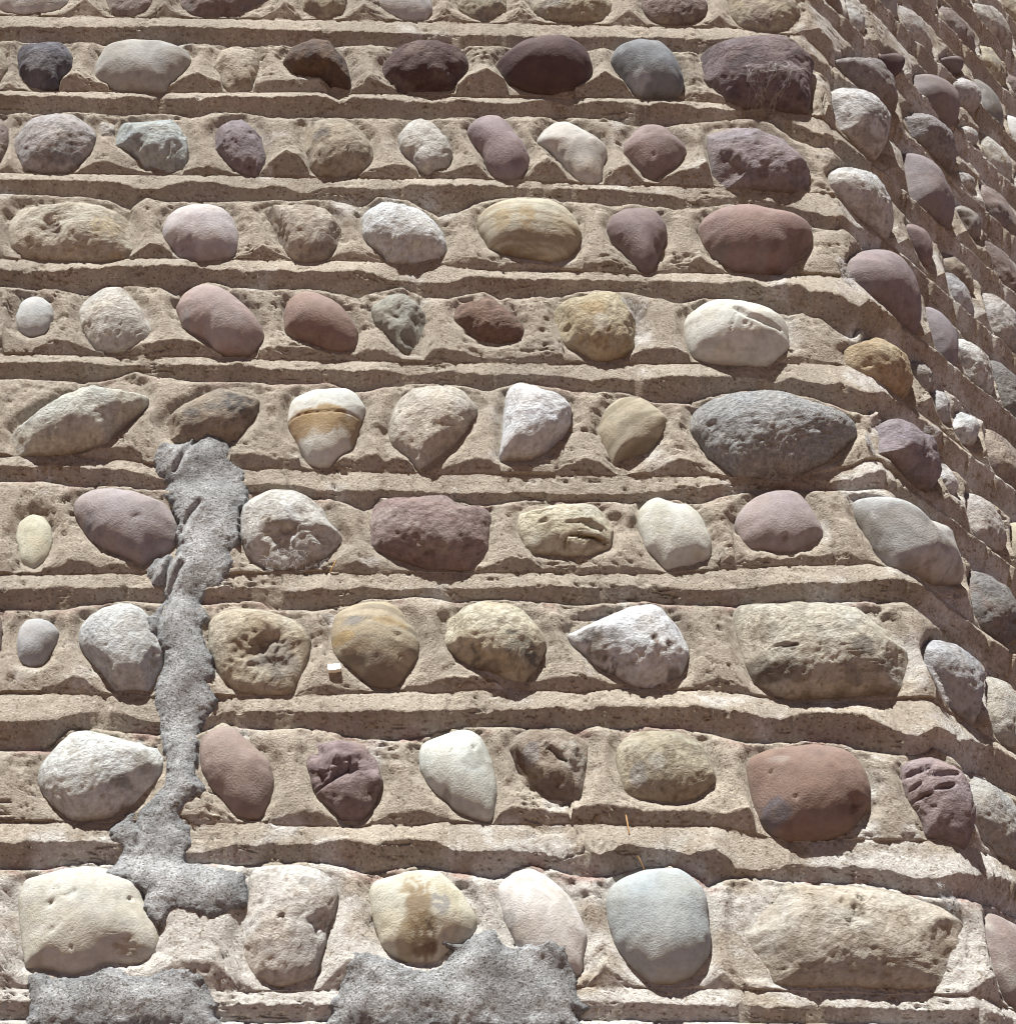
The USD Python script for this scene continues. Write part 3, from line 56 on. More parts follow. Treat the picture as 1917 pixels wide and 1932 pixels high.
[[2283,2283,2283,2283,2283,2283,2283,2283,2283,2283,2283,2283,2283,2283,2283,2283,2283,2283,2283,2283,2283,2283,2283,2283,2283,2283,2283,2283,2283,2283,2283,2283,2283,2283,2283,2283,2283,2283,2283,2283,2283,2283,2283,2283,2283,2283,2283,2282,2282,2282,2282,2281,2281,2281,2281,2280,2280,2280,2280,2281,2281,2281,2281,2282,2282,2281,2279,2278,2278,2278,2277,2277,2277,2277,2276,2276,2278,2280,2279,2278,2277,2278,2279,2280,2281,2280,2280,2279,2279,2278,2278,2278,2278,2278,2278,2277,2277,2278,2279,2279,2279,2278,2278,2277,2277,2276,2276,2276,2276,2276,2276,2276,2276,2275,2275,2274,2272,2270,2268,2266,2264,2263,2261,2260,2260,2260,2260,2260,2261,2261,2261,2261,2261,2260,2260,2260,2260,2260,2260,2260,2261,2261,2261,2262,2262,2263,2264,2265,2265,2266,2266,2267,2267,2268,2268,2269,2269,2269,2269,2269,2270,2270,2271,2271,2272,2272,2273,2273,2274,2274,2274,2274,2274,2274,2273,2273,2273,2274,2274,2274,2274,2274,2274,2273,2273,2274,2274,2275,2275,2275,2275,2275,2276,2275,2275,2275,2274,2274,2274,2274,2275,2275,2275,2275,2275,2275,2275,2275,2275,2275,2275,2275,2275,2275,2275,2276,2276,2275,2275,2274,2274,2274,2275,2275,2275,2275,2274,2274,2274,2274,2274,2274,2274,2274,2275,2275,2275,2275,2275,2275,2275,2275,2275,2275,2275,2275,2275,2275,2275,2275,2275,2275,2275,2275],[2260,2260,2260,2260,2260,2260,2260,2260,2260,2260,2260,2260,2260,2260,2260,2260,2260,2260,2260,2260,2260,2260,2260,2260,2260,2260,2260,2260,2260,2260,2260,2260,2260,2260,2260,2260,2260,2260,2260,2260,2260,2260,2261,2261,2262,2262,2262,2261,2260,2259,2258,2258,2257,2256,2255,2254,2254,2253,2254,2256,2257,2258,2258,2258,2258,2259,2259,2259,2259,2259,2258,2259,2261,2260,2259,2256,2254,2256,2258,2259,2260,2260,2259,2259,2254,2251,2250,2249,2249,2249,2250,2251,2251,2252,2251,2250,2248,2246,2247,2248,2249,2246,2249,2251,2254,2253,2253,2252,2252,2252,2250,2246,2248,2248,2248,2244,2235,2235,2234,2233,2234,2235,2237,2237,2236,2233,2235,2234,2233,2235,2233,2232,2232,2231,2228,2225,2222,2222,2222,2222,2224,2227,2227,2229,2231,2233,2235,2237,2239,2241,2242,2243,2244,2245,2246,2247,2248,2249,2250,2251,2252,2253,2254,2255,2256,2256,2257,2257,2258,2258,2259,2259,2260,2259,2259,2259,2260,2260,2261,2261,2261,2262,2262,2262,2262,2263,2264,2264,2265,2265,2265,2265,2265,2264,2264,2264,2263,2263,2264,2264,2264,2265,2265,2266,2266,2266,2265,2265,2264,2264,2264,2264,2264,2265,2265,2265,2265,2265,2264,2264,2264,2264,2265,2265,2265,2265,2264,2264,2264,2264,2264,2264,2264,2264,2265,2265,2265,2265,2265,2264,2265,2265,2265,2265,2265,2265,2266,2266,2266,2266,2266,2266,2265,2265],[6,6,6,6,6,6,6,6,6,6,6,6,6,6,6,6,6,6,6,6,6,6,6,6,6,6,6,6,6,6,6,6,6,6,6,6,6,6,6,6,6,6,5,4,4,3,3,3,2,2,1,0,0,-1,-2,-2,-3,-3,-2,-1,0,1,1,1,1,0,0,0,0,1,1,3,5,6,7,8,8,8,7,7,7,6,6,6,5,4,4,5,6,7,6,4,1,-1,-2,-1,-1,0,2,3,4,5,5,6,6,4,3,1,0,0,1,3,7,10,9,4,-1,-3,-3,-3,-3,-2,-1,0,-1,-1,-1,-1,0,0,0,0,0,0,0,0,0,1,2,4,5,6,4,4,4,4,4,5,5,5,5,4,4,3,3,3,3,4,4,5,5,5,5,5,5,5,4,4,4,4,4,5,5,5,5,5,5,5,5,5,5,6,6,6,6,7,7,7,7,7,7,6,6,6,6,6,6,6,6,6,6,7,7,7,7,7,7,6,6,6,6,6,6,6,6,6,6,5,5,5,6,6,6,7,6,6,6,6,6,6,6,6,6,6,6,6,6,5,5,6,6,6,6,6,6,6,6,7,7,7,7,6,6,6],[2242,2242,2242,2242,2242,2242,2242,2242,2242,2242,2242,2242,2242,2242,2242,2242,2242,2242,2242,2242,2242,2242,2242,2242,2242,2242,2242,2242,2242,2242,2242,2242,2242,2242,2242,2242,2242,2242,2242,2242,2242,2242,2244,2246,2247,2247,2248,2246,2246,2246,2246,2246,2245,2245,2245,2245,2245,2245,2245,2245,2245,2245,2245,2245,2246,2247,2247,2247,2247,2247,2246,2245,2243,2242,2239,2236,2234,2236,2238,2240,2241,2242,2242,2240,2238,2236,2234,2233,2231,2229,2231,2235,2239,2242,2242,2240,2238,2235,2233,2232,2232,2231,2232,2233,2235,2237,2239,2240,2240,2241,2239,2234,2228,2221,2224,2227,2228,2229,2229,2228,2227,2225,2225,2225,2225,2224,2224,2223,2223,2222,2222,2221,2220,2218,2216,2214,2211,2209,2208,2208,2208,2208,2210,2210,2210,2211,2212,2214,2216,2216,2216,2216,2216,2217,2218,2218,2218,2218,2218,2218,2219,2220,2222,2223,2224,2225,2226,2227,2228,2229,2229,2229,2228,2227,2226,2225,2225,2226,2226,2226,2226,2226,2226,2225,2225,2226,2228,2230,2231,2232,2232,2232,2232,2231,2230,2228,2227,2227,2227,2227,2228,2229,2230,2230,2231,2230,2229,2228,2228,2227,2228,2228,2228,2229,2230,2231,2231,2230,2228,2226,2226,2227,2228,2229,2228,2228,2227,2226,2226,2226,2225,2225,2226,2227,2228,2230,2230,2229,2229,2228,2228,2228,2228,2229,2230,2230,2230,2230,2230,2230,2230,2230,2229,2229]],
[[2134,2134,2134,2134,2134,2134,2134,2134,2134,2134,2134,2134,2134,2134,2134,2134,2134,2134,2134,2134,2134,2134,2134,2134,2134,2134,2134,2134,2134,2134,2134,2134,2134,2134,2134,2134,2134,2134,2134,2134,2134,2134,2134,2134,2133,2133,2133,2133,2133,2132,2132,2132,2132,2131,2131,2131,2131,2130,2130,2130,2130,2130,2129,2129,2129,2129,2129,2129,2129,2129,2129,2129,2129,2129,2129,2129,2129,2129,2129,2129,2129,2130,2130,2130,2130,2130,2130,2130,2130,2130,2130,2130,2130,2130,2130,2130,2129,2129,2129,2129,2128,2128,2128,2128,2128,2127,2127,2127,2127,2126,2126,2126,2126,2125,2125,2125,2125,2124,2124,2124,2123,2123,2123,2122,2122,2121,2121,2121,2120,2120,2120,2119,2119,2119,2118,2118,2118,2117,2117,2117,2117,2117,2117,2116,2116,2116,2116,2116,2116,2116,2116,2116,2116,2116,2116,2116,2116,2116,2115,2115,2116,2116,2116,2117,2117,2117,2117,2117,2116,2116,2116,2116,2116,2116,2116,2116,2116,2116,2116,2116,2116,2115,2115,2115,2115,2115,2115,2115,2115,2115,2115,2115,2115,2115,2115,2115,2115,2115,2115,2115,2115,2115,2115,2115,2115,2114,2114,2114,2113,2114,2114,2114,2115,2115,2116,2116,2116,2116,2116,2116,2115,2115,2114,2114,2114,2114,2114,2114,2115,2115,2114,2114,2114,2114,2114,2115,2115,2115,2115,2115,2115,2115,2115,2115,2115,2116,2116,2116,2115,2116,2116,2116,2116,2116],[2122,2122,2122,2122,2122,2122,2122,2122,2122,2122,2122,2122,2122,2122,2122,2122,2122,2122,2122,2122,2122,2122,2122,2122,2122,2122,2122,2122,2122,2122,2122,2122,2122,2122,2122,2122,2122,2122,2122,2122,2122,2122,2122,2121,2121,2121,2121,2121,2120,2120,2120,2120,2119,2119,2119,2119,2119,2118,2118,2118,2118,2117,2117,2117,2117,2117,2116,2116,2116,2116,2116,2116,2116,2116,2116,2116,2116,2116,2116,2116,2116,2116,2116,2116,2116,2116,2116,2116,2116,2116,2116,2116,2116,2116,2116,2115,2115,2115,2115,2114,2114,2114,2114,2113,2113,2113,2112,2112,2112,2112,2111,2111,2111,2111,2110,2110,2110,2110,2109,2109,2109,2108,2108,2108,2108,2107,2107,2107,2107,2106,2106,2106,2105,2105,2105,2105,2104,2104,2104,2104,2104,2104,2104,2104,2103,2103,2104,2104,2104,2104,2105,2105,2106,2106,2106,2106,2106,2106,2106,2106,2106,2106,2106,2106,2106,2106,2106,2106,2107,2107,2107,2107,2107,2107,2106,2106,2107,2107,2107,2106,2106,2105,2105,2105,2105,2105,2106,2106,2106,2106,2105,2105,2104,2104,2104,2103,2103,2104,2104,2104,2104,2104,2104,2104,2105,2105,2105,2104,2104,2104,2104,2104,2105,2106,2106,2106,2106,2106,2106,2105,2105,2105,2104,2104,2104,2104,2103,2103,2103,2104,2104,2104,2104,2105,2105,2106,2106,2106,2105,2105,2105,2105,2105,2105,2106,2106,2106,2106,2105,2105,2106,2106,2107,2108],[0,0,0,0,0,0,0,0,0,0,0,0,0,0,0,0,0,0,0,0,0,0,0,0,0,0,0,0,0,0,0,0,0,0,0,0,0,0,0,0,0,0,0,0,0,0,0,0,0,0,0,0,0,0,0,0,0,0,0,0,0,0,0,0,0,0,0,0,0,0,0,0,0,0,0,0,0,0,0,0,0,0,0,0,0,0,0,0,0,0,0,0,0,0,0,0,0,0,0,0,0,0,0,0,0,0,0,0,0,0,0,0,0,-1,-1,-1,-1,-1,-1,-1,-1,-1,-1,-1,-1,-1,-1,-1,-1,-1,-1,-1,-1,-1,-1,-1,-1,-1,-1,-1,-1,-1,-1,0,0,1,1,1,1,2,2,3,3,3,4,4,4,5,5,5,5,5,5,4,4,4,4,5,6,6,7,7,6,6,6,6,6,6,6,6,6,5,5,5,6,6,7,7,7,7,6,6,6,5,5,5,5,5,5,5,5,5,5,6,6,6,6,6,6,6,6,6,6,6,6,6,6,6,6,6,6,6,6,6,6,6,5,5,5,5,5,6,6,7,7,7,7,7,7,7,6,6,6,6,6,7,7,6,6,6,6,6,7,7],[2110,2110,2110,2110,2110,2110,2110,2110,2110,2110,2110,2110,2110,2110,2110,2110,2110,2110,2110,2110,2110,2110,2110,2110,2110,2110,2110,2110,2110,2110,2110,2110,2110,2110,2110,2110,2110,2110,2110,2110,2110,2110,2110,2109,2109,2109,2109,2109,2108,2108,2108,2108,2108,2108,2107,2107,2107,2107,2107,2106,2106,2106,2106,2106,2105,2105,2105,2105,2105,2105,2105,2105,2105,2105,2105,2105,2105,2105,2105,2105,2105,2105,2105,2105,2105,2105,2105,2105,2105,2105,2105,2105,2104,2104,2104,2104,2104,2103,2103,2103,2103,2102,2102,2102,2102,2101,2101,2101,2101,2100,2100,2100,2100,2100,2099,2099,2099,2099,2098,2098,2098,2098,2097,2097,2097,2097,2096,2096,2096,2096,2095,2095,2095,2095,2094,2094,2094,2094,2094,2094,2094,2094,2090,2088,2086,2085,2084,2084,2084,2084,2084,2084,2083,2083,2082,2081,2080,2079,2078,2077,2077,2078,2078,2079,2079,2079,2079,2079,2078,2078,2078,2077,2076,2075,2075,2075,2075,2076,2075,2075,2073,2072,2071,2071,2071,2071,2071,2072,2071,2071,2070,2069,2069,2068,2068,2068,2068,2068,2068,2069,2069,2068,2068,2068,2068,2068,2066,2065,2064,2064,2065,2066,2069,2071,2072,2074,2074,2074,2073,2072,2070,2068,2067,2066,2065,2065,2065,2066,2067,2067,2067,2066,2067,2067,2068,2069,2069,2069,2069,2069,2069,2070,2070,2071,2071,2072,2072,2072,2071,2071,2072,2074,2075,2076]]]
# underside facets of the vertical joints: course, then (along, height, out) triples
FACETS=[[1,[-880,3195,2,-875,3201,6,-863,3204,9,-850,3201,5,-839,3197,2,-825,3195,1]],[1,[-759,3193,-2,-747,3201,4,-733,3207,8,-723,3210,10,-714,3206,6,-697,3201,3]],[1,[-660,3200,1,-647,3204,4,-633,3206,5,-607,3208,5,-584,3208,5,-576,3200,0]],[1,[-547,3199,-1,-536,3207,4,-527,3214,10,-515,3209,6,-496,3202,0]],[1,[-427,3205,4,-412,3215,11,-391,3223,16,-380,3219,13,-370,3212,8,-365,3202,0]],[1,[-287,3205,2,-270,3215,8,-252,3224,15,-243,3220,11,-229,3215,7,-221,3205,0]],[1,[-156,3199,-2,-146,3204,1,-129,3206,3,-113,3202,1,-108,3197,-2]],[2,[-847,3063,-1,-833,3068,3,-820,3071,5,-801,3067,2,-780,3063,-1,-767,3062,-2]],[2,[-732,3064,-1,-718,3067,1,-706,3070,3,-690,3066,0,-668,3062,-3]],[2,[-649,3064,-2,-639,3073,5,-629,3080,10,-619,3086,14,-604,3081,10,-593,3067,0]],[2,[-539,3065,-1,-522,3070,2,-497,3076,6,-483,3073,4,-472,3069,1]],[2,[-455,3068,0,-434,3071,1,-418,3076,5,-407,3078,6,-395,3068,0]],[2,[-353,3066,-2,-337,3079,8,-326,3085,12,-316,3079,8,-305,3066,0]],[2,[-262,3065,0,-250,3075,7,-235,3080,10,-227,3073,5,-219,3066,0]],[2,[-199,3065,-1,-178,3074,6,-156,3078,9,-144,3084,13,-139,3069,2]],[3,[-784,2938,-3,-771,2944,2,-762,2950,6,-748,2949,5,-736,2941,-1]],[3,[-669,2940,-2,-654,2944,1,-641,2950,5,-628,2946,2,-609,2939,-3]],[3,[-570,2940,-2,-557,2945,1,-543,2947,2,-528,2943,0,-511,2938,-3]],[3,[-449,2937,-3,-430,2938,0,-414,2941,4,-399,2938,3,-374,2936,2,-348,2935,1,-322,2933,-1]],[3,[-293,2936,1,-277,2937,2,-265,2940,5,-253,2936,2,-235,2930,-2]],[3,[-212,2931,-2,-195,2933,-1,-180,2938,2,-165,2946,8,-154,2941,4,-139,2934,-1]],[4,[-869,2808,0,-860,2812,3,-848,2816,5,-834,2815,5,-821,2811,2,-798,2807,-1]],[4,[-775,2807,-1,-762,2813,3,-743,2816,6,-727,2818,7,-711,2818,7,-694,2813,3,-679,2806,-1]],[4,[-641,2808,1,-628,2811,4,-615,2811,4,-589,2812,4,-566,2807,1,-540,2806,0,-527,2811,4,-514,2811,4,-493,2803,-1]],[4,[-469,2804,-1,-459,2811,4,-449,2813,5,-428,2810,4,-403,2805,-1,-379,2805,-1,-337,2810,2,-324,2809,2]],[4,[-251,2810,1,-238,2815,5,-221,2817,6,-201,2816,6,-189,2811,2]],[4,[-105,2806,-3,-87,2809,-1,-71,2812,1,-53,2809,-1,-34,2805,-3]],[5,[-813,2677,-2,-795,2681,2,-771,2682,4,-759,2683,5,-749,2675,1]],[5,[-664,2673,3,-641,2676,6,-627,2673,3,-610,2670,2,-593,2672,3]],[5,[-563,2665,-1,-552,2672,4,-539,2669,2,-527,2674,6,-518,2675,7,-510,2667,1,-497,2673,6,-486,2669,3,-480,2664,0]],[5,[-463,2660,-3,-439,2666,2,-418,2672,6,-406,2671,5,-395,2666,2]],[5,[-340,2661,-2,-325,2668,3,-310,2672,6,-295,2671,5,-280,2661,-2]],[5,[-242,2661,-2,-228,2668,3,-213,2673,7,-202,2672,6,-193,2666,2,-182,2661,-2]],[6,[-833,2542,0,-816,2544,1,-808,2550,5,-794,2548,4,-780,2544,0,-763,2548,2,-740,2542,-2]],[6,[-565,2543,-3,-549,2547,0,-538,2551,4,-528,2548,2,-525,2544,-1,-498,2543,-2,-474,2541,-4]],[6,[-422,2544,-2,-404,2549,1,-388,2555,6,-372,2553,4,-358,2547,-1]],[6,[-364,2545,-1,-337,2546,0,-312,2548,1,-291,2548,1,-263,2547,0,-245,2544,-2]],[6,[-183,2550,-1,-172,2560,5,-167,2557,3]],[6,[-168,2550,-2,-148,2556,1,-135,2559,2,-125,2556,0,-102,2560,2,-84,2559,2,-70,2562,3,-65,2557,-1,-52,2563,3,-42,2558,-1,-27,2555,-3]],[7,[-820,2414,-1,-806,2418,2,-793,2424,6,-783,2420,4,-772,2414,0,-766,2410,-3]],[7,[-589,2409,-3,-576,2414,0,-563,2416,2,-549,2414,-1,-532,2411,-3]],[7,[-491,2416,-1,-477,2416,0,-462,2420,3,-445,2424,5,-430,2424,4,-412,2423,2,-401,2417,-2]],[7,[-376,2420,1,-361,2421,2,-343,2423,5,-328,2426,8,-320,2423,4,-308,2420,1,-288,2417,-2]],[7,[-220,2415,-3,-209,2420,1,-196,2421,3,-184,2419,2,-170,2413,0]],[8,[-690,2287,1,-680,2289,2,-667,2289,2,-653,2285,-1,-642,2282,-3]],[8,[-613,2282,-3,-600,2286,1,-580,2290,5,-568,2287,3,-551,2281,-1]],[8,[-522,2280,-3,-509,2285,0,-492,2289,4,-478,2289,4,-464,2286,0,-453,2284,-2]],[8,[-413,2281,-2,-406,2287,3,-397,2291,5,-378,2290,5,-364,2287,3,-347,2286,1]],[8,[-345,2290,4,-320,2292,6,-303,2291,6,-294,2291,6,-280,2287,4,-252,2288,5,-224,2286,4,-203,2284,5,-186,2288,11,-181,2281,6]]]
# cobbles: course, colours, kind, dome height, label, outline (along, height) in mm, details
STONES=[
[1,"655c68","8f8a90","rough",23.9,"dark blue-grey cobble",[-934,3247,-930,3260,-905,3265,-880,3265,-869,3244,-868,3227,-875,3209,-881,3200,-879,3190,-892,3186,-908,3185,-926,3202],{}],
[1,"bab4a8","a09a8e","smooth",27.1,"wide pale grey cobble",[-843,3240,-835,3261,-809,3270,-764,3270,-736,3257,-733,3242,-741,3221,-754,3201,-760,3189,-785,3186,-810,3187,-826,3196,-844,3212],{}],
[1,"cfbb9c","a58a68","rough",15.5,"",[-711,3241,-703,3262,-682,3271,-660,3264,-653,3243,-653,3220,-661,3208,-659,3194,-673,3191,-689,3192,-695,3203,-704,3223],{}],
[1,"866043","5d4a45","rough",30.9,"brown cobble",[-630,3243,-621,3263,-596,3275,-568,3271,-555,3251,-550,3228,-548,3208,-554,3193,-565,3190,-576,3199,-582,3213,-609,3218,-622,3230],{}],
[1,"6b4644","927369","rough",30.4,"dark red-black rough cobble",[-511,3222,-512,3242,-500,3266,-472,3280,-435,3281,-411,3266,-409,3246,-414,3230,-427,3212,-429,3205,-449,3200,-471,3202,-491,3201,-502,3215],{}],
[1,"6a4340","57393a","smooth",44,"very dark maroon smooth cobble",[-380,3249,-359,3273,-323,3284,-285,3286,-265,3270,-262,3245,-268,3225,-282,3210,-308,3203,-332,3203,-354,3211,-370,3219],{}],
[1,"8d9095","6c6a6e","smooth",36.2,"blue-grey cobble",[-243,3260,-236,3278,-211,3289,-179,3285,-164,3265,-156,3242,-154,3226,-160,3204,-179,3196,-201,3196,-217,3205,-227,3222,-235,3240],{"blob":[[-224,3210,22.5,16.0,"b8bcc2",0.8]]}],
[1,"8f7374","5f4a50","rough",44,"large purple-grey rough block at the corner",[-137,3259,-130,3278,-88,3297,-40,3303,1,3296,8,3269,0,3236,-6,3200,-12,3179,-35,3180,-68,3187,-90,3188,-111,3197,-127,3226],{}],
[2,"c3b8b4","8d8580","rough",24.9,"",[-922,3101,-921,3130,-903,3141,-892,3143,-876,3148,-859,3148,-846,3140,-835,3131,-832,3114,-833,3100,-840,3085,-847,3071,-861,3059,-885,3057,-908,3064],{}],
[2,"cfc5b4","b9ab98","rough",3.7,"",[-832,3137,-826,3144,-813,3137,-812,3123,-816,3117,-827,3118],{}],
[2,"bfc8c5","97a09f","angular",21.5,"pale green-grey angular cobble",[-808,3134,-792,3140,-770,3147,-749,3148,-739,3142,-732,3122,-729,3098,-730,3070,-736,3058,-752,3055,-766,3059,-777,3073,-792,3092,-806,3101,-814,3108,-811,3120],{}],
[2,"a38f94","8b767b","pit",20.8,"purple cobble with a round hole",[-707,3118,-697,3136,-685,3146,-671,3149,-657,3143,-649,3130,-646,3111,-641,3089,-644,3072,-652,3059,-664,3060,-678,3071,-690,3088,-701,3104],{"dent":[[-659,3067,5.0,9],[-659,3113,2.5,4],[-693,3093,2.9,4]]}],
[2,"c6b394","8f7a5e","pit",27.3,"",[-604,3133,-598,3142,-581,3149,-563,3151,-549,3149,-538,3138,-529,3124,-523,3109,-522,3090,-529,3076,-541,3062,-562,3061,-583,3061,-593,3074,-597,3093,-604,3112],{"blob":[[-581,3109,10.6,7.5,"8c7f74",0.7]]}],
[2,"dcd6c8","c7bca8","angular",20.2,"cream cobble with a chipped corner",[-495,3125,-488,3140,-479,3151,-466,3154,-455,3149,-445,3134,-436,3117,-431,3101,-437,3081,-448,3070,-460,3065,-471,3073,-483,3092,-493,3108],{"blob":[[-478,3079,10.6,14.7,"a9979a",0.6]],"cut":[[-445,3066,0.75,-0.55]]}],
[2,"a68b8d","8d6f70","smooth",26.8,"tilted oblong mauve cobble",[-414,3145,-405,3155,-392,3162,-379,3161,-369,3151,-359,3129,-349,3115,-344,3098,-347,3081,-356,3067,-374,3060,-386,3066,-395,3082,-401,3104,-411,3123,-416,3137],{"dent":[[-409,3097,8.6,6]]}],
[2,"d4cdc0","a59b8c","smooth",21.1,"",[-336,3128,-327,3143,-316,3155,-301,3158,-289,3150,-275,3140,-263,3130,-255,3118,-256,3103,-260,3089,-266,3060,-280,3058,-290,3061,-300,3076,-310,3092,-322,3109,-335,3121],{}],
[2,"a5857f","8c6c68","smooth",27.1,"red-brown rounded cobble",[-236,3123,-226,3138,-214,3151,-199,3154,-185,3149,-173,3135,-163,3123,-162,3113,-171,3096,-180,3081,-197,3071,-204,3068,-213,3073,-221,3083,-229,3097,-237,3109],{"dent":[[-206,3090,3.0,3],[-209,3121,2.2,3]]}],
[2,"a69193","866f70","angular",32.8,"big mauve angular cobble with a broken face",[-136,3146,-124,3157,-98,3158,-76,3155,-63,3138,-45,3121,-32,3104,-23,3085,-26,3068,-31,3057,-49,3052,-76,3055,-101,3057,-123,3057,-133,3061,-138,3080,-139,3107],{"dent":[[-96,3081,32.5,7]]}],
[3,"d6c8ab","c2ab88","rough",26.9,"pale yellow cobble with a dark hollow",[-914,2972,-913,2995,-900,3011,-879,3016,-857,3016,-828,3013,-809,3006,-791,2995,-780,2981,-774,2965,-776,2950,-785,2934,-808,2927,-841,2927,-862,2930,-892,2933,-908,2948],{"dent":[[-864,2966,17.7,12]],"blob":[[-808,2965,16.7,13.7,"d9bf86",0.8],[-794,2930,11.6,11.2,"cfa970",0.6],[-864,2959,11.6,11.3,"8c7060",0.6]]}],
[3,"cfc2bf","b5a3a4","smooth",26.9,"",[-751,2977,-748,2995,-738,3006,-722,3013,-701,3014,-684,3009,-673,2994,-667,2974,-667,2954,-673,2939,-692,2934,-717,2933,-731,2940,-742,2955,-749,2965],{"dent":[[-727,2936,15.7,5]],"blob":[[-724,2941,18.4,18.0,"a48d90",0.8]]}],
[3,"cfbfa8","a58f78","rough",27.1,"",[-648,3002,-645,3008,-636,3014,-621,3016,-599,3016,-582,3014,-568,3005,-559,2993,-554,2979,-555,2966,-565,2950,-572,2937,-588,2929,-599,2932,-609,2938,-621,2955,-632,2980,-643,2994],{}],
[3,"e4e7e6","cfd2d0","rough",30.9,"bright white cobble",[-536,3000,-528,3012,-518,3018,-511,3027,-499,3026,-483,3018,-466,3007,-453,2993,-444,2978,-441,2960,-445,2946,-454,2935,-474,2934,-496,2934,-508,2936,-513,2949,-526,2960,-534,2975],{"dent":[[-518,2938,17.9,13]]}],
[3,"cfc4a2","b59e75","band",33.2,"wide banded tan cobble with yellow stains",[-410,2999,-402,3012,-390,3022,-375,3027,-344,3027,-321,3027,-306,3017,-295,2999,-290,2981,-297,2961,-308,2948,-331,2939,-356,2944,-382,2950,-395,2959,-406,2981],{"blob":[[-382,2983,8.7,16.4,"c9a86c",0.7],[-355,2982,7.9,18.8,"c4a062",0.8],[-313,2988,10.5,9.4,"bfa47a",0.5]],"band":[-4,5]}],
[3,"977b79","7c5f5e","smooth",25.6,"mauve pear-shaped cobble",[-265,2992,-259,3008,-244,3019,-226,3022,-212,3020,-202,3011,-196,2996,-197,2980,-203,2963,-209,2948,-214,2934,-220,2925,-228,2925,-238,2938,-248,2956,-259,2971],{"dent":[[-257,2965,7.1,5],[-210,2955,6.1,4],[-238,2925,3.6,5]]}],
[3,"a37c70","86604f","smooth",42.3,"large red-brown smooth cobble at the corner",[-161,2996,-153,3010,-138,3020,-116,3024,-95,3022,-64,3013,-43,3008,-32,2998,-32,2984,-39,2966,-54,2950,-63,2935,-77,2928,-100,2925,-125,2932,-139,2940,-153,2958,-159,2973],{"blob":[[-143,2949,10.6,11.7,"93857a",0.6],[-100,2938,7.1,13.9,"a08c80",0.5]],"cut":[[-52,2937,0.7,-0.4]]}],
[4,"cdcdc8","b5b3ac","smooth",12.6,"",[-893,2851,-890,2872,-880,2881,-868,2880,-856,2869,-853,2855,-857,2839,-863,2829,-877,2826,-888,2835],{}],
[4,"ddd7c9","c5bba9","pit",23.9,"",[-829,2860,-826,2873,-817,2884,-805,2893,-790,2895,-778,2891,-771,2879,-762,2866,-754,2854,-751,2839,-753,2825,-760,2814,-774,2808,-793,2807,-808,2811,-817,2825,-826,2844],{}],
[4,"b6978d","a6857b","smooth",33.5,"large pinkish smooth cobble",[-730,2868,-723,2885,-713,2895,-699,2899,-685,2895,-673,2886,-660,2872,-646,2858,-637,2843,-634,2831,-640,2816,-650,2805,-670,2803,-686,2809,-695,2821,-710,2829,-722,2843],{"blob":[[-677,2825,22.7,17.0,"c4b3af",0.7],[-716,2841,6.5,14.9,"9d9493",0.6]]}],
[4,"ab826f","9c7261","smooth",30.2,"smooth terracotta-brown cobble with a short crack",[-617,2864,-614,2877,-606,2887,-594,2891,-579,2887,-564,2879,-552,2868,-542,2853,-537,2839,-538,2822,-542,2811,-557,2809,-571,2811,-589,2819,-604,2827,-615,2839],{"crack":[[-578,2821,-580,2803,1.9,3],[-562,2819,-566,2812,1.5,2]]}],
[4,"a5a08c","c0bba9","angular",17.1,"olive-grey chipped cobble",[-524,2871,-520,2884,-508,2893,-496,2893,-483,2885,-471,2875,-466,2864,-465,2851,-468,2830,-473,2811,-485,2810,-495,2815,-503,2829,-514,2842,-521,2852],{"dent":[[-498,2854,11.4,7],[-489,2827,9.4,5]]}],
[4,"996f59","80563f","rough",19.7,"rusty brown cobble",[-439,2867,-433,2877,-423,2886,-407,2889,-394,2886,-381,2874,-368,2861,-361,2849,-362,2838,-374,2830,-396,2826,-409,2828,-420,2839,-433,2854],{}],
[4,"d6c294","c0a36c","pit",29.7,"yellow cobble pitted with small holes",[-330,2862,-327,2875,-318,2886,-301,2889,-287,2897,-270,2900,-256,2896,-251,2881,-242,2864,-240,2844,-245,2823,-256,2813,-273,2806,-289,2804,-300,2812,-318,2824,-326,2839],{"dent":[[-278,2817,4.2,6],[-295,2805,4.7,7],[-287,2816,2.7,5],[-318,2841,3.1,5],[-303,2822,2.7,5],[-324,2829,3.1,5],[-285,2804,3.0,4]],"blob":[[-289,2857,15.3,13.1,"c9a25c",0.6],[-283,2838,10.1,10.8,"e0d6bb",0.7]]}],
[4,"dfdccd","c9c6b2","smooth",39.2,"large cream cobble with a weathered groove",[-191,2856,-186,2868,-171,2881,-157,2886,-135,2885,-108,2879,-88,2872,-77,2861,-77,2844,-78,2825,-88,2813,-106,2801,-140,2800,-168,2802,-184,2812,-191,2831],{"dent":[[-132,2831,2.5,4],[-125,2828,1.6,3],[-177,2812,7.7,2]],"crack":[[-140,2852,-127,2841,8.6,5],[-126,2840,-93,2835,7.8,6],[-140,2845,-147,2825,1.6,2]]}],
[5,"dcdac8","c2c0ab","rough",36.6,"long slanting cream cobble",[-881,2689,-880,2706,-869,2721,-852,2731,-831,2743,-812,2755,-795,2762,-788,2770,-776,2772,-764,2771,-756,2764,-748,2751,-747,2741,-754,2729,-767,2714,-779,2697,-783,2688,-798,2683,-825,2677,-846,2675,-871,2674],{}],
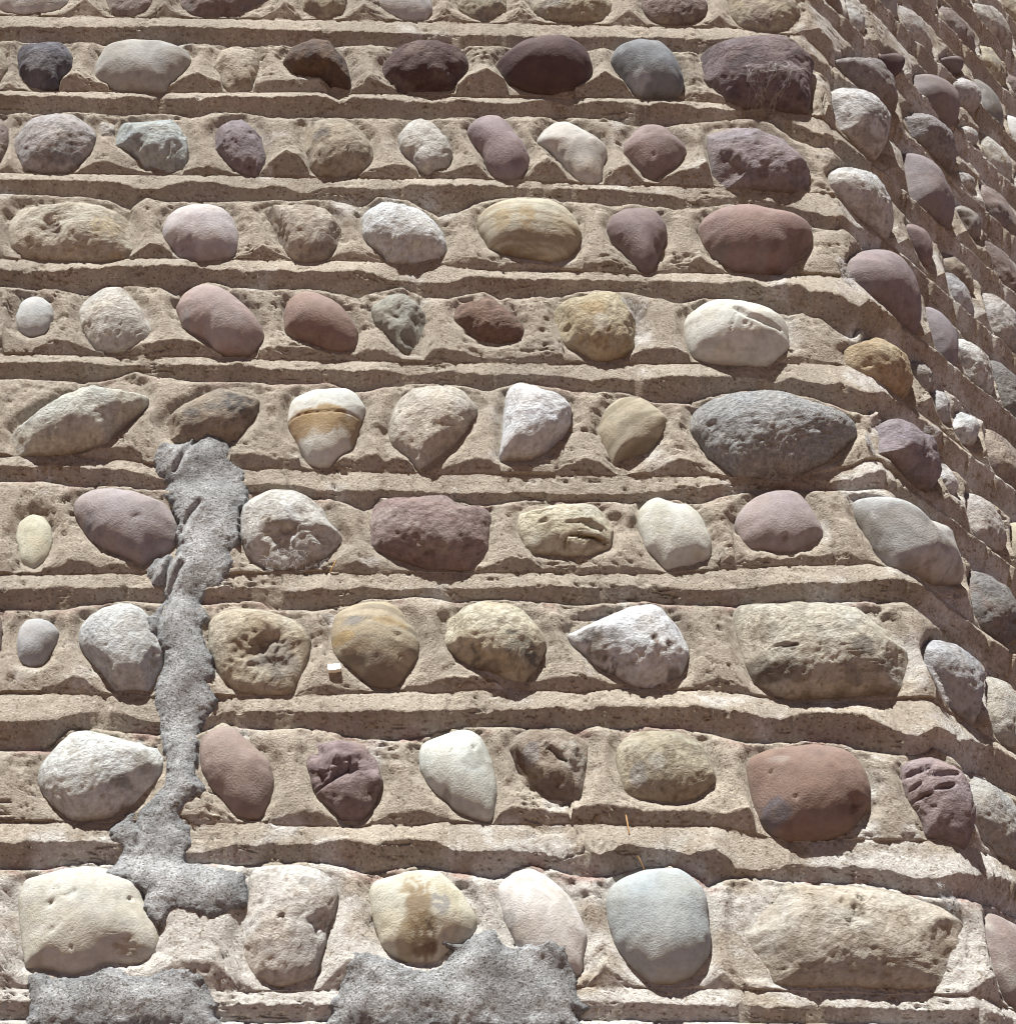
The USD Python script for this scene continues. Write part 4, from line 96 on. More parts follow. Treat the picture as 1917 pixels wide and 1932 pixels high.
[5,"b59f83","8a7763","rough",23.8,"slanting tan cobble speckled dark grey",[-731,2709,-729,2724,-718,2736,-699,2748,-679,2759,-662,2766,-649,2765,-641,2757,-636,2745,-638,2731,-645,2718,-654,2702,-662,2694,-688,2690,-711,2690,-727,2697],{"blob":[[-658,2733,15.8,12.0,"6f6a68",0.8],[-702,2717,9.4,5.9,"77706a",0.7],[-681,2723,9.4,6.0,"7c746d",0.6]]}],
[5,"e2dfd0","cfc9b4","smooth",24.8,"cream cobble with an ochre band across it",[-607,2734,-605,2746,-597,2753,-582,2761,-559,2764,-547,2764,-538,2757,-532,2747,-528,2739,-532,2723,-536,2707,-542,2686,-553,2676,-560,2667,-574,2664,-586,2668,-594,2683,-604,2701,-608,2718],{"blob":[[-596,2710,20.5,16.8,"b98a4c",0.95],[-568,2711,30.1,15.9,"c0944f",0.95],[-541,2707,19.0,16.8,"b08a55",0.9],[-576,2716,4.7,2.4,"6d4a22",0.8],[-552,2710,6.3,3.6,"8d6424",0.7],[-588,2698,25.2,7.9,"c9a878",0.6]],"crack":[[-607,2717,-527,2721,1.1,2]]}],
[5,"ddd1bd","c2b197","rough",28.3,"rounded cream cobble",[-505,2719,-502,2737,-494,2753,-482,2763,-463,2767,-440,2768,-427,2763,-420,2750,-414,2738,-417,2727,-427,2709,-442,2687,-456,2668,-466,2658,-475,2660,-485,2673,-494,2683,-503,2692,-506,2706],{"cut":[[-432,2687,0.75,-0.5]]}],
[5,"e4e5e8","c9cbd0","angular",30.1,"broken white quartz cobble",[-387,2749,-384,2761,-377,2769,-357,2768,-350,2762,-335,2757,-323,2750,-317,2740,-320,2720,-328,2704,-343,2688,-362,2676,-382,2675,-393,2673,-395,2678,-391,2703,-389,2727],{"cut":[[-331,2695,0.9,-0.55]]}],
[5,"c3b18d","a08b65","band",19.6,"olive-tan veined cobble",[-288,2729,-279,2747,-266,2757,-251,2759,-240,2756,-228,2744,-218,2732,-222,2718,-232,2700,-244,2684,-255,2672,-269,2658,-276,2662,-282,2678,-288,2697,-292,2711],{"cut":[[-242,2679,0.8,-0.45]],"band":[35,14]}],
[5,"a3a19e","cbc9c5","coarse",44,"large dark grey coarse-grained cobble",[-197,2729,-192,2739,-180,2749,-158,2758,-128,2762,-94,2761,-65,2748,-30,2736,-20,2723,-24,2710,-40,2693,-61,2674,-96,2659,-131,2656,-157,2657,-170,2671,-182,2682,-191,2700,-199,2715],{}],
[6,"d5d0ae","bdb694","smooth",7.9,"",[-863,2579,-862,2598,-851,2608,-839,2605,-831,2593,-827,2575,-830,2556,-842,2543,-854,2550],{}],
[6,"b29f9b","9b8985","smooth",28.0,"mauve cobble with a grey edge",[-813,2618,-807,2629,-795,2635,-776,2636,-754,2633,-736,2625,-720,2618,-713,2605,-708,2592,-710,2571,-718,2563,-731,2556,-739,2546,-751,2550,-764,2558,-779,2565,-789,2573,-801,2589,-810,2604],{"dent":[[-746,2588,4.3,3],[-737,2542,11.4,5]],"blob":[[-794,2582,8.9,16.3,"7c797a",0.8]]}],
[6,"dcd8cd","bdb4a5","rough",30.5,"cream cobble with a deep hollow in its face",[-650,2605,-648,2620,-637,2632,-618,2636,-599,2635,-584,2628,-570,2615,-563,2598,-552,2586,-546,2572,-557,2561,-573,2554,-592,2545,-615,2545,-633,2550,-645,2564,-650,2580],{"dent":[[-606,2566,15.8,15],[-621,2572,8.3,6],[-576,2576,8.4,6]],"blob":[[-621,2586,9.1,7.3,"b7a58c",0.6]]}],
[6,"a9887f","936f68","rough",30.3,"big wine-red cobble with pale veins",[-527,2595,-525,2610,-518,2623,-508,2627,-487,2628,-465,2631,-448,2630,-439,2622,-431,2617,-423,2613,-408,2615,-404,2607,-407,2581,-408,2564,-414,2551,-425,2544,-449,2545,-472,2545,-487,2551,-505,2559,-517,2566,-527,2577],{"blob":[[-510,2602,13.9,7.4,"c0a89d",0.7],[-510,2571,13.7,2.2,"d6c4bb",0.9],[-482,2580,16.9,2.2,"d2c0b8",0.8],[-446,2595,9.3,2.6,"d2c0b8",0.8],[-461,2560,21.4,7.3,"b9a083",0.6]]}],
[6,"dfd4b2","c4b288","crack",21.5,"cream fissured cobble with dark horizontal gashes",[-379,2604,-375,2615,-365,2623,-351,2625,-337,2623,-325,2621,-311,2622,-298,2620,-288,2608,-282,2599,-286,2586,-289,2570,-305,2563,-311,2559,-333,2559,-353,2562,-367,2562,-374,2571,-378,2584,-380,2595],{"crack":[[-320,2592,-298,2584,4.4,12],[-333,2589,-311,2591,2.0,6],[-331,2575,-291,2574,2.4,8],[-362,2558,-314,2553,4.4,10],[-366,2604,-349,2605,1.4,5],[-359,2592,-351,2591,1.5,6],[-306,2575,-291,2570,3.4,8],[-334,2573,-336,2561,1.7,4]]}],
[6,"dcdac9","c8c1a4","smooth",22.7,"smooth ivory cobble",[-260,2601,-258,2616,-249,2627,-239,2632,-230,2627,-219,2623,-207,2622,-197,2611,-192,2598,-188,2585,-187,2572,-191,2558,-204,2552,-218,2547,-231,2543,-238,2547,-245,2558,-254,2570,-258,2587],{"cut":[[-212,2541,0.4,-0.8]]}],
[6,"b39c97","9d847d","smooth",21.6,"smooth dusty-pink round cobble",[-162,2598,-159,2611,-151,2623,-135,2635,-119,2641,-103,2642,-92,2638,-83,2623,-76,2603,-73,2589,-82,2578,-93,2569,-115,2565,-134,2568,-149,2569,-159,2578],{"dent":[[-117,2577,2.3,4],[-145,2564,1.7,5]],"cut":[[-92,2564,0.5,-0.75]]}],
[7,"b5b6b8","a3a3a4","smooth",14.4,"",[-850,2462,-849,2478,-843,2488,-832,2490,-820,2486,-811,2475,-812,2463,-817,2452,-823,2439,-836,2437,-846,2445],{}],
[7,"d6d7d3","b8b7b0","rough",28.2,"pale grey-white cobble beside the cement streak",[-795,2468,-794,2480,-787,2491,-775,2501,-761,2505,-748,2505,-737,2500,-729,2490,-723,2475,-716,2463,-711,2445,-713,2429,-719,2413,-729,2406,-743,2406,-758,2414,-771,2429,-784,2447,-792,2458],{}],
[7,"d1bf9c","a48a64","pit",28.7,"crumbly tan cobble with a wide broken hollow",[-675,2482,-671,2492,-662,2498,-643,2500,-619,2501,-603,2494,-591,2485,-582,2475,-578,2462,-580,2445,-585,2429,-591,2417,-592,2408,-607,2406,-627,2408,-646,2412,-660,2424,-667,2435,-673,2458],{"dent":[[-611,2442,31.2,20],[-617,2456,9.4,8],[-658,2418,7.7,8]],"blob":[[-611,2441,24.6,21.7,"8f8073",0.75]]}],
[7,"c4ae86","a08c6c","band",27.9,"banded yellow-brown cobble",[-560,2487,-556,2496,-541,2505,-523,2509,-507,2509,-498,2503,-489,2491,-480,2477,-477,2464,-478,2449,-487,2435,-494,2422,-500,2416,-514,2414,-524,2416,-532,2426,-543,2437,-555,2447,-560,2459,-561,2472],{"dent":[[-499,2460,3.2,3]],"blob":[[-538,2476,10.3,5.1,"8f8d8c",0.6],[-549,2461,11.7,5.1,"d2a858",0.7],[-506,2475,17.7,5.1,"cfa55c",0.6],[-510,2423,23.2,16.6,"8d7058",0.6]],"band":[-10,9]}],
[7,"e0d2ad","b9a67f","pit",35.1,"cream cobble spotted with dark lichen",[-455,2474,-452,2487,-443,2492,-437,2501,-425,2506,-405,2507,-389,2505,-376,2496,-366,2484,-359,2472,-357,2459,-360,2445,-368,2432,-378,2421,-381,2416,-397,2416,-408,2422,-415,2430,-428,2435,-441,2445,-451,2459],{"blob":[[-425,2448,5.9,6.8,"6e6455",0.85],[-425,2436,7.4,5.1,"6e6455",0.8],[-393,2458,8.9,2.6,"77705f",0.85],[-390,2443,8.9,10.2,"857b66",0.8],[-373,2442,8.9,8.5,"6b6458",0.9],[-388,2470,4.5,3.4,"9a8763",0.7],[-378,2450,4.5,5.1,"857b66",0.8],[-404,2470,3.0,3.4,"9c8f74",0.7],[-417,2427,20.6,10.0,"8a7866",0.7]]}],
[7,"e2e2e2","c9c9c6","rough",30.9,"white cobble with a dark lichen-stained side",[-339,2473,-334,2481,-320,2490,-302,2495,-282,2500,-267,2504,-254,2505,-244,2502,-239,2493,-232,2483,-224,2474,-221,2462,-222,2447,-229,2432,-237,2421,-250,2417,-262,2415,-275,2416,-288,2422,-300,2429,-312,2439,-324,2451,-334,2461],{"dent":[[-258,2454,3.2,5],[-244,2450,2.9,5]],"blob":[[-318,2465,12.0,10.3,"7d726a",0.85],[-334,2455,9.0,10.3,"c2b6a4",0.8],[-309,2449,13.4,10.2,"a08f78",0.8],[-303,2429,10.4,13.5,"6d5f54",0.85],[-258,2454,3.3,8.6,"7a5230",0.9],[-244,2450,3.3,6.8,"7a5230",0.9],[-239,2425,7.5,8.4,"74645a",0.75],[-295,2459,7.5,6.9,"8d867c",0.7]]}],
[7,"d3c8ae","8d7a5f","pit",39.4,"largest mottled cream-and-brown cobble",[-174,2499,-168,2505,-148,2504,-122,2505,-90,2505,-59,2502,-36,2497,-23,2488,-16,2475,-11,2460,-11,2443,-15,2427,-22,2416,-37,2408,-72,2405,-104,2403,-129,2402,-141,2406,-154,2414,-166,2424,-173,2441,-175,2465,-176,2482],{"blob":[[-163,2431,12.6,11.3,"7d6b55",0.75],[-147,2423,17.6,7.1,"75624c",0.7],[-137,2443,11.4,3.1,"6e5a45",0.8],[-64,2444,11.5,8.6,"75655a",0.7],[-122,2418,11.3,7.0,"8d7a62",0.6]],"crack":[[-146,2445,-126,2443,1.9,5]]}],
[8,"e1e2dc","c8c8bb","rough",29.8,"large off-white cobble left of the cement streak",[-817,2330,-815,2339,-810,2346,-801,2360,-792,2370,-775,2372,-762,2371,-746,2366,-726,2363,-714,2360,-708,2352,-706,2336,-710,2320,-715,2307,-725,2301,-739,2295,-747,2288,-755,2285,-780,2284,-789,2289,-799,2297,-809,2309,-815,2321],{"blob":[[-739,2312,9.6,6.1,"8f897b",0.6],[-722,2336,11.1,9.3,"bdb9a8",0.6]]}],
[8,"aa8b7c","947263","smooth",22.0,"brown slanting cobble right of the cement streak",[-677,2349,-676,2364,-668,2374,-657,2377,-647,2375,-637,2366,-624,2353,-612,2340,-608,2323,-610,2308,-616,2291,-620,2284,-632,2284,-642,2288,-654,2304,-667,2319,-674,2332],{}],
[8,"a38480","7d5a58","angular",22.1,"wine-red wedge-shaped cobble with deep cavities",[-582,2348,-581,2365,-575,2372,-560,2367,-540,2362,-521,2357,-517,2344,-513,2329,-511,2321,-514,2309,-518,2297,-527,2285,-539,2278,-547,2282,-556,2291,-565,2300,-572,2306,-575,2315,-579,2332],{"dent":[[-567,2347,6.7,9],[-537,2330,8.9,14],[-550,2325,8.8,14],[-566,2321,11.7,12],[-519,2304,5.8,7]],"crack":[[-575,2307,-531,2330,5.8,12]]}],
[8,"d6d8cb","bcbfae","smooth",22.2,"pale greenish cobble",[-480,2347,-477,2358,-467,2364,-453,2369,-441,2373,-431,2372,-422,2365,-416,2353,-412,2340,-410,2324,-409,2308,-413,2287,-417,2281,-431,2284,-445,2290,-454,2299,-467,2312,-475,2324,-479,2335],{"dent":[[-451,2342,1.3,4],[-430,2347,2.1,4]],"blob":[[-429,2335,11.4,11.0,"b1b09f",0.7],[-455,2303,4.2,6.1,"8c8268",0.5]]}],
[8,"ae9880","8b6a4e","angular",20.6,"brown cobble with a pale grey upper right side",[-397,2353,-391,2365,-380,2372,-361,2371,-339,2369,-328,2365,-323,2354,-323,2340,-328,2323,-333,2308,-339,2296,-349,2292,-360,2294,-369,2300,-378,2313,-386,2322,-392,2338],{"dent":[[-356,2337,9.0,7]],"blob":[[-338,2339,12.9,17.4,"bdb3a0",0.9],[-391,2333,8.5,18.8,"8a6647",0.8],[-366,2305,21.2,13.9,"8b6f55",0.7],[-378,2340,8.6,9.5,"a8a09c",0.7]],"crack":[[-365,2347,-347,2333,3.3,7]]}],
[8,"c5b490","a48d65","rough",23.4,"sandy yellow squarish cobble",[-301,2343,-298,2357,-290,2367,-278,2370,-260,2370,-238,2370,-226,2368,-220,2360,-214,2344,-209,2330,-208,2320,-217,2310,-230,2300,-247,2295,-273,2298,-287,2301,-295,2309,-299,2322],{"blob":[[-283,2319,8.6,12.5,"a3a09d",0.6],[-265,2330,8.6,9.4,"cdc6b6",0.6]]}],
[8,"9f7763","8a6252","smooth",34.3,"large chocolate-brown smooth cobble with a ring mark",[-180,2334,-175,2343,-162,2350,-141,2354,-116,2356,-95,2353,-82,2348,-74,2339,-69,2326,-68,2311,-70,2296,-78,2284,-88,2272,-101,2264,-117,2261,-138,2260,-156,2261,-167,2268,-174,2278,-178,2294,-180,2317],{"dent":[[-164,2318,1.5,4],[-145,2291,1.5,4],[-88,2289,6.2,6]],"blob":[[-162,2280,13.1,12.8,"77707a",0.75],[-162,2280,5.4,6.4,"8f7666",0.9],[-158,2330,10.9,5.3,"b09a8c",0.5]]}],
[8,"ac8f8d","8f7173","crack",26.5,"pinkish cobble gashed with holes at the corner",[-37,2334,-29,2339,-14,2343,0,2345,11,2343,21,2334,30,2325,35,2306,33,2280,26,2261,15,2251,1,2254,-14,2260,-25,2262,-27,2277,-34,2296,-38,2317],{"crack":[[-41,2320,-14,2324,3.8,9],[-16,2316,2,2318,4.6,12],[-34,2307,-25,2309,2.5,6],[-14,2301,-3,2303,3.8,9],[-41,2294,-18,2298,2.0,6],[-38,2288,-28,2289,2.0,6]]}],
[9,"d7d0bc","c2b798","smooth",25.2,"broad cream cobble at bottom left of the cement",[-819,2188,-821,2213,-817,2230,-802,2235,-784,2240,-767,2243,-752,2241,-736,2235,-719,2226,-716,2215,-711,2201,-702,2187,-699,2174,-703,2162,-714,2154,-724,2153,-744,2154,-752,2149,-769,2145,-788,2150,-809,2152],{"dent":[[-787,2215,3.0,3],[-771,2211,2.7,4],[-776,2207,2.2,3],[-790,2201,3.5,5],[-787,2178,2.7,3],[-725,2207,1.9,4],[-728,2163,12.0,5]]}],
[9,"dacfc0","c2b49f","rough",22.5,"large rough-broken cream cobble",[-627,2230,-624,2237,-610,2241,-583,2243,-567,2239,-554,2228,-549,2213,-552,2199,-558,2185,-559,2171,-563,2158,-568,2141,-581,2136,-600,2132,-616,2139,-629,2146,-630,2158,-636,2172,-631,2193,-627,2214],{"dent":[[-561,2181,10.9,7]],"blob":[[-577,2220,6.7,5.8,"a39c92",0.6]],"crack":[[-600,2187,-594,2188,1.1,3],[-595,2188,-594,2176,1.1,3]]}],
[9,"d9d0b2","c3b68e","smooth",24.2,"cream cobble with a rusty brown vertical stain",[-525,2216,-521,2226,-509,2230,-490,2235,-476,2236,-462,2234,-452,2225,-442,2215,-435,2202,-430,2189,-433,2178,-441,2170,-453,2163,-464,2152,-481,2150,-494,2153,-506,2160,-513,2167,-517,2180,-522,2199],{"blob":[[-484,2208,13.5,21.5,"b3925f",0.85],[-483,2188,14.8,21.2,"a07c4a",0.85],[-479,2171,13.4,23.7,"926b38",0.85],[-472,2179,4.0,7.0,"5f3d1f",0.9],[-463,2198,8.1,11.4,"9a938c",0.85],[-493,2166,8.0,16.7,"c2a46c",0.6],[-475,2164,6.7,6.9,"8a6136",0.7]]}],
[9,"dbd2c8","c3b6a6","smooth",20.1,"pale pinkish-white cobble partly under grey cement",[-413,2218,-407,2226,-395,2234,-383,2238,-372,2233,-361,2224,-351,2213,-345,2201,-340,2188,-336,2174,-339,2162,-343,2141,-355,2137,-385,2149,-399,2168,-407,2186,-411,2205],{"blob":[[-404,2187,6.8,8.5,"a5a09b",0.6]]}],
[9,"b5bbb8","a6aaa3","smooth",32.8,"smooth blue-grey round cobble",[-320,2204,-315,2218,-302,2227,-285,2233,-267,2235,-253,2235,-241,2227,-232,2217,-229,2205,-230,2188,-229,2170,-233,2153,-242,2142,-254,2134,-268,2129,-285,2131,-295,2139,-305,2152,-313,2166,-317,2184],{}],
[9,"cdbfa8","b09a7c","rough",29.5,"very broad sandstone-coloured cobble at the foot of the corner",[-203,2205,-197,2217,-186,2224,-163,2221,-128,2219,-100,2217,-76,2216,-54,2210,-37,2204,-21,2198,-10,2189,0,2182,4,2167,-1,2143,-21,2127,-56,2122,-113,2125,-169,2127,-202,2134,-208,2148,-211,2175,-207,2193],{"dent":[[-98,2199,3.6,8],[-115,2196,3.0,6],[-103,2184,8.3,8],[-111,2173,4.1,6]],"blob":[[-103,2184,9.3,4.8,"7a6148",0.7],[-181,2209,13.9,3.6,"cfb07c",0.6]]}],
[0,"a69791","8b7c78","rough",33.0,"",[67,3323,117,3369,163,3402,179,3392,202,3385,210,3374,212,3349,205,3321,184,3311,156,3307,127,3306,98,3308,77,3315],{}],
[-1,"6d4c47","553a39","smooth",22.9,"dark maroon cobble high on the return wall",[192,3430,239,3471,267,3479,265,3461,245,3428,222,3411,205,3417],{}],
[-1,"96807b","7c6766","smooth",33.2,"",[300,3478,329,3503,364,3519,395,3521,416,3508,411,3478,397,3444,375,3425,348,3423,322,3425,303,3428,294,3444],{}],
[1,"dcd8d4","8d8078","rough",38.4,"white-topped cobble beside the corner",[45,3248,62,3269,89,3289,113,3296,142,3294,162,3290,168,3278,158,3248,141,3204,130,3192,112,3188,84,3188,59,3190,41,3195,41,3221],{}],
[0,"a69c9c","8f8586","rough",28.7,"",[239,3363,268,3389,300,3400,339,3408,365,3404,375,3382,364,3345,351,3324,325,3326,291,3330,262,3329,234,3330],{}],
[-1,"c8c0be","aea6a2","rough",25.8,"",[422,3558,451,3590,476,3604,502,3604,514,3583,489,3539,462,3529,433,3529,418,3536],{}],
[1,"978484","7d696a","smooth",33.9,"smooth purple-grey cobble on the return wall",[210,3265,226,3279,252,3286,266,3280,273,3259,291,3243,306,3231,309,3208,301,3190,273,3179,239,3175,213,3178,206,3195,207,3227],{}],
[2,"dedcd7","bdb8b0","rough",30.6,"big white cobble beside the corner",[-2,3084,20,3106,55,3132,79,3140,97,3135,116,3131,126,3114,134,3100,129,3077,114,3053,91,3048,67,3051,37,3050,13,3058,-1,3068],{}],
[2,"967670","7c5c58","smooth",18.7,"",[168,3111,183,3127,203,3134,216,3130,225,3118,222,3096,214,3074,199,3071,184,3083,174,3097],{}],
[-1,"d7d2cd","bdb8b2","rough",15.5,"",[403,3450,436,3479,474,3495,472,3468,440,3446,414,3440],{}],
[1,"afa096","93857c","rough",19.5,"",[333,3251,354,3273,378,3276,399,3269,391,3232,367,3217,347,3224],{}],
[2,"b9a58c","98846c","rough",13.8,"",[259,3127,283,3144,315,3146,331,3139,344,3118,332,3100,300,3098,271,3104],{}],
[0,"d2cdc8","b7b1aa","rough",11.2,"",[368,3345,397,3362,427,3370,428,3342,402,3334,381,3332],{}],
[-2,"8c736e","725a58","smooth",20.6,"",[404,3592,446,3630,480,3645,476,3620,451,3596,416,3586],{}],
[3,"9b8280","7f6767","smooth",36.7,"big purple-brown cobble beside the corner",[4,2953,28,2979,60,3005,85,3020,104,3023,121,3013,133,3004,143,2990,147,2973,146,2947,141,2929,122,2911,104,2911,75,2912,49,2914,26,2913,12,2920,2,2933],{}],
[3,"9b8c91","7f7176","smooth",20.1,"",[181,2993,195,3003,214,2998,228,2988,239,2974,234,2946,223,2919,210,2914,194,2924,185,2945,180,2969],{}],
[4,"d4b482","b58f58","pit",27.6,"ochre-yellow angular cobble beside the corner",[-22,2825,-12,2829,-2,2832,27,2858,49,2864,70,2865,91,2866,98,2851,97,2833,96,2814,94,2799,72,2792,45,2789,14,2784,-7,2786,-16,2794,-22,2805],{"dent":[[-18,2785,5.5,5],[12,2796,3.7,5],[-3,2798,3.6,5],[42,2827,3.9,4]]}],
[4,"bebab9","a39e9c","rough",11.1,"",[155,2853,173,2868,185,2862,189,2845,182,2821,163,2813,149,2822],{}],
[4,"b9b0a6","9d9186","rough",13.2,"",[110,2867,130,2884,145,2888,160,2874,155,2854,137,2837,125,2844,112,2853],{}],
[2,"c8c3c3","aaa5a4","rough",14.9,"",[256,3100,281,3105,303,3097,316,3079,317,3050,298,3048,277,3056,262,3068],{}],
[4,"e1e1de","c8c7c2","rough",16.0,"",[190,2835,213,2856,244,2865,253,2847,234,2815,205,2804,189,2814],{}],
[5,"a59196","85727a","angular",31.0,"purple angular cobble at the corner",[-5,2720,9,2731,30,2747,37,2737,69,2752,93,2755,109,2748,123,2743,116,2719,103,2699,87,2680,69,2678,48,2682,25,2688,1,2689,-7,2702],{}],
[5,"d7d2d0","bdb8b4","rough",10.5,"",[133,2742,146,2750,160,2734,165,2716,155,2708,135,2704,126,2718],{}],
[6,"c3c0b9","8f857a","smooth",32.5,"long pale grey cobble wrapping the corner",[-41,2629,-33,2632,-15,2631,2,2622,34,2624,68,2632,95,2639,110,2636,110,2620,114,2609,124,2597,127,2582,100,2571,58,2555,26,2552,1,2546,-12,2550,-25,2568,-33,2588,-39,2611],{"blob":[[-38,2585,18.7,27.9,"6f5d4c",0.6]]}],
[7,"bebcbe","8f8b8c","rough",27.3,"rough grey-white cobble low on the return wall",[11,2461,33,2481,58,2488,82,2487,108,2485,119,2465,102,2425,82,2402,58,2407,38,2417,23,2430,13,2445],{}],
[-7,"9c7f76","9c7f76","rough",15.8,"",[-52,4275,-55,4292,-66,4309,-89,4315,-114,4315,-133,4306,-143,4291,-147,4275,-148,4257,-133,4241,-108,4236,-85,4236,-62,4242,-51,4258],{}],
[-7,"9c7f76","a98f86","rough",15.1,"",[142,4264,148,4282,134,4298,105,4301,79,4298,55,4292,36,4280,30,4264,31,4247,44,4233,69,4227,97,4227,120,4235,134,4249],{}],
[-7,"a98f86","b9b4ac","smooth",17.3,"",[253,4268,253,4289,238,4306,215,4309,195,4307,176,4301,163,4287,161,4268,165,4250,178,4232,199,4226,220,4227,237,4237,247,4252],{}],
[-7,"cabfb6","9c7f76","pit",20.5,"",[351,4265,349,4282,339,4296,323,4305,302,4305,281,4301,271,4282,270,4265,268,4248,275,4231,293,4225,314,4225,334,4232,348,4247],{}],
[-7,"8f8781","dcdad2","smooth",20.2,"",[479,4266,483,4287,466,4303,437,4305,413,4302,388,4297,367,4285,360,4266,363,4248,379,4233,404,4226,430,4227,454,4235,470,4250],{}],
[-7,"a98f86","d8d2c4","smooth",14.4,"",[574,4262,566,4279,552,4290,536,4295,519,4298,501,4294,492,4279,493,4262,497,4245,510,4231,528,4228,544,4229,561,4232,574,4244],{}],
[-7,"d8d2c4","c9bda8","rough",16.0,"",[689,4262,689,4279,673,4294,647,4296,626,4293,606,4289,590,4278,586,4262,591,4245,608,4232,631,4226,654,4227,673,4234,684,4247],{}],
[-7,"b8a188","b9b4ac","rough",18.5,"",[822,4265,824,4283,807,4299,779,4305,751,4305,723,4298,707,4282,706,4265,706,4248,717,4230,744,4225,774,4225,798,4234,813,4249],{}],
[-7,"d8d2c4","cabfb6","smooth",19.1,"",[939,4266,933,4284,916,4299,894,4305,871,4304,851,4297,840,4282,836,4266,835,4247,851,4231,877,4228,898,4232,918,4237,934,4249],{}],
[-6,"b9b4ac","b9b4ac","pit",15.8,"",[-89,4144,-96,4160,-106,4172,-117,4179,-131,4183,-145,4178,-151,4162,-150,4144,-147,4127,-137,4113,-124,4109,-111,4109,-98,4112,-88,4125],{}],
[-6,"9c7f76","a98f86","smooth",15.0,"",[34,4135,33,4151,22,4166,2,4172,-19,4173,-41,4168,-54,4153,-53,4135,-46,4120,-36,4106,-18,4097,4,4097,25,4102,34,4119],{}],
[-6,"b9b4ac","a98f86","smooth",18.2,"",[126,4137,122,4154,110,4167,94,4176,74,4177,54,4173,45,4155,46,4137,47,4121,55,4104,74,4097,93,4097,112,4104,124,4119],{}],
[-6,"cabfb6","a98f86","rough",17.9,"",[260,4138,254,4157,236,4173,211,4179,185,4178,163,4170,149,4155,142,4138,142,4117,161,4101,190,4099,214,4102,238,4106,257,4119],{}],
[-6,"b8a188","b8a188","smooth",16.0,"",[354,4131,351,4146,340,4159,324,4166,305,4167,286,4163,277,4147,278,4131,279,4116,285,4101,303,4095,323,4095,340,4101,351,4115],{}],
[-6,"a98f86","a98f86","pit",19.3,"",[471,4134,474,4153,460,4169,433,4173,408,4172,384,4165,369,4151,366,4134,369,4118,382,4102,406,4095,433,4095,455,4104,466,4119],{}],
[-6,"d8d2c4","a98f86","rough",17.3,"",[591,4133,594,4152,579,4167,553,4170,530,4167,508,4163,491,4150,487,4133,489,4116,501,4100,524,4095,549,4096,569,4105,582,4118],{}],
[-6,"d8d2c4","cabfb6","pit",20.9,"",[729,4138,727,4157,709,4173,683,4179,655,4179,630,4171,616,4155,611,4138,607,4118,621,4099,651,4096,678,4100,702,4107,721,4120],{}],
[-6,"b9b4ac","d8d2c4","smooth",17.8,"",[830,4132,828,4146,821,4162,803,4168,781,4168,762,4161,750,4147,747,4132,749,4116,760,4103,779,4097,799,4096,821,4099,832,4116],{}],
[-5,"cabfb6","b8a188","rough",14.3,"",[-94,4018,-96,4036,-104,4053,-117,4060,-131,4060,-141,4051,-146,4034,-148,4018,-149,3998,-140,3980,-126,3976,-113,3978,-101,3984,-94,3999],{}],
[-5,"dcdad2","dcdad2","rough",16.9,"",[37,4005,29,4022,14,4035,-5,4041,-25,4041,-43,4035,-54,4022,-58,4005,-54,3987,-36,3974,-15,3972,3,3972,24,3974,38,3987],{}],
[-5,"b8a188","8f8781","rough",20.6,"",[160,4004,157,4021,143,4036,118,4041,94,4039,70,4034,50,4022,42,4004,47,3986,67,3975,91,3971,114,3969,141,3972,158,3986],{}],
[-5,"c6b58f","dcdad2","pit",17.7,"",[272,4005,268,4023,255,4039,232,4044,212,4041,193,4035,178,4023,171,4005,174,3986,193,3973,215,3971,235,3970,257,3973,271,3987],{}],
[-5,"9c7f76","cabfb6","rough",16.0,"",[404,4001,398,4016,381,4029,355,4036,325,4036,300,4030,291,4015,291,4001,291,3985,305,3969,334,3965,363,3966,386,3973,401,3985],{}],
[-5,"8f8781","b8a188","rough",20.3,"",[520,4003,517,4019,503,4031,484,4038,461,4040,435,4037,421,4020,422,4003,425,3987,433,3972,453,3965,477,3965,500,3971,516,3985],{}],
[-5,"c6b58f","c9bda8","pit",19.0,"",[609,4005,612,4024,601,4040,581,4042,564,4039,547,4036,532,4023,527,4005,528,3987,538,3972,555,3966,573,3967,590,3975,602,3988],{}],
[-5,"c6b58f","dcdad2","smooth",18.2,"",[721,4006,717,4024,702,4038,681,4040,662,4041,640,4039,625,4025,625,4006,633,3989,648,3976,666,3969,686,3967,706,3972,718,3988],{}],
[-5,"c6b58f","dcdad2","pit",17.7,"",[852,4004,840,4019,823,4031,801,4040,775,4042,749,4037,738,4021,739,4004,744,3987,761,3973,786,3969,811,3968,837,3971,854,3985],{}],
[-4,"d8d2c4","d8d2c4","smooth",14.7,"",[-83,3890,-84,3910,-91,3927,-106,3932,-121,3929,-135,3922,-147,3909,-153,3890,-153,3868,-141,3854,-126,3851,-113,3850,-97,3853,-86,3869],{}],
[-4,"c6b58f","b9b4ac","rough",16.6,"",[15,3874,17,3891,10,3906,-5,3911,-21,3912,-38,3906,-49,3891,-50,3874,-48,3860,-43,3845,-30,3837,-13,3837,3,3843,12,3859],{}],
[-4,"cabfb6","c6b58f","rough",17.3,"",[146,3879,141,3895,129,3912,102,3920,73,3920,47,3913,34,3897,31,3879,37,3860,55,3846,81,3839,109,3837,139,3841,151,3860],{}],
[-4,"c9bda8","cabfb6","smooth",16.7,"",[277,3873,281,3890,265,3905,238,3909,212,3907,188,3902,171,3889,168,3873,169,3857,181,3841,206,3836,233,3836,255,3845,268,3858],{}],
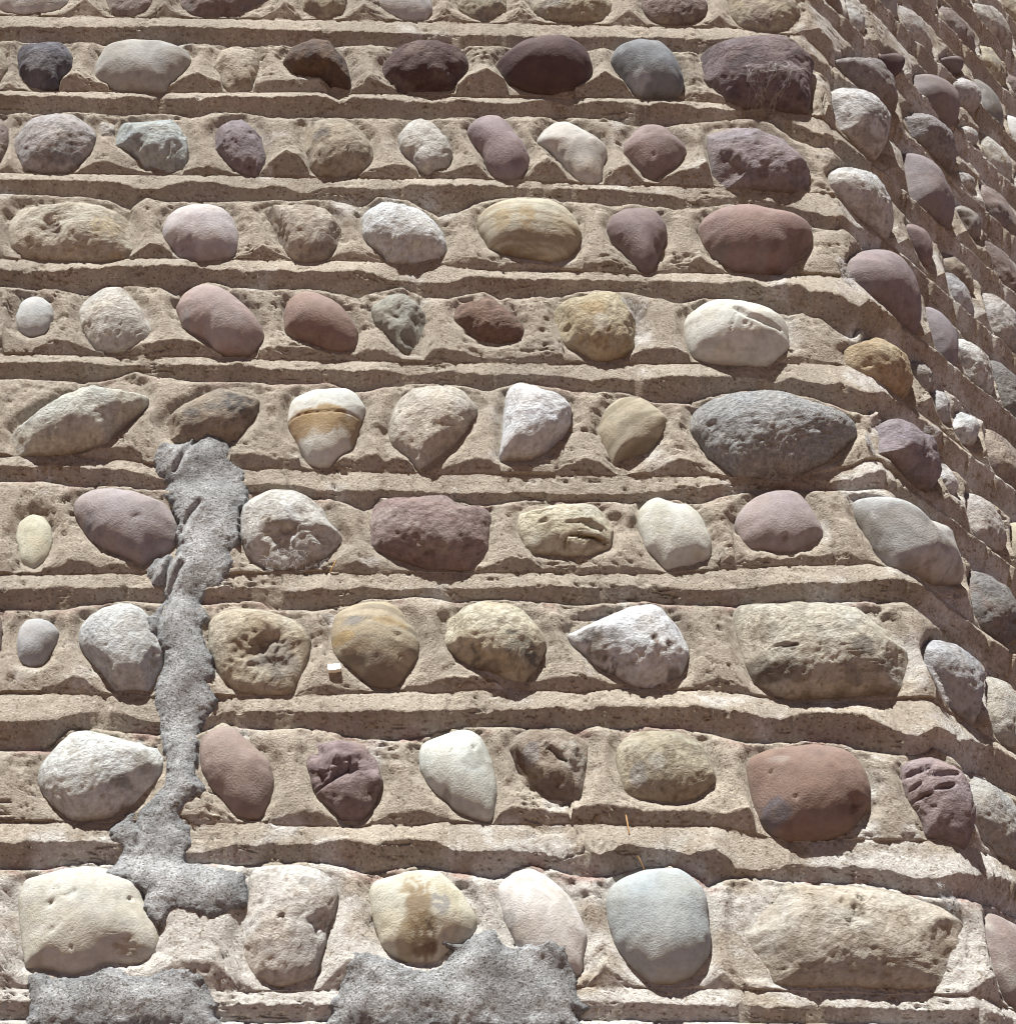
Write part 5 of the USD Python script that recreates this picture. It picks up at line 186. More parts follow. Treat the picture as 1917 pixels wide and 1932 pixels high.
[-4,"b9b4ac","b8a188","smooth",17.9,"",[365,3870,365,3887,353,3901,335,3902,320,3900,304,3897,290,3887,287,3870,290,3854,302,3842,317,3836,334,3837,349,3843,359,3855],{}],
[-4,"c9bda8","c9bda8","pit",22.1,"",[496,3876,495,3894,480,3911,452,3916,425,3913,403,3905,384,3893,372,3876,373,3856,393,3841,421,3839,446,3839,473,3843,491,3858],{}],
[-4,"c9bda8","cabfb6","smooth",19.6,"",[586,3875,590,3892,583,3910,565,3914,547,3913,531,3906,519,3892,515,3875,516,3858,524,3842,539,3835,557,3835,574,3842,583,3859],{}],
[-4,"d8d2c4","9c7f76","pit",22.8,"",[726,3878,727,3898,710,3916,679,3920,652,3915,629,3908,610,3896,603,3878,608,3858,628,3843,656,3837,684,3837,709,3845,722,3861],{}],
[-4,"c9bda8","c9bda8","rough",18.6,"",[842,3875,835,3892,820,3903,803,3911,782,3914,759,3910,746,3893,745,3875,748,3858,759,3843,779,3838,800,3838,822,3842,839,3856],{}],
[-3,"c6b58f","c9bda8","pit",17.6,"",[-59,3756,-58,3774,-72,3791,-96,3795,-117,3794,-137,3788,-148,3773,-148,3756,-143,3739,-131,3722,-110,3716,-87,3716,-69,3724,-62,3740],{}],
[-3,"b9b4ac","9c7f76","rough",19.6,"",[117,3747,110,3764,97,3777,80,3784,62,3786,43,3780,31,3765,28,3747,31,3728,46,3715,65,3712,82,3711,103,3712,117,3727],{}],
[-3,"dcdad2","dcdad2","rough",17.1,"",[236,3743,235,3760,223,3775,198,3780,174,3778,154,3770,139,3758,130,3743,128,3725,146,3711,172,3708,194,3710,217,3714,233,3727],{}],
[-3,"c9bda8","cabfb6","pit",18.4,"",[338,3743,330,3759,317,3772,300,3781,279,3782,259,3778,252,3761,254,3743,257,3727,269,3712,289,3706,308,3706,328,3711,340,3725],{}],
[-3,"cabfb6","c6b58f","smooth",17.9,"",[450,3746,445,3766,426,3778,405,3781,385,3783,362,3780,348,3766,348,3746,355,3728,369,3714,390,3708,411,3709,430,3715,445,3728],{}],
[-3,"a98f86","b9b4ac","rough",17.3,"",[562,3740,560,3757,541,3770,517,3771,496,3770,474,3768,457,3756,456,3740,463,3724,480,3712,502,3706,524,3707,544,3713,557,3725],{}],
[-3,"c6b58f","b9b4ac","rough",16.1,"",[657,3745,655,3764,644,3779,627,3786,608,3786,592,3777,584,3761,580,3745,577,3727,587,3709,607,3705,625,3709,640,3715,653,3728],{}],
[-3,"9c7f76","d8d2c4","rough",19.9,"",[772,3746,770,3764,755,3779,732,3782,712,3782,687,3780,668,3766,665,3746,673,3728,687,3715,706,3708,729,3705,752,3711,767,3727],{}],
[-3,"dcdad2","b8a188","rough",16.0,"",[910,3743,912,3761,894,3776,864,3780,836,3778,809,3773,793,3759,791,3743,793,3727,806,3711,834,3706,864,3706,888,3715,901,3728],{}],
[-2,"a98f86","9c7f76","rough",12.6,"",[-91,3625,-91,3644,-98,3659,-111,3664,-124,3661,-136,3655,-147,3643,-153,3625,-152,3606,-142,3594,-130,3590,-118,3589,-104,3592,-94,3607],{}],
[-2,"b8a188","dcdad2","rough",12.0,"",[8,3616,6,3635,-5,3648,-18,3650,-31,3651,-45,3649,-55,3634,-57,3616,-56,3599,-48,3584,-34,3578,-21,3581,-9,3587,2,3599],{}],
[-2,"c9bda8","cabfb6","pit",15.8,"",[110,3615,107,3630,98,3644,82,3651,64,3652,45,3646,32,3632,28,3615,32,3598,45,3587,60,3581,78,3577,99,3580,111,3596],{}],
[-2,"d8d2c4","dcdad2","rough",17.0,"",[208,3617,202,3633,192,3647,175,3657,154,3657,134,3651,124,3635,122,3617,125,3599,138,3585,157,3580,176,3577,198,3580,210,3597],{}],
[-2,"b9b4ac","8f8781","smooth",15.9,"",[299,3612,296,3629,285,3642,267,3647,251,3645,235,3639,222,3629,217,3612,221,3595,236,3583,253,3581,269,3579,287,3582,299,3595],{}],
[-2,"cabfb6","dcdad2","rough",14.9,"",[393,3611,385,3627,373,3638,356,3645,337,3648,318,3642,308,3628,306,3611,309,3595,323,3583,342,3579,359,3578,380,3580,394,3593],{}],
[-2,"8f8781","b9b4ac","smooth",17.9,"",[595,3617,594,3635,584,3651,567,3657,550,3658,532,3653,522,3636,524,3617,529,3600,537,3584,552,3575,571,3575,587,3581,594,3599],{}],
[-2,"dcdad2","8f8781","smooth",18.1,"",[711,3617,712,3637,698,3653,674,3657,652,3656,631,3650,618,3635,615,3617,616,3599,626,3581,648,3576,672,3577,690,3587,703,3601],{}],
[-2,"8f8781","c9bda8","pit",15.4,"",[796,3613,796,3628,791,3645,777,3651,759,3651,743,3644,733,3629,729,3613,728,3596,737,3583,752,3576,768,3575,786,3579,796,3596],{}],
[-2,"b9b4ac","c6b58f","rough",22.1,"",[925,3619,917,3638,899,3651,877,3657,854,3660,829,3655,813,3638,809,3619,810,3599,827,3583,852,3580,875,3582,899,3585,920,3598],{}],
[-1,"c6b58f","b9b4ac","rough",16.0,"",[-63,3499,-66,3518,-77,3534,-96,3541,-116,3541,-136,3536,-151,3520,-153,3499,-146,3481,-131,3468,-114,3460,-94,3456,-72,3460,-62,3479],{}],
[-1,"b8a188","c6b58f","rough",19.2,"",[119,3487,116,3505,102,3518,83,3523,64,3525,42,3522,28,3507,29,3487,37,3471,48,3457,65,3448,86,3447,106,3453,117,3469],{}],
[-1,"dcdad2","c6b58f","rough",10.3,"",[184,3487,181,3504,174,3516,166,3522,157,3526,146,3522,139,3505,137,3487,137,3468,143,3454,152,3450,162,3450,172,3454,181,3467],{}],
[-1,"d8d2c4","c6b58f","rough",16.5,"",[580,3485,582,3505,566,3521,543,3523,523,3520,502,3516,487,3503,483,3485,486,3467,499,3451,520,3445,541,3447,560,3455,572,3469],{}],
[-1,"d8d2c4","a98f86","rough",16.7,"",[685,3484,680,3501,666,3516,644,3522,623,3521,605,3513,594,3500,588,3484,587,3465,603,3450,628,3447,648,3450,667,3454,682,3467],{}],
[-1,"8f8781","8f8781","rough",19.5,"",[785,3483,785,3499,776,3515,755,3521,732,3521,713,3512,701,3498,694,3483,689,3465,701,3449,724,3445,746,3447,767,3453,782,3466],{}],
[-1,"b8a188","c9bda8","pit",17.6,"",[917,3487,911,3505,896,3520,871,3526,846,3525,820,3520,799,3506,792,3487,798,3468,819,3456,844,3452,868,3448,898,3451,916,3467],{}],
[0,"a98f86","dcdad2","pit",15.7,"",[-1016,3354,-1022,3371,-1035,3384,-1052,3393,-1073,3395,-1096,3391,-1107,3373,-1107,3354,-1106,3336,-1096,3320,-1076,3313,-1056,3313,-1034,3318,-1018,3334],{}],
[0,"dcdad2","b9b4ac","smooth",16.8,"",[-880,3355,-887,3376,-905,3389,-926,3393,-946,3395,-968,3393,-981,3376,-981,3355,-976,3336,-961,3320,-940,3314,-920,3316,-901,3322,-885,3335],{}],
[0,"a98f86","c9bda8","pit",14.1,"",[-784,3358,-786,3377,-796,3390,-807,3396,-820,3400,-835,3397,-844,3379,-844,3358,-842,3340,-835,3324,-824,3315,-810,3315,-797,3321,-787,3337],{}],
[0,"9c7f76","8f8781","pit",18.2,"",[-645,3357,-647,3377,-665,3391,-689,3393,-711,3394,-734,3390,-751,3376,-754,3357,-752,3339,-739,3322,-715,3317,-692,3320,-672,3327,-654,3339],{}],
[0,"c6b58f","9c7f76","pit",15.9,"",[-553,3360,-556,3377,-564,3393,-577,3400,-591,3400,-603,3393,-608,3376,-608,3360,-608,3342,-602,3323,-587,3319,-574,3320,-562,3328,-555,3342],{}],
[0,"cabfb6","b9b4ac","smooth",16.7,"",[-453,3364,-457,3383,-465,3399,-480,3406,-494,3406,-509,3401,-519,3385,-520,3364,-514,3346,-503,3333,-490,3325,-475,3321,-459,3325,-451,3344],{}],
[0,"c6b58f","8f8781","pit",14.2,"",[-361,3365,-364,3384,-374,3401,-388,3405,-401,3402,-413,3397,-423,3385,-426,3365,-421,3345,-409,3332,-396,3327,-383,3325,-369,3329,-361,3345],{}],
[0,"c6b58f","dcdad2","pit",19.4,"",[-232,3366,-234,3385,-247,3402,-270,3407,-291,3403,-310,3397,-327,3385,-334,3366,-330,3345,-312,3332,-290,3328,-270,3327,-248,3331,-234,3347],{}],
[0,"9c7f76","c6b58f","pit",20.5,"",[-112,3367,-116,3386,-129,3398,-145,3402,-161,3406,-181,3403,-194,3386,-195,3367,-193,3349,-184,3333,-168,3327,-150,3328,-133,3333,-118,3347],{}],
[0,"c6b58f","9c7f76","rough",19.6,"",[5,3360,3,3377,-11,3390,-30,3396,-50,3399,-75,3396,-91,3379,-90,3360,-86,3344,-77,3329,-59,3320,-37,3320,-15,3326,0,3342],{}],
[0,"a98f86","8f8781","rough",16.8,"",[538,3352,536,3368,527,3384,504,3390,478,3390,456,3383,444,3368,440,3352,442,3336,456,3322,478,3316,503,3315,528,3319,540,3336],{}],
[0,"cabfb6","b8a188","smooth",15.0,"",[657,3355,658,3373,645,3389,623,3394,600,3394,578,3388,566,3372,567,3355,570,3339,579,3322,600,3315,624,3315,643,3324,653,3339],{}],
[0,"cabfb6","b8a188","rough",18.0,"",[761,3355,757,3372,744,3388,724,3394,705,3394,685,3390,672,3375,674,3355,683,3339,697,3326,714,3317,735,3315,755,3319,763,3337],{}],
[0,"b8a188","c9bda8","rough",19.9,"",[867,3356,865,3374,852,3388,831,3392,812,3391,791,3389,773,3375,770,3356,777,3338,792,3326,810,3319,830,3316,851,3321,864,3337],{}],
[1,"9c7f76","9c7f76","smooth",17.3,"",[-1029,3223,-1034,3238,-1046,3250,-1061,3257,-1079,3259,-1099,3256,-1109,3240,-1107,3223,-1105,3208,-1097,3193,-1080,3186,-1062,3186,-1044,3192,-1031,3206],{}],
[1,"c6b58f","b8a188","pit",11.8,"",[-942,3225,-946,3243,-954,3257,-964,3263,-974,3263,-983,3255,-987,3241,-988,3225,-987,3206,-979,3190,-968,3187,-959,3191,-950,3196,-944,3208],{}],
[1,"9c7f76","d8d2c4","rough",15.6,"",[522,3223,518,3239,501,3253,475,3259,449,3260,421,3256,405,3241,409,3223,419,3208,434,3195,457,3185,486,3185,511,3190,522,3207],{}],
[1,"c6b58f","d8d2c4","pit",15.9,"",[613,3225,613,3244,602,3260,582,3265,564,3264,547,3258,538,3243,538,3225,541,3209,550,3192,568,3186,588,3186,603,3195,610,3210],{}],
[1,"cabfb6","9c7f76","pit",16.0,"",[735,3224,733,3241,721,3256,698,3262,673,3262,652,3254,641,3239,636,3224,632,3206,644,3189,670,3186,694,3188,716,3194,731,3207],{}],
[1,"dcdad2","9c7f76","smooth",19.4,"",[846,3222,849,3239,837,3256,813,3260,789,3257,770,3249,755,3238,747,3222,748,3204,764,3190,786,3185,809,3185,831,3192,843,3206],{}],
[2,"a98f86","c9bda8","rough",16.5,"",[-1018,3102,-1022,3119,-1031,3135,-1048,3145,-1071,3145,-1093,3138,-1103,3120,-1107,3102,-1108,3083,-1097,3066,-1077,3060,-1055,3059,-1033,3064,-1018,3082],{}],
[2,"9c7f76","c6b58f","pit",12.3,"",[-927,3104,-930,3127,-939,3141,-949,3144,-958,3145,-968,3143,-975,3126,-974,3104,-971,3084,-964,3067,-954,3060,-945,3062,-936,3069,-930,3084],{}],
[2,"cabfb6","8f8781","pit",21.5,"",[463,3098,457,3115,447,3131,424,3140,396,3140,372,3133,360,3116,357,3098,358,3079,373,3063,398,3057,424,3056,451,3061,465,3079],{}],
[2,"9c7f76","c9bda8","pit",16.1,"",[553,3092,553,3108,544,3121,527,3125,510,3124,493,3121,477,3109,471,3092,476,3076,488,3065,502,3060,519,3057,538,3060,550,3075],{}],
[2,"d8d2c4","b8a188","rough",15.3,"",[663,3095,654,3111,641,3125,622,3133,601,3134,581,3128,569,3113,566,3095,573,3077,590,3065,610,3061,630,3058,653,3060,666,3075],{}],
[2,"8f8781","c6b58f","rough",18.4,"",[796,3096,795,3114,782,3132,754,3137,725,3137,702,3127,687,3113,677,3096,675,3077,693,3061,723,3057,750,3059,776,3064,793,3079],{}],
[2,"cabfb6","d8d2c4","smooth",20.6,"",[911,3098,907,3117,891,3131,870,3136,849,3138,825,3136,810,3119,813,3098,822,3081,835,3067,853,3057,876,3055,898,3061,909,3079],{}],
[3,"c9bda8","9c7f76","rough",21.7,"",[-1018,2976,-1023,2996,-1039,3010,-1060,3014,-1079,3016,-1101,3014,-1115,2997,-1112,2976,-1103,2958,-1089,2943,-1070,2935,-1050,2932,-1030,2939,-1019,2956],{}],
[3,"d8d2c4","cabfb6","rough",12.7,"",[-930,2976,-930,2997,-938,3011,-948,3014,-957,3014,-967,3011,-975,2996,-977,2976,-976,2956,-970,2939,-960,2933,-951,2936,-942,2943,-934,2957],{}],
[3,"dcdad2","9c7f76","pit",18.6,"",[325,2962,323,2979,310,2994,290,2997,274,2994,258,2990,245,2979,241,2962,248,2945,263,2933,280,2929,297,2927,315,2932,324,2946],{}],
[3,"8f8781","8f8781","pit",18.1,"",[406,2968,404,2987,394,3003,378,3010,360,3011,343,3006,335,2987,338,2968,340,2951,347,2932,363,2925,381,2925,396,2934,404,2950],{}],
[3,"dcdad2","c9bda8","rough",19.6,"",[528,2968,526,2988,513,3005,489,3011,465,3009,444,3000,428,2986,417,2968,415,2947,432,2931,458,2928,481,2930,505,2934,523,2949],{}],
[3,"d8d2c4","9c7f76","rough",16.1,"",[631,2967,627,2986,616,2999,600,3006,582,3007,564,3001,551,2986,544,2967,543,2947,556,2932,575,2930,591,2931,610,2933,627,2947],{}],
[3,"8f8781","d8d2c4","smooth",18.7,"",[741,2963,741,2980,731,2994,710,3000,687,3001,663,2996,646,2982,645,2963,651,2948,662,2935,679,2926,703,2925,727,2930,739,2947],{}],
[3,"c6b58f","b9b4ac","rough",18.6,"",[851,2963,847,2980,832,2994,810,3001,789,3000,770,2993,761,2978,758,2963,757,2945,770,2928,794,2925,815,2929,833,2935,847,2947],{}],
[4,"a98f86","b8a188","rough",16.7,"",[-1021,2843,-1022,2862,-1036,2875,-1055,2877,-1073,2878,-1093,2876,-1109,2862,-1112,2843,-1109,2826,-1099,2811,-1081,2805,-1062,2806,-1044,2812,-1029,2825],{}],
[4,"c9bda8","8f8781","pit",15.7,"",[-916,2846,-917,2865,-928,2882,-947,2888,-967,2889,-987,2884,-997,2865,-996,2846,-994,2829,-987,2811,-969,2803,-947,2803,-930,2812,-920,2829],{}],
[4,"b8a188","9c7f76","pit",16.8,"",[352,2835,349,2851,339,2866,321,2873,299,2873,280,2867,271,2850,268,2835,266,2817,276,2801,297,2796,318,2797,338,2803,351,2818],{}],
[4,"b8a188","c9bda8","rough",19.6,"",[457,2834,455,2852,444,2867,426,2873,407,2871,391,2863,380,2850,373,2834,370,2815,383,2800,403,2798,421,2801,438,2805,452,2817],{}],
[4,"d8d2c4","cabfb6","rough",15.2,"",[586,2834,589,2850,575,2866,546,2871,517,2870,490,2864,473,2850,472,2834,477,2818,490,2804,515,2796,545,2796,572,2802,583,2818],{}],
[4,"8f8781","c9bda8","smooth",17.5,"",[729,2836,721,2852,707,2866,684,2873,658,2875,630,2869,612,2854,605,2836,606,2817,625,2804,651,2801,675,2799,705,2801,727,2816],{}],
[4,"c9bda8","c6b58f","rough",19.6,"",[848,2832,844,2848,827,2861,802,2866,777,2868,749,2864,734,2850,738,2832,748,2818,762,2805,785,2796,812,2796,837,2801,848,2816],{}],
[5,"9c7f76","8f8781","pit",21.1,"",[-1028,2723,-1030,2745,-1044,2764,-1064,2771,-1083,2771,-1100,2763,-1108,2744,-1106,2723,-1104,2702,-1094,2680,-1074,2675,-1055,2675,-1040,2687,-1032,2704],{}],
[5,"8f8781","dcdad2","rough",13.0,"",[-937,2723,-937,2744,-946,2766,-961,2771,-975,2768,-986,2760,-993,2743,-993,2723,-989,2702,-980,2683,-966,2675,-952,2675,-940,2684,-937,2704],{}],
[5,"cabfb6","cabfb6","pit",17.0,"",[264,2703,262,2719,248,2732,228,2737,208,2737,189,2731,179,2717,177,2703,175,2686,186,2671,208,2667,228,2670,245,2677,258,2688],{}],
[5,"c6b58f","dcdad2","smooth",20.4,"",[360,2707,356,2726,344,2743,324,2748,306,2746,291,2737,282,2724,276,2707,278,2687,293,2671,313,2668,331,2670,348,2674,359,2689],{}],
[5,"9c7f76","8f8781","rough",14.8,"",[452,2704,446,2720,436,2734,419,2740,403,2740,387,2735,375,2722,373,2704,379,2687,393,2676,409,2672,425,2669,444,2671,454,2686],{}],
[5,"9c7f76","a98f86","pit",19.1,"",[571,2705,562,2724,542,2736,520,2740,498,2744,473,2740,460,2724,461,2705,467,2687,483,2672,507,2668,529,2669,551,2674,568,2686],{}],
[5,"b8a188","9c7f76","pit",19.2,"",[654,2705,654,2721,647,2738,631,2743,612,2743,597,2735,589,2720,584,2705,584,2687,594,2672,611,2666,629,2666,646,2672,654,2688],{}],
[5,"c6b58f","b9b4ac","rough",16.8,"",[804,2707,799,2726,782,2741,755,2747,727,2746,701,2739,683,2725,672,2707,671,2687,692,2672,722,2670,748,2671,775,2674,798,2688],{}],
[5,"8f8781","c9bda8","smooth",16.1,"",[934,2706,931,2725,912,2739,885,2743,860,2743,834,2738,817,2723,811,2706,810,2687,824,2670,852,2666,878,2670,902,2676,923,2688],{}],
[6,"b9b4ac","c9bda8","smooth",14.7,"",[-1046,2586,-1050,2606,-1060,2623,-1073,2633,-1089,2635,-1104,2630,-1109,2607,-1107,2586,-1104,2566,-1097,2545,-1083,2537,-1068,2537,-1054,2545,-1047,2564],{}],
[6,"cabfb6","9c7f76","rough",22.2,"",[-913,2586,-914,2608,-926,2626,-947,2635,-970,2635,-992,2628,-1002,2607,-1003,2586,-1005,2565,-997,2543,-975,2537,-951,2537,-932,2548,-918,2565],{}],
[6,"8f8781","9c7f76","pit",22.2,"",[249,2581,248,2601,233,2617,209,2623,183,2624,159,2616,146,2599,142,2581,139,2562,149,2542,176,2539,202,2541,223,2550,240,2563],{}],
[6,"8f8781","9c7f76","smooth",17.7,"",[389,2578,385,2597,365,2610,340,2614,314,2616,284,2614,264,2598,265,2578,274,2561,289,2547,312,2538,339,2536,366,2543,383,2559],{}],
[6,"b8a188","dcdad2","rough",17.2,"",[510,2576,507,2596,489,2610,464,2612,442,2613,416,2611,396,2597,394,2576,403,2559,419,2545,440,2538,464,2536,488,2543,504,2558],{}],
[6,"c9bda8","d8d2c4","smooth",17.5,"",[602,2575,598,2590,588,2606,570,2613,550,2613,532,2607,524,2591,523,2575,527,2558,541,2544,559,2538,578,2536,599,2539,607,2557],{}],
[6,"8f8781","b8a188","rough",17.6,"",[706,2580,702,2599,689,2617,669,2624,648,2624,627,2619,615,2602,617,2580,626,2562,639,2547,657,2537,679,2535,700,2540,708,2560],{}],
[6,"b9b4ac","c9bda8","rough",16.5,"",[852,2572,847,2589,827,2603,799,2609,770,2609,745,2602,734,2587,733,2572,732,2555,748,2537,779,2534,807,2536,831,2544,847,2556],{}],
[7,"8f8781","c6b58f","pit",11.6,"",[-1054,2451,-1051,2469,-1056,2487,-1071,2491,-1084,2489,-1096,2481,-1106,2468,-1110,2451,-1110,2432,-1103,2417,-1091,2410,-1077,2410,-1064,2418,-1058,2434],{}],
[7,"8f8781","dcdad2","pit",12.7,"",[-958,2455,-957,2477,-965,2494,-980,2500,-994,2500,-1008,2493,-1016,2475,-1017,2455,-1017,2436,-1012,2416,-998,2410,-983,2410,-971,2421,-963,2437],{}],
[7,"9c7f76","c9bda8","pit",15.6,"",[-863,2456,-863,2476,-868,2495,-881,2502,-894,2502,-907,2494,-915,2477,-915,2456,-912,2437,-906,2421,-895,2410,-881,2410,-868,2416,-863,2437],{}],
[7,"c9bda8","b9b4ac","rough",17.6,"",[200,2447,198,2464,192,2481,177,2489,158,2489,141,2482,133,2464,129,2447,127,2428,135,2411,152,2405,169,2404,188,2410,199,2428],{}],
[7,"a98f86","d8d2c4","rough",20.4,"",[315,2445,314,2462,307,2479,287,2486,263,2486,242,2478,230,2462,224,2445,222,2427,233,2412,255,2406,277,2405,301,2410,315,2427],{}],
[7,"8f8781","b8a188","smooth",20.1,"",[451,2447,441,2465,424,2479,400,2486,375,2487,351,2481,336,2465,331,2447,335,2427,355,2412,381,2410,404,2410,431,2412,451,2426],{}],
[7,"b9b4ac","a98f86","rough",19.5,"",[563,2445,560,2462,545,2476,524,2483,501,2483,481,2475,473,2460,471,2445,469,2427,481,2410,506,2407,528,2409,546,2416,560,2429],{}],
[7,"cabfb6","8f8781","pit",15.7,"",[652,2443,648,2460,634,2473,617,2479,598,2481,578,2478,569,2462,573,2443,580,2428,590,2414,606,2405,626,2405,643,2411,651,2427],{}],
[7,"c9bda8","b9b4ac","pit",17.2,"",[745,2446,743,2463,734,2479,717,2485,699,2485,681,2481,668,2465,668,2446,674,2429,685,2416,699,2407,717,2405,736,2409,745,2427],{}],
[7,"a98f86","a98f86","smooth",15.1,"",[849,2441,846,2455,839,2468,822,2476,801,2476,780,2470,766,2457,761,2441,763,2426,775,2415,792,2409,812,2407,836,2409,849,2425],{}],
[8,"8f8781","c6b58f","rough",13.4,"",[-1013,2317,-1013,2332,-1026,2345,-1048,2347,-1069,2346,-1090,2343,-1109,2333,-1116,2317,-1110,2302,-1094,2292,-1075,2287,-1055,2285,-1032,2289,-1017,2302],{}],
[8,"c6b58f","9c7f76","pit",14.3,"",[-868,2319,-871,2335,-886,2350,-911,2354,-934,2351,-952,2344,-965,2333,-973,2319,-970,2301,-950,2289,-926,2286,-904,2286,-882,2291,-869,2303],{}],
[8,"b9b4ac","c9bda8","rough",17.1,"",[152,2310,149,2330,131,2344,107,2347,85,2348,59,2347,40,2331,39,2310,47,2292,61,2278,82,2271,106,2269,130,2276,146,2291],{}],
[8,"b9b4ac","8f8781","pit",14.8,"",[270,2310,264,2326,246,2338,224,2341,203,2343,178,2341,162,2328,165,2310,174,2295,188,2283,209,2276,232,2274,253,2280,267,2294],{}],
[8,"dcdad2","9c7f76","smooth",18.9,"",[394,2314,389,2332,373,2348,348,2352,324,2350,301,2345,282,2333,276,2314,283,2295,304,2283,328,2279,351,2276,377,2280,393,2295],{}],
[8,"cabfb6","9c7f76","rough",18.8,"",[524,2317,516,2337,497,2350,473,2356,449,2358,423,2353,407,2337,402,2317,404,2297,421,2281,448,2278,472,2280,497,2284,519,2297],{}],
[8,"a98f86","9c7f76","rough",19.2,"",[634,2314,636,2333,620,2349,595,2352,572,2350,550,2345,537,2331,535,2314,538,2297,550,2281,573,2276,598,2276,617,2285,628,2299],{}],
[8,"c9bda8","dcdad2","pit",20.0,"",[755,2315,749,2333,732,2346,712,2351,690,2355,665,2352,652,2335,655,2315,662,2299,674,2283,694,2275,717,2275,738,2281,752,2296],{}],
[8,"8f8781","c6b58f","rough",17.5,"",[883,2312,886,2330,869,2344,841,2346,817,2343,792,2340,771,2329,763,2312,767,2295,783,2282,807,2277,833,2277,856,2284,873,2297],{}],
[9,"dcdad2","dcdad2","pit",12.9,"",[-1052,2183,-1054,2207,-1065,2223,-1078,2226,-1089,2228,-1102,2224,-1110,2206,-1111,2183,-1108,2161,-1100,2142,-1087,2135,-1075,2139,-1064,2146,-1055,2161],{}],
[9,"b9b4ac","d8d2c4","rough",12.9,"",[-961,2182,-963,2202,-970,2223,-983,2230,-998,2230,-1009,2220,-1014,2202,-1016,2182,-1014,2161,-1005,2142,-991,2135,-977,2134,-964,2140,-959,2161],{}],
[9,"d8d2c4","b8a188","pit",15.0,"",[-871,2184,-872,2208,-881,2229,-895,2234,-908,2233,-920,2225,-926,2206,-926,2184,-924,2163,-916,2141,-903,2134,-889,2134,-879,2146,-874,2164],{}],
[9,"a98f86","c9bda8","smooth",17.6,"",[120,2164,119,2188,103,2204,83,2206,65,2206,45,2203,30,2186,28,2164,32,2143,44,2125,63,2118,82,2120,99,2128,112,2144],{}],
[9,"c9bda8","c9bda8","smooth",15.7,"",[218,2169,215,2192,203,2207,188,2214,171,2220,151,2215,138,2193,137,2169,138,2146,146,2127,162,2119,179,2120,198,2126,213,2144],{}],
[9,"c9bda8","b8a188","rough",18.4,"",[300,2164,302,2188,292,2207,274,2209,258,2206,242,2201,228,2187,223,2164,225,2142,235,2125,251,2118,267,2118,283,2127,294,2144],{}],
[9,"a98f86","b9b4ac","pit",17.6,"",[390,2163,384,2183,371,2197,356,2205,339,2210,320,2206,312,2185,315,2163,320,2143,329,2125,346,2116,363,2116,379,2123,390,2140],{}],
[9,"c6b58f","d8d2c4","rough",28.7,"",[523,2171,525,2197,509,2222,478,2227,449,2224,425,2214,407,2195,404,2171,409,2146,426,2124,453,2115,483,2115,508,2126,519,2149],{}],
[9,"a98f86","c6b58f","rough",19.3,"",[651,2166,645,2187,629,2203,607,2212,582,2215,555,2211,542,2188,546,2166,551,2146,561,2126,584,2116,611,2116,634,2124,648,2144],{}],
[9,"dcdad2","c6b58f","rough",17.2,"",[749,2165,745,2188,731,2207,711,2215,691,2215,674,2206,667,2186,668,2165,669,2143,680,2120,701,2115,721,2116,736,2127,746,2144],{}],
[9,"a98f86","c6b58f","rough",24.9,"",[885,2166,888,2189,878,2212,849,2217,819,2215,795,2204,777,2187,767,2166,767,2143,784,2124,811,2116,839,2116,867,2124,881,2145],{}],
[10,"a98f86","d8d2c4","pit",22.4,"",[-1016,2050,-1015,2070,-1025,2089,-1047,2096,-1070,2096,-1093,2089,-1107,2071,-1108,2050,-1104,2032,-1094,2014,-1075,2004,-1051,2004,-1029,2011,-1019,2031],{}],
[10,"d8d2c4","c6b58f","pit",13.5,"",[-913,2054,-919,2076,-928,2092,-940,2100,-953,2105,-967,2101,-972,2078,-968,2054,-964,2034,-957,2014,-944,2004,-931,2004,-920,2012,-913,2031],{}],
[10,"8f8781","c9bda8","rough",18.9,"",[-787,2050,-789,2072,-803,2091,-826,2096,-846,2091,-863,2083,-876,2070,-882,2050,-877,2028,-859,2012,-837,2007,-817,2007,-798,2013,-788,2030],{}],
[10,"cabfb6","d8d2c4","pit",20.8,"",[-665,2049,-668,2068,-680,2088,-703,2096,-726,2095,-747,2088,-760,2070,-759,2049,-751,2029,-736,2013,-716,2003,-692,2002,-669,2006,-662,2028],{}],
[10,"b8a188","c9bda8","smooth",22.9,"",[-541,2048,-545,2068,-557,2084,-575,2095,-597,2097,-620,2092,-631,2070,-630,2048,-629,2028,-621,2007,-602,1999,-579,1999,-558,2007,-544,2026],{}],
[10,"dcdad2","c6b58f","pit",18.1,"",[-441,2048,-442,2070,-450,2088,-464,2097,-480,2097,-494,2089,-501,2068,-502,2048,-503,2027,-497,2005,-482,2000,-466,2001,-453,2011,-444,2028],{}],
[10,"b9b4ac","a98f86","rough",15.7,"",[-339,2051,-340,2074,-350,2092,-365,2099,-381,2103,-400,2098,-411,2076,-410,2051,-406,2031,-400,2011,-386,2000,-368,2000,-351,2008,-342,2029],{}],
[10,"cabfb6","dcdad2","pit",15.5,"",[-229,2047,-234,2068,-246,2083,-261,2093,-278,2097,-298,2093,-307,2070,-306,2047,-304,2026,-296,2007,-279,1998,-262,1998,-244,2005,-231,2023],{}],
[10,"dcdad2","a98f86","pit",21.6,"",[-115,2042,-116,2065,-127,2087,-148,2092,-167,2088,-182,2078,-193,2063,-198,2042,-195,2019,-180,2000,-160,1994,-141,1994,-124,2002,-116,2021],{}],
[10,"c9bda8","cabfb6","smooth",20.0,"",[10,2037,6,2057,-3,2077,-21,2087,-42,2087,-59,2078,-67,2058,-69,2037,-67,2015,-55,1996,-36,1988,-17,1987,3,1993,12,2014],{}],
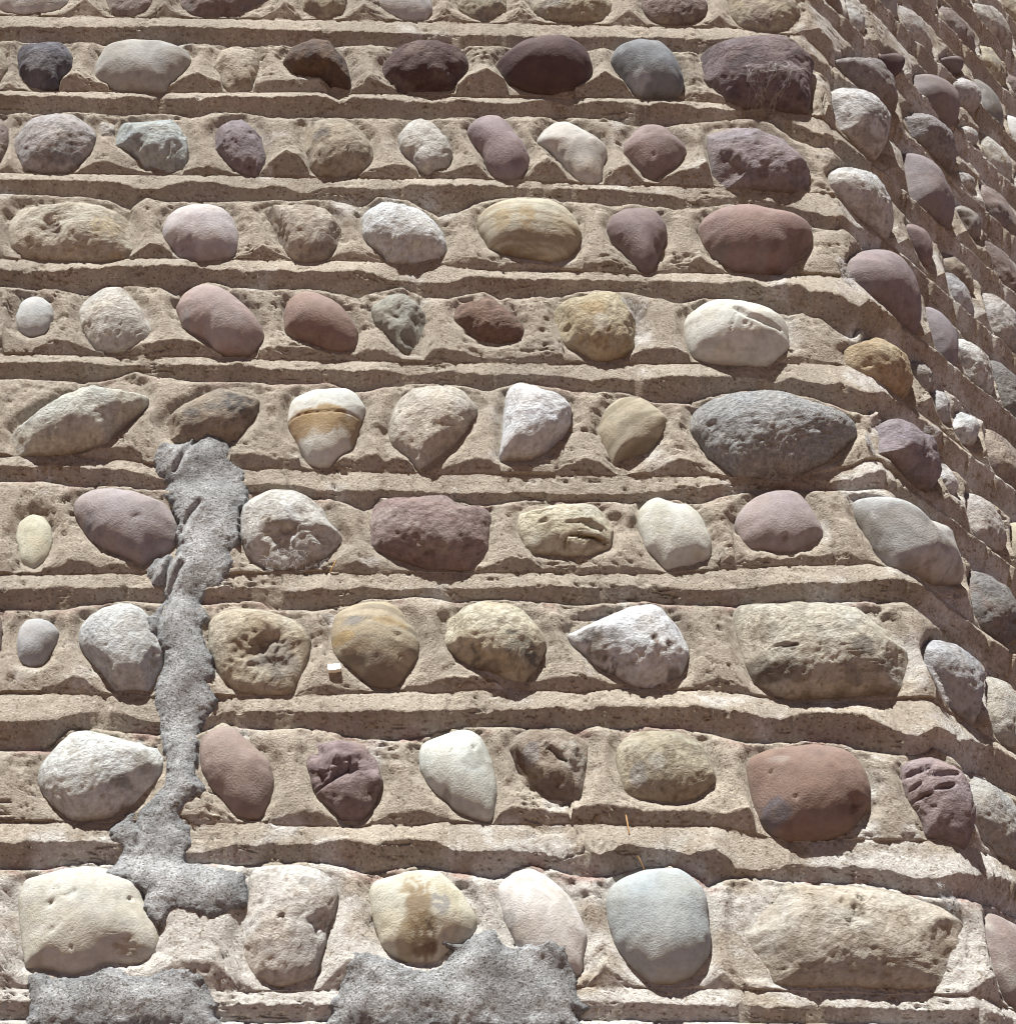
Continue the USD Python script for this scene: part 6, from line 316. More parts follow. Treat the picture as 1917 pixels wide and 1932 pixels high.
[10,"c9bda8","d8d2c4","rough",21.9,"",[151,2030,142,2048,124,2061,102,2069,77,2073,49,2067,33,2050,29,2030,32,2010,48,1995,73,1991,98,1991,125,1994,147,2008],{}],
[10,"cabfb6","c6b58f","pit",19.3,"",[266,2026,261,2042,249,2058,226,2065,199,2065,177,2058,169,2042,166,2026,165,2008,179,1991,205,1987,229,1988,253,1994,266,2009],{}],
[10,"b8a188","cabfb6","rough",16.0,"",[379,2023,374,2041,357,2052,338,2056,319,2058,297,2056,284,2042,284,2023,290,2007,302,1993,322,1987,341,1988,360,1993,374,2006],{}],
[10,"9c7f76","d8d2c4","pit",17.5,"",[461,2026,456,2042,447,2056,433,2067,415,2067,398,2062,391,2043,391,2026,392,2008,400,1992,417,1985,434,1985,451,1991,462,2007],{}],
[10,"dcdad2","a98f86","pit",18.3,"",[559,2023,556,2041,541,2054,522,2056,506,2056,486,2055,472,2041,472,2023,478,2006,491,1993,508,1987,526,1986,543,1992,555,2006],{}],
[10,"9c7f76","8f8781","pit",16.9,"",[677,2023,678,2039,667,2057,641,2060,616,2059,595,2051,581,2039,576,2023,579,2006,594,1992,618,1986,643,1986,666,1992,676,2008],{}],
[10,"b8a188","a98f86","rough",18.1,"",[787,2023,779,2040,765,2053,747,2059,727,2060,708,2054,696,2040,692,2023,695,2005,712,1992,732,1990,750,1989,771,1991,786,2004],{}],
[10,"8f8781","cabfb6","rough",17.9,"",[904,2026,906,2043,895,2061,870,2066,844,2065,823,2056,809,2042,803,2026,804,2007,819,1992,843,1986,868,1986,892,1992,903,2009],{}]]
WEBS=[[-88,3222,-8,3230,-56,3176,-89,3181],[-14,2958,-4,2938,3,2902,-7,2911,4,2934],[-126,2671,-93,2671,-96,2650,-127,2649],[-16,2714,-9,2700,-8,2676,-16,2693],[-633,2555,-561,2558,-573,2540,-623,2540],[92,2772,128,2782,126,2749,101,2746],[1,2439,16,2435,39,2409,18,2412],[-24,2219,-6,2212,-5,2190,-21,2196],[-258,2888,-224,2887,-237,2854,-253,2862]]
PATCHES=[[-729,2690,-709,2691,-695,2695,-680,2697,-667,2692,-662,2683,-665,2671,-650,2660,-647,2645,-642,2634,-643,2623,-650,2611,-651,2593,-648,2577,-655,2564,-653,2552,-660,2532,-665,2522,-678,2515,-683,2507,-676,2496,-674,2486,-679,2478,-675,2457,-666,2444,-665,2428,-669,2416,-661,2403,-663,2391,-674,2378,-679,2365,-676,2361,-676,2345,-677,2331,-673,2320,-666,2312,-672,2304,-680,2302,-690,2287,-678,2275,-676,2263,-683,2251,-681,2244,-657,2241,-646,2238,-629,2232,-627,2216,-626,2201,-643,2197,-658,2189,-669,2193,-688,2199,-697,2185,-708,2189,-717,2203,-715,2214,-729,2226,-742,2227,-750,2228,-749,2235,-741,2246,-739,2255,-748,2265,-751,2274,-745,2283,-736,2288,-723,2294,-716,2302,-706,2317,-705,2329,-708,2348,-712,2364,-713,2378,-720,2399,-722,2415,-716,2431,-713,2447,-718,2459,-730,2471,-731,2486,-726,2494,-718,2508,-722,2520,-731,2525,-737,2539,-730,2552,-713,2558,-708,2567,-713,2578,-709,2593,-716,2607,-722,2624,-727,2633,-723,2642,-734,2652,-740,2667,-736,2682],[-807,2148,-792,2149,-783,2143,-764,2142,-749,2147,-740,2151,-728,2150,-716,2143,-707,2142,-695,2147,-685,2149,-671,2145,-660,2142,-656,2129,-646,2119,-650,2112,-636,2097,-802,2100],[-552,2125,-543,2141,-544,2150,-539,2160,-523,2161,-514,2157,-504,2157,-496,2150,-477,2145,-464,2148,-453,2159,-464,2164,-460,2170,-445,2166,-433,2175,-418,2181,-414,2176,-412,2169,-399,2162,-385,2165,-373,2165,-355,2164,-353,2155,-347,2138,-347,2122,-337,2111,-349,2103,-342,2093,-564,2096,-553,2109,-561,2117]]
GROOVES=[[-694,2694,-701,2686,-709,2669,-716,2654],[-689,2611,-698,2600,-705,2580],[-708,2555,-713,2543,-717,2523],[-702,2541,-708,2525,-712,2515,-717,2491,-721,2464],[-711,2557,-716,2538,-719,2515],[-726,2291,-728,2279,-723,2272,-724,2259]]

# ---------------------------------------------------------------- helpers
ALB = 0.475
def rgb(hexa, k=ALB):
    c = np.array([int(hexa[i:i + 2], 16) for i in (0, 2, 4)])
    m = c.mean(); c = (m * (1.04 - 0.0002 * m) + 0.64 * (c - m) + (-2, 1, 2)) / 255         # weathered, dusty: muted tones
    return np.where(c < 0.04045, c / 12.92, ((c + 0.055) / 1.055) ** 2.4) * k
def sstep(x, a, b):
    t = np.clip((x - a) / (b - a), 0, 1); return t * t * (3 - 2 * t)
def n3(a, b, c, seed=0, o=3):
    return fbm(np.stack(np.broadcast_arrays(a, b, c), -1), o, seed) - 0.5

names = {}
def numbered(parent, name):
    k = names.get((parent, name), 0); names[parent, name] = k + 1
    return f'{parent}/{name}' + (f'_{k:03d}' if k else '')
def put(parent, name, v, f, n, mat, col=None, label=None, cat=None, kind=None, group=None, exact=False):
    m = UsdGeom.Mesh.Define(stage, numbered(parent, name))
    m.CreatePointsAttr(Vt.Vec3fArray.FromNumpy(np.ascontiguousarray(v, np.float32)))
    m.CreateFaceVertexCountsAttr(Vt.IntArray.FromNumpy(np.full(len(f), f.shape[1], np.int32)))
    m.CreateFaceVertexIndicesAttr(Vt.IntArray.FromNumpy(np.ascontiguousarray(f, np.int32).ravel()))
    m.CreateSubdivisionSchemeAttr('none')
    if n is not None:
        m.CreateNormalsAttr(Vt.Vec3fArray.FromNumpy(np.ascontiguousarray(n, np.float32))); m.SetNormalsInterpolation('vertex')
    if col is not None:
        UsdGeom.PrimvarsAPI(m).CreatePrimvar('tint', Sdf.ValueTypeNames.Color3fArray, 'vertex').Set(Vt.Vec3fArray.FromNumpy(np.ascontiguousarray(col, np.float32)))
    UsdShade.MaterialBindingAPI.Apply(m.GetPrim()).Bind(mat)
    tag(m.GetPrim(), label, cat, kind, group)
    return m
def tag(p, label=None, cat=None, kind=None, group=None):
    for k, x in (('label', label), ('category', cat), ('kind', kind), ('group', group)):
        if x: p.SetCustomDataByKey(k, x)
def normals(v, f):
    n = np.zeros_like(v)
    a = np.cross(v[f[:, 1]] - v[f[:, 0]], v[f[:, 2]] - v[f[:, 0]])
    if f.shape[1] == 4:
        a = a + np.cross(v[f[:, 2]] - v[f[:, 0]], v[f[:, 3]] - v[f[:, 0]])
    for k in range(f.shape[1]):
        for j in range(3):
            n[:, j] += np.bincount(f[:, k], a[:, j], len(v))
    return n / np.maximum(np.linalg.norm(n, axis=1, keepdims=True), 1e-30)
def compact(v, f, *more):
    used = np.zeros(len(v), bool); used[f] = True
    new = np.cumsum(used) - 1
    return (v[used], new[f]) + tuple(None if a is None else a[used] for a in more)

# the wall's face: s runs along it (0 at the corner), z up, p outward; all in mm
TURN = 0.7687
_s = np.arange(-40, 1301, 1.0)
_a = TURN * sstep(_s, -13, 13)
_x = -40 + np.concatenate([[0], np.cumsum(np.cos(_a[:-1]))]); _y = np.concatenate([[0], np.cumsum(np.sin(_a[:-1]))])
def W(s, z, p):
    ang = np.interp(s, _s, _a)
    bx = np.where(s < -40, s, np.interp(s, _s, _x)); by = np.where(s < -40, 0, np.interp(s, _s, _y))
    return np.stack([bx + p * np.sin(ang), by - p * np.cos(ang), z + 0 * s], -1) / 1000

# ---------------------------------------------------------------- materials
def look(name, nscale, lo, hi, bump_scale, bump, rough, warm=1.0, speck=None):
    nodes = {'a': ('attribute', {'attribute': 'tint'}), 'g': ('geometry', {}),
             'n1': ('noise_texture', {'scale': nscale, 'detail': 5.0, 'roughness': 0.62}),
             'r1': ('rgb_ramp', {'ramp': [(0.25, (lo, lo * warm, lo * warm ** 2)), (0.5, ((lo + hi) / 2,) * 3), (0.75, (hi,) * 3)]}),
             'm1': ('mix_color', {'blend_type': 'multiply', 'fac': 1.0, 'use_clamp': False}),
             'n2': ('noise_texture', {'scale': bump_scale, 'detail': 6.0, 'roughness': 0.68}),
             'b': ('bump', {'strength': 1.0, 'distance': bump}),
             'p': ('principled_bsdf', {'roughness': rough, 'specular_ior_level': 0.25, 'diffuse_roughness': 0.6})}
    links = [('g.position', 'n1.vector'), ('g.position', 'n2.vector'), ('n1.fac', 'r1.fac'), ('a.color', 'm1.a'), ('r1.color', 'm1.b'),
             ('n2.fac', 'b.height'), ('b.normal', 'p.normal')]
    last = 'm1.result'
    if speck:                                   # scattered darker and lighter grains
        sc, dark, light, amount = speck
        nodes |= {'v': ('voronoi_texture', {'scale': sc, 'feature': 'f1'}), 'sv': ('separate_color', {}),
                  'rv': ('rgb_ramp', {'ramp': [(0, (dark, dark * .9, dark * .8)), (amount, (dark * .6 + .4, dark * .55 + .4, dark * .5 + .38)), (amount + .06, (1,) * 3), (0.9, (1,) * 3), (0.95, (light,) * 3)]}),
                  'm2': ('mix_color', {'blend_type': 'multiply', 'fac': 1.0, 'use_clamp': False})}
        links += [('g.position', 'v.vector'), ('v.color', 'sv.color'), ('sv.r', 'rv.fac'), (last, 'm2.a'), ('rv.color', 'm2.b')]
        last = 'm2.result'
    links.append((last, 'p.base_color'))
    return usdkit.material(stage, f'/World/Looks/{name}', nodes, links, surface='p.BSDF')

L_MORTAR = look('lime_mortar', 260, 0.76, 1.18, 480, 0.0024, 0.95, 0.94, speck=(520, 0.55, 1.25, 0.06))
L_CEMENT = look('grey_cement', 520, 0.62, 1.35, 520, 0.0034, 0.95, speck=(640, 0.45, 1.3, 0.14))
L_STONE = {'smooth': look('smooth_cobble', 150, 0.82, 1.15, 460, 0.0011, 0.85),
           'rough': look('rough_cobble', 170, 0.66, 1.28, 330, 0.0034, 0.9, 0.94),
           'coarse': look('coarse_grained_cobble', 300, 0.6, 1.4, 300, 0.0050, 0.9)}
L_GROUND = usdkit.material(stage, '/World/Looks/dry_ground', {'g': ('geometry', {}), 'n': ('noise_texture', {'scale': 3.0, 'detail': 8.0}),
    'r': ('rgb_ramp', {'ramp': [(0.3, (0.105, 0.048, 0.015)), (0.7, (0.155, 0.072, 0.024))]}), 'p': ('principled_bsdf', {'roughness': 0.95})},
    [('g.position', 'n.vector'), ('n.fac', 'r.fac'), ('r.color', 'p.base_color')], surface='p.BSDF')

# ---------------------------------------------------------------- the cobbles as domes over their outlines
NA = 128
ANG = np.arange(NA) / NA * 2 * np.pi
P0 = -6.0
def rho(o, s, z):
    ds, dz = s - o.c[0], z - o.c[1]
    rr = np.hypot(ds, dz); ro = np.interp(np.arctan2(dz, ds) % (2 * np.pi), ANG, o.r, period=2 * np.pi)
    return rr / ro, (rr - ro)
class Cobble:
    pass
cobbles = []
for i, (course, c1, c2, kind, H, label, flat, ex) in enumerate(STONES):
    o = Cobble(); o.i, o.course, o.c1, o.c2, o.kind, o.H, o.label, o.ex = i, course, c1, c2, kind, H, label, ex
    q = np.array(flat, float).reshape(-1, 2)
    poly = shapely.Polygon(q).buffer(0)
    if poly.geom_type != 'Polygon': poly = max(poly.geoms, key=lambda g: g.area)
    o.c = np.array(poly.centroid.coords[0])
    # resample the outline evenly, round it a little, take it as a radius over the angle
    xy = np.array(poly.exterior.coords)
    seg = np.r_[0, np.cumsum(np.linalg.norm(np.diff(xy, axis=0), axis=1))]
    t = np.linspace(0, seg[-1], 400, endpoint=False)
    e = np.c_[np.interp(t, seg, xy[:, 0]), np.interp(t, seg, xy[:, 1])]
    sig = 1.1 if kind in ('angular',) else 2.6
    w = np.exp(-0.5 * (np.arange(-24, 25) * (seg[-1] / 400) / sig) ** 2); w /= w.sum()
    e = np.stack([np.convolve(np.r_[e[-24:, k], e[:, k], e[:24, k]], w, 'valid') for k in (0, 1)], 1)
    d = e - o.c; a = np.arctan2(d[:, 1], d[:, 0]) % (2 * np.pi); r = np.hypot(*d.T); k = np.argsort(a); a, r = a[k], r[k]
    o.r = np.interp(ANG, np.r_[a[-8:] - 2 * np.pi, a, a[:8] + 2 * np.pi], np.r_[r[-8:], r, r[:8]])
    rg = np.random.default_rng(100 + i)
    o.r *= 1 + 0.03 * (fbm(np.c_[2.2 * np.cos(ANG), 2.2 * np.sin(ANG), 0 * ANG + i], 3) - .5) * 2
    o.rng = rg
    o.box = (o.c[0] + (o.r * np.cos(ANG)).min(), o.c[0] + (o.r * np.cos(ANG)).max(), o.c[1] + (o.r * np.sin(ANG)).min(), o.c[1] + (o.r * np.sin(ANG)).max())
    o.sq = rg.uniform(1.95, 2.3); o.pw = rg.uniform(0.58, 0.72)
    if kind == 'angular': o.sq, o.pw = 2.6, 0.55
    def plane(x, z, nx, nz, frac):
        nx, nz = (np.array([x, z]) - o.c) / max(np.hypot(x - o.c[0], z - o.c[1]), 1e-6)
        q0 = float(rho(o, np.array(x), np.array(z))[0])
        if q0 > .68: x, z = o.c + (np.array([x, z]) - o.c) * .68 / q0
        t = np.arange(0, 90, .5); out = rho(o, x + t * nx, z + t * nz)[0] > .99
        run = max(t[np.argmax(out)] if out.any() else 90, 5.0)
        q = min(float(rho(o, np.array(x), np.array(z))[0]), 1); pc = (P0 + o.H * (1 - q ** o.sq) ** o.pw) * (frac or .97)
        return (x, z, nx, nz, (pc - P0 + 1.5) / run, pc)
    o.planes = [plane(x, z, nx, nz, None) for x, z, nx, nz in ex.get('cut', [])]
    if kind in ('angular', 'rough', 'pit', 'crack') and not ex.get('cut'):
        for _ in range({'angular': 6, 'rough': 3}.get(kind, 2)):
            th = rg.uniform(0, 2 * np.pi); rr = (rg.uniform(.3, .7) if kind == 'angular' else rg.uniform(.6, .68)) * np.interp(th, ANG, o.r, period=2 * np.pi)
            o.planes.append(plane(o.c[0] + rr * np.cos(th), o.c[1] + rr * np.sin(th), np.cos(th), np.sin(th), rg.uniform(.86, .97) if kind == 'angular' else rg.uniform(.96, 1.02)))
    cobbles.append(o)
def dome(o, s, z, q=None):
    q = rho(o, s, z)[0] if q is None else q
    f0 = lambda q: P0 + o.H * (1 - np.clip(q, 0, 1) ** o.sq) ** o.pw
    p = f0(q)
    for x, zz, nx, nz, k, pc in o.planes:
        p = np.minimum(p, pc - k * ((s - x) * nx + (z - zz) * nz))
    return np.maximum(p, P0 - 2)
def seg_d(s, z, x1, z1, x2, z2):
    dx, dz = x2 - x1, z2 - z1; t = np.clip(((s - x1) * dx + (z - z1) * dz) / (dx * dx + dz * dz + 1e-9), 0, 1)
    return np.hypot(s - x1 - t * dx, z - z1 - t * dz)

BUILDING = '/World/cobblestone_building'
tag(UsdGeom.Xform.Define(stage, BUILDING).GetPrim(), 'corner of a building faced with rows of cobbles between ridged lime mortar ledges', 'building')

def build_cobble(o):
    seen = -1010 < o.c[0] < 850 and 2050 < o.c[1] < 3420
    span = 2 * np.sqrt((o.r ** 2).mean())
    n_ = int(np.clip(span / 1.78, 28, 136)) if seen and o.c[0] < 420 else 26
    g = np.linspace(-1, 1, n_); a_, b_ = np.meshgrid(g, g, indexing='ij')
    m_ = np.maximum(np.abs(a_), np.abs(b_)); safe = np.where(m_ == 0, 1, m_)
    ph = np.where(np.abs(a_) >= np.abs(b_), np.pi / 4 * b_ / np.where(np.abs(a_) >= np.abs(b_), np.where(a_ == 0, 1, a_), 1),
                  np.pi / 2 - np.pi / 4 * a_ / np.where(b_ == 0, 1, b_))
    ph = np.where((np.abs(a_) >= np.abs(b_)) & (a_ < 0), ph + np.pi, ph); ph = np.where((np.abs(a_) < np.abs(b_)) & (b_ < 0), ph + np.pi, ph)
    Q = 1 - (1 - m_) ** 1.3
    ro = np.interp(ph % (2 * np.pi), ANG, o.r, period=2 * np.pi)
    s, z = (o.c[0] + Q * ro * np.cos(ph)).ravel(), (o.c[1] + Q * ro * np.sin(ph)).ravel()
    p = dome(o, s, z, Q.ravel())
    idx = np.arange(n_ * n_).reshape(n_, n_)
    f4 = np.stack([idx[:-1, :-1], idx[1:, :-1], idx[1:, 1:], idx[:-1, 1:]], -1).reshape(-1, 4)
    f = np.vstack([f4[:, [0, 1, 2]], f4[:, [0, 2, 3]]])
    # the embedded flank behind the rim
    loop = np.r_[idx[:, 0], idx[-1, 1:], idx[-2::-1, -1], idx[0, -2:0:-1]]; na = len(loop); jj = np.arange(na)
    base = n_ * n_
    s = np.r_[s, s[loop], s[loop], o.c[0]]; z = np.r_[z, z[loop], z[loop], o.c[1]]; p = np.r_[p, p[loop] - 5, p[loop] - 16, p[loop].min() - 16]
    r1, r2, tip = base + jj, base + na + jj, base + 2 * na
    for a, c_ in ((loop, r1), (r1, r2)):
        an, cn = np.roll(a, -1), np.roll(c_, -1)
        f = np.vstack([f, np.c_[a, c_, cn], np.c_[a, cn, an]])
    f = np.vstack([f, np.c_[r2, np.full(na, tip), np.roll(r2, -1)]])
    q = Q.ravel()
    # relief
    k = o.kind; I = o.i * 7.3
    rim = np.clip(np.r_[1 - q, np.zeros(2 * na + 1)] * 6, 0.15, 1)
    d = 2.4 * n3(s / 30, z / 30, p / 30 + I, 1)
    if k in ('smooth', 'band'):
        d += 0.9 * n3(s / 9, z / 9, p / 9 + I, 2)
    else:
        d += 5.0 * n3(s / 16, z / 16, p / 16 + I, 2, 4) + 2.2 * n3(s / 4.5, z / 4.5, p / 5 + I, 3, 2)
    if k == 'angular':
        a = n3(s / 22, z / 22, p / 22 + I, 12, 2); d += 3.0 * np.abs(a) * 2
    if k == 'coarse': d += 2.2 * n3(s / 3.2, z / 2.4, p / 3 + I, 4, 2)
    if k == 'band':
        an, wl = o.ex.get('band', (0, 6)); ca, sa = math.cos(math.radians(an)), math.sin(math.radians(an))
        v = (-(s - o.c[0]) * sa + (z - o.c[1]) * ca); u = (s - o.c[0]) * ca + (z - o.c[1]) * sa
        d += 0.9 * n3(u / 40, v / wl, I, 5, 3) * 2
    amt = {'pit': .18, 'crack': .19, 'rough': .27, 'coarse': .24, 'smooth': .32, 'band': .24, 'angular': .21}[k]
    region = .10 * (n3(s / 26, z / 26, I, 10, 2) * 2)
    d -= 1.1 * sstep(n3(s / 5.5, z / 4.6, p / 5 + I, 11, 3) + region, amt, amt + .07)
    for x, zz, R, dep in o.ex.get('dent', []):
        wq = R * .9
        us, uz = s + wq * n3(s / wq / .7, z / wq / .7, I, 6, 4), z + wq * n3(s / wq / .7, z / wq / .7, I + 3, 7, 4)
        d -= .85 * dep * np.exp(-(np.hypot(us - x, uz - zz) / R) ** 2.6) * (.75 + 1.6 * n3(s / R / .5, z / R / .5, I + 6, 8, 3))
    for x1, z1, x2, z2, wd, dep in o.ex.get('crack', []):
        e = seg_d(s + 4 * n3(s / 12, z / 12, I, 8), z + 4 * n3(s / 12, z / 12, I + 5, 9), x1, z1, x2, z2)
        tt = np.clip(((s - x1) * (x2 - x1) + (z - z1) * (z2 - z1)) / ((x2 - x1) ** 2 + (z2 - z1) ** 2 + 1e-9), -.1, 1.1)
        d -= dep * np.exp(-(e / max(wd * .42, 1.1) / (0.55 + 0.6 * np.sin(np.clip(tt, 0, 1) * np.pi))) ** 2.4)
    v = W(s, z, p); n = normals(v, f)
    v = v + n * (d * rim)[:, None] / 1000
    n = normals(v, f)
    # colours
    a, b = rgb(o.c1), rgb(o.c2)
    m = sstep(n3(s / 17, z / 17, p / 17 + I, 21, 4), 0.0, 0.16)
    if k == 'band':
        m = sstep(n3(u / 60, (-(s - o.c[0]) * sa + (z - o.c[1]) * ca) / wl, I, 22, 3), -.02, .14)
    if k == 'coarse': m = sstep(n3(s / 3.5, z / 3.5, p / 3.5 + I, 23, 2), -.05, .12)
    mm = 0.6 * m[:, None]
    if k == 'band':
        vv = (-(s - o.c[0]) * sa + (z - o.c[1]) * ca) + 3 * n3(s / 25, z / 25, I, 13, 3)
        mm = np.clip(1.0 * m + .9 * sstep(n3(u / 90, vv / wl * 2.2, I, 14, 2), .04, .16), 0, 1)[:, None]
    c = a * (1 - mm) + b * mm
    c = c * (1 + 0.35 * n3(s / 45, z / 45, I, 24)[:, None])
    warm = n3(s / 24, z / 24, I + 9, 25)[:, None]; c = c * (1 + warm * np.array([0.12, 0.0, -0.16]))
    if k in ('rough', 'pit', 'crack'):
        sp = sstep(n3(s / 5, z / 5, p / 5 + I, 26, 3), 0.13, 0.22)[:, None] * 0.5
        c = c * (1 - sp) + np.minimum(a, b) * np.array([0.55, 0.47, 0.38]) * sp
    sp = sstep(n3(s / 10, z / 10, p / 10 + I, 27, 4), 0.16, 0.26)[:, None] * 0.25        # lichen and grime
    c = c * (1 - sp) + rgb('8a7c66') * sp
    for x, zz, rx, rz, hx, st in o.ex.get('blob', []):
        e = np.hypot((s - x) / rx, (z - zz) / rz) + 1.3 * n3(s / 10, z / 10, I, 28, 4)
        e = (sstep(e, 1.12, 0.72) * st)[:, None]
        if st > .75 and min(rx, rz) < 14: e = e * sstep(n3(s / 3.5, z / 3.5, I, 29, 3), -.13, .02)[:, None]
        c = c * (1 - e) + rgb(hx) * e
    dirt = sstep(Q.ravel(), 0.93, 1.0); dirt = np.r_[dirt, np.ones(2 * na + 1)][:, None] * .3
    c = c * (1 - dirt) + rgb('b39d80') * 0.8 * dirt
    mat = L_STONE['coarse' if k == 'coarse' else 'smooth' if k in ('smooth', 'band') else 'rough']
    put(BUILDING, 'cobble', v, f, n, mat, np.clip(c, 0.01, 0.85), o.label or None)
for o in cobbles: build_cobble(o)

# ---------------------------------------------------------------- mortar: level ledges and joints, one strip each
STEP = 2.1
S = np.arange(-1120, 880, STEP); NS = len(S); CUT = int(np.searchsorted(S, 0.5))
gs = GS0 + np.arange(10000) * GSTEP
gs = np.r_[gs[gs <= 1], np.arange(8, 2000, 8.0)]
PT, PB = -4.0, -11.0
MORTAR = np.array([0.228, 0.203, 0.164])
def line(k, j):
    a = np.array(LEDGES[k][j], float); return np.interp(S, gs[:len(a)], a)
K0 = -7
led = {}
for k in range(K0, 10):
    zT, zR, pR, zB = (line(max(k, 0), j) - (130.0 * k if k < 0 and j != 2 else 0) for j in range(4))
    j1 = 2.6 * n3(S / 14, k * 11.0, 3, 31) + 3.0 * n3(S / 4.5, k * 11.0, 7, 32)
    chip = sstep(n3(S / 38, k * 5.0, 9, 33), .13, .22)
    bite = sstep(n3(S / 13, k * 6.0, 9, 37, 4), .12, .26)
    pR = pR + 2.2 * n3(S / 6, k * 3.0, 1, 34) - 2.5 * chip - 3.0 * bite
    zR = zR + j1 + 2 * chip + 2.5 * bite
    zT = zT + 1.2 * n3(S / 16, k * 7.0, 5, 35)
    zB = zB + 2.4 * n3(S / 22, k * 9.0, 2, 36)
    zT = np.maximum(zT, zR + 3); zB = np.minimum(zB, zR - 5)
    led[k] = [zT, zR, pR, zB]
RI, RF, RU, RL = 44, 9, 9, 18
blocks = []                         # (kind, course, z rows, p rows)
def facet(k, zT):
    zF = zT + 0.6; pF = np.full(NS, PT + 0.6); hit = np.zeros(NS, bool)
    for kk, q in FACETS:
        if kk != k: continue
        q = np.array(q, float).reshape(-1, 3); q = q[np.argsort(q[:, 0])]
        on = (S >= q[0, 0]) & (S <= q[-1, 0])
        zz = np.interp(S, q[:, 0], q[:, 1]); pp = np.interp(S, q[:, 0], q[:, 2])
        zz = zz + 4.5 * n3(S / 9, k * 2.0, 4, 41, 4)
        zF = np.where(on, np.maximum(zF, zz), zF); pF = np.where(on, np.maximum(pF, pp), pF); hit |= on
    return zF, pF, hit
def dist_to_cobbles(s, z, k):
    dm = np.full(s.shape, 60.0); rm = np.full(s.shape, 9.0)
    for o in cobbles:
        if abs(o.course - k) > 1: continue
        x0, x1, y0, y1 = o.box
        c0, c1 = np.searchsorted(S, [x0 - 34, x1 + 34])
        if c1 <= c0: continue
        q, dd = rho(o, s[:, c0:c1], z[:, c0:c1])
        dm[:, c0:c1] = np.minimum(dm[:, c0:c1], dd); rm[:, c0:c1] = np.minimum(rm[:, c0:c1], q)
    return dm, rm
ZZ, PP, DD, RR, KIND, COURSE = [], [], [], [], [], []
SS1 = S[None, :]
for k in range(K0, 11):
    top = led[k - 1][3] if k > K0 else led[K0][3] + 131
    bot = led[k][0] if k < 10 else led[9][3] - 105
    zF, pF, hit = facet(k, bot)
    # where no facet was measured (return wall, hidden ends): let it grow with the gap between the cobbles
    dT, _ = dist_to_cobbles(np.repeat(SS1, 1, 0), (bot + 14)[None, :], k)
    auto = (S > 12) | (S < -900) | (k <= 0) | (k > 8)
    gz = np.clip((dT[0] - 3) * 0.9, 0, 22)
    zF = np.where(auto & ~hit, bot + 0.6 + gz, zF); pF = np.where(auto & ~hit, PT + 1 + .5 * gz, pF)
    zF = np.minimum(zF, top - 25)
    u = np.linspace(0, 1, RI)[:, None]; u = 0.5 * u + 0.5 * (3 * u ** 2 - 2 * u ** 3)
    z = top[None] * (1 - u) + zF[None] * u
    d, r = dist_to_cobbles(np.repeat(SS1, RI, 0), z, k)
    s2 = np.repeat(SS1, RI, 0)
    p = -4.6 + 7.4 * sstep(d + 7 * n3(s2 / 15, z / 15, 7, 56, 3), -1, 13)
    hollow = np.exp(-((top[None] - z - 7) / 13.0) ** 2) * sstep(d, 16, 3) * sstep(n3(s2 / 24, z / 15, 4, 54, 4), .0, .16)
    p -= 4.0 * hollow
    p += 4.0 * n3(s2 / 40, z / 40, 5, 51)
    wt = np.exp(-((top[None] - z) / 5.0)); lump = np.exp(-((top[None] - z - 6) / 9.0) ** 2)
    p = p + lump * 5.5 * (np.abs(n3(s2 / 15, z / 9, 8, 52, 4)) * 2 - .28)
    p = p * (1 - wt) + PB * wt
    wb = np.exp(-((z - zF[None]) / 13.0)) * sstep(pF[None], PT - 1, PT + 2)
    p = p * (1 - wb) + pF[None] * wb
    p += np.exp(-(np.maximum(d, -3) / 2.4) ** 2) * (-1.0 + 9.0 * np.maximum(n3(s2 / 20, z / 20, 2, 55, 3) - .02, 0))
    p -= 2.5 * sstep(n3(s2 / 26, z / 26, 3, 53, 4), .17, .25)
    ZZ.append(z); PP.append(p); DD.append(d); RR.append(r); KIND += ['joint'] * RI; COURSE += [k] * RI
    v = np.linspace(0, 1, RF + 1)[1:, None]
    z = zF[None] * (1 - v) + bot[None] * v; p = pF[None] * (1 - v) + PT * v
    d, r = dist_to_cobbles(np.repeat(SS1, RF, 0), z, k)
    ZZ.append(z); PP.append(p); DD.append(d); RR.append(r); KIND += ['joint'] * RF; COURSE += [k] * RF
    if k == 10: break
    zT, zR, pR, zB = led[k]
    v = np.linspace(0, 1, RU + 1)[1:, None]
    z = zT[None] * (1 - v) + zR[None] * v; p = PT * (1 - v ** .8) + pR[None] * v ** .8
    v2 = np.linspace(0, 1, RL + 1)[1:, None]
    z = np.vstack([z, zR[None] * (1 - v2) + zB[None] * v2]); p = np.vstack([p, pR[None] * (1 - v2) + PB * v2])
    d, r = dist_to_cobbles(np.repeat(SS1, RU + RL, 0), z, k + .5)
    ZZ.append(z); PP.append(p); DD.append(d); RR.append(r); KIND += ['ledge'] * (RU + RL); COURSE += [k] * (RU + RL)
Z, P, DC, RC = np.vstack(ZZ), np.vstack(PP), np.vstack(DD), np.vstack(RR)
NR = len(Z); SG = np.repeat(SS1, NR, 0); KIND = np.array(KIND); COURSE = np.array(COURSE)
lg = (KIND == 'ledge')[:, None]
P = P + np.where(lg, .7, 1.0) * (1.5 * n3(SG / 16, Z / 16, 0, 61) + .8 * n3(SG / 5, Z / 5, 3, 62, 3))
P = P - 2.0 * sstep(n3(SG / 6, Z / 5, 4, 63, 2), .24, .34) - 1.0 * sstep(n3(SG / 3.4, Z / 3.0, 4, 64, 2), .2, .34)
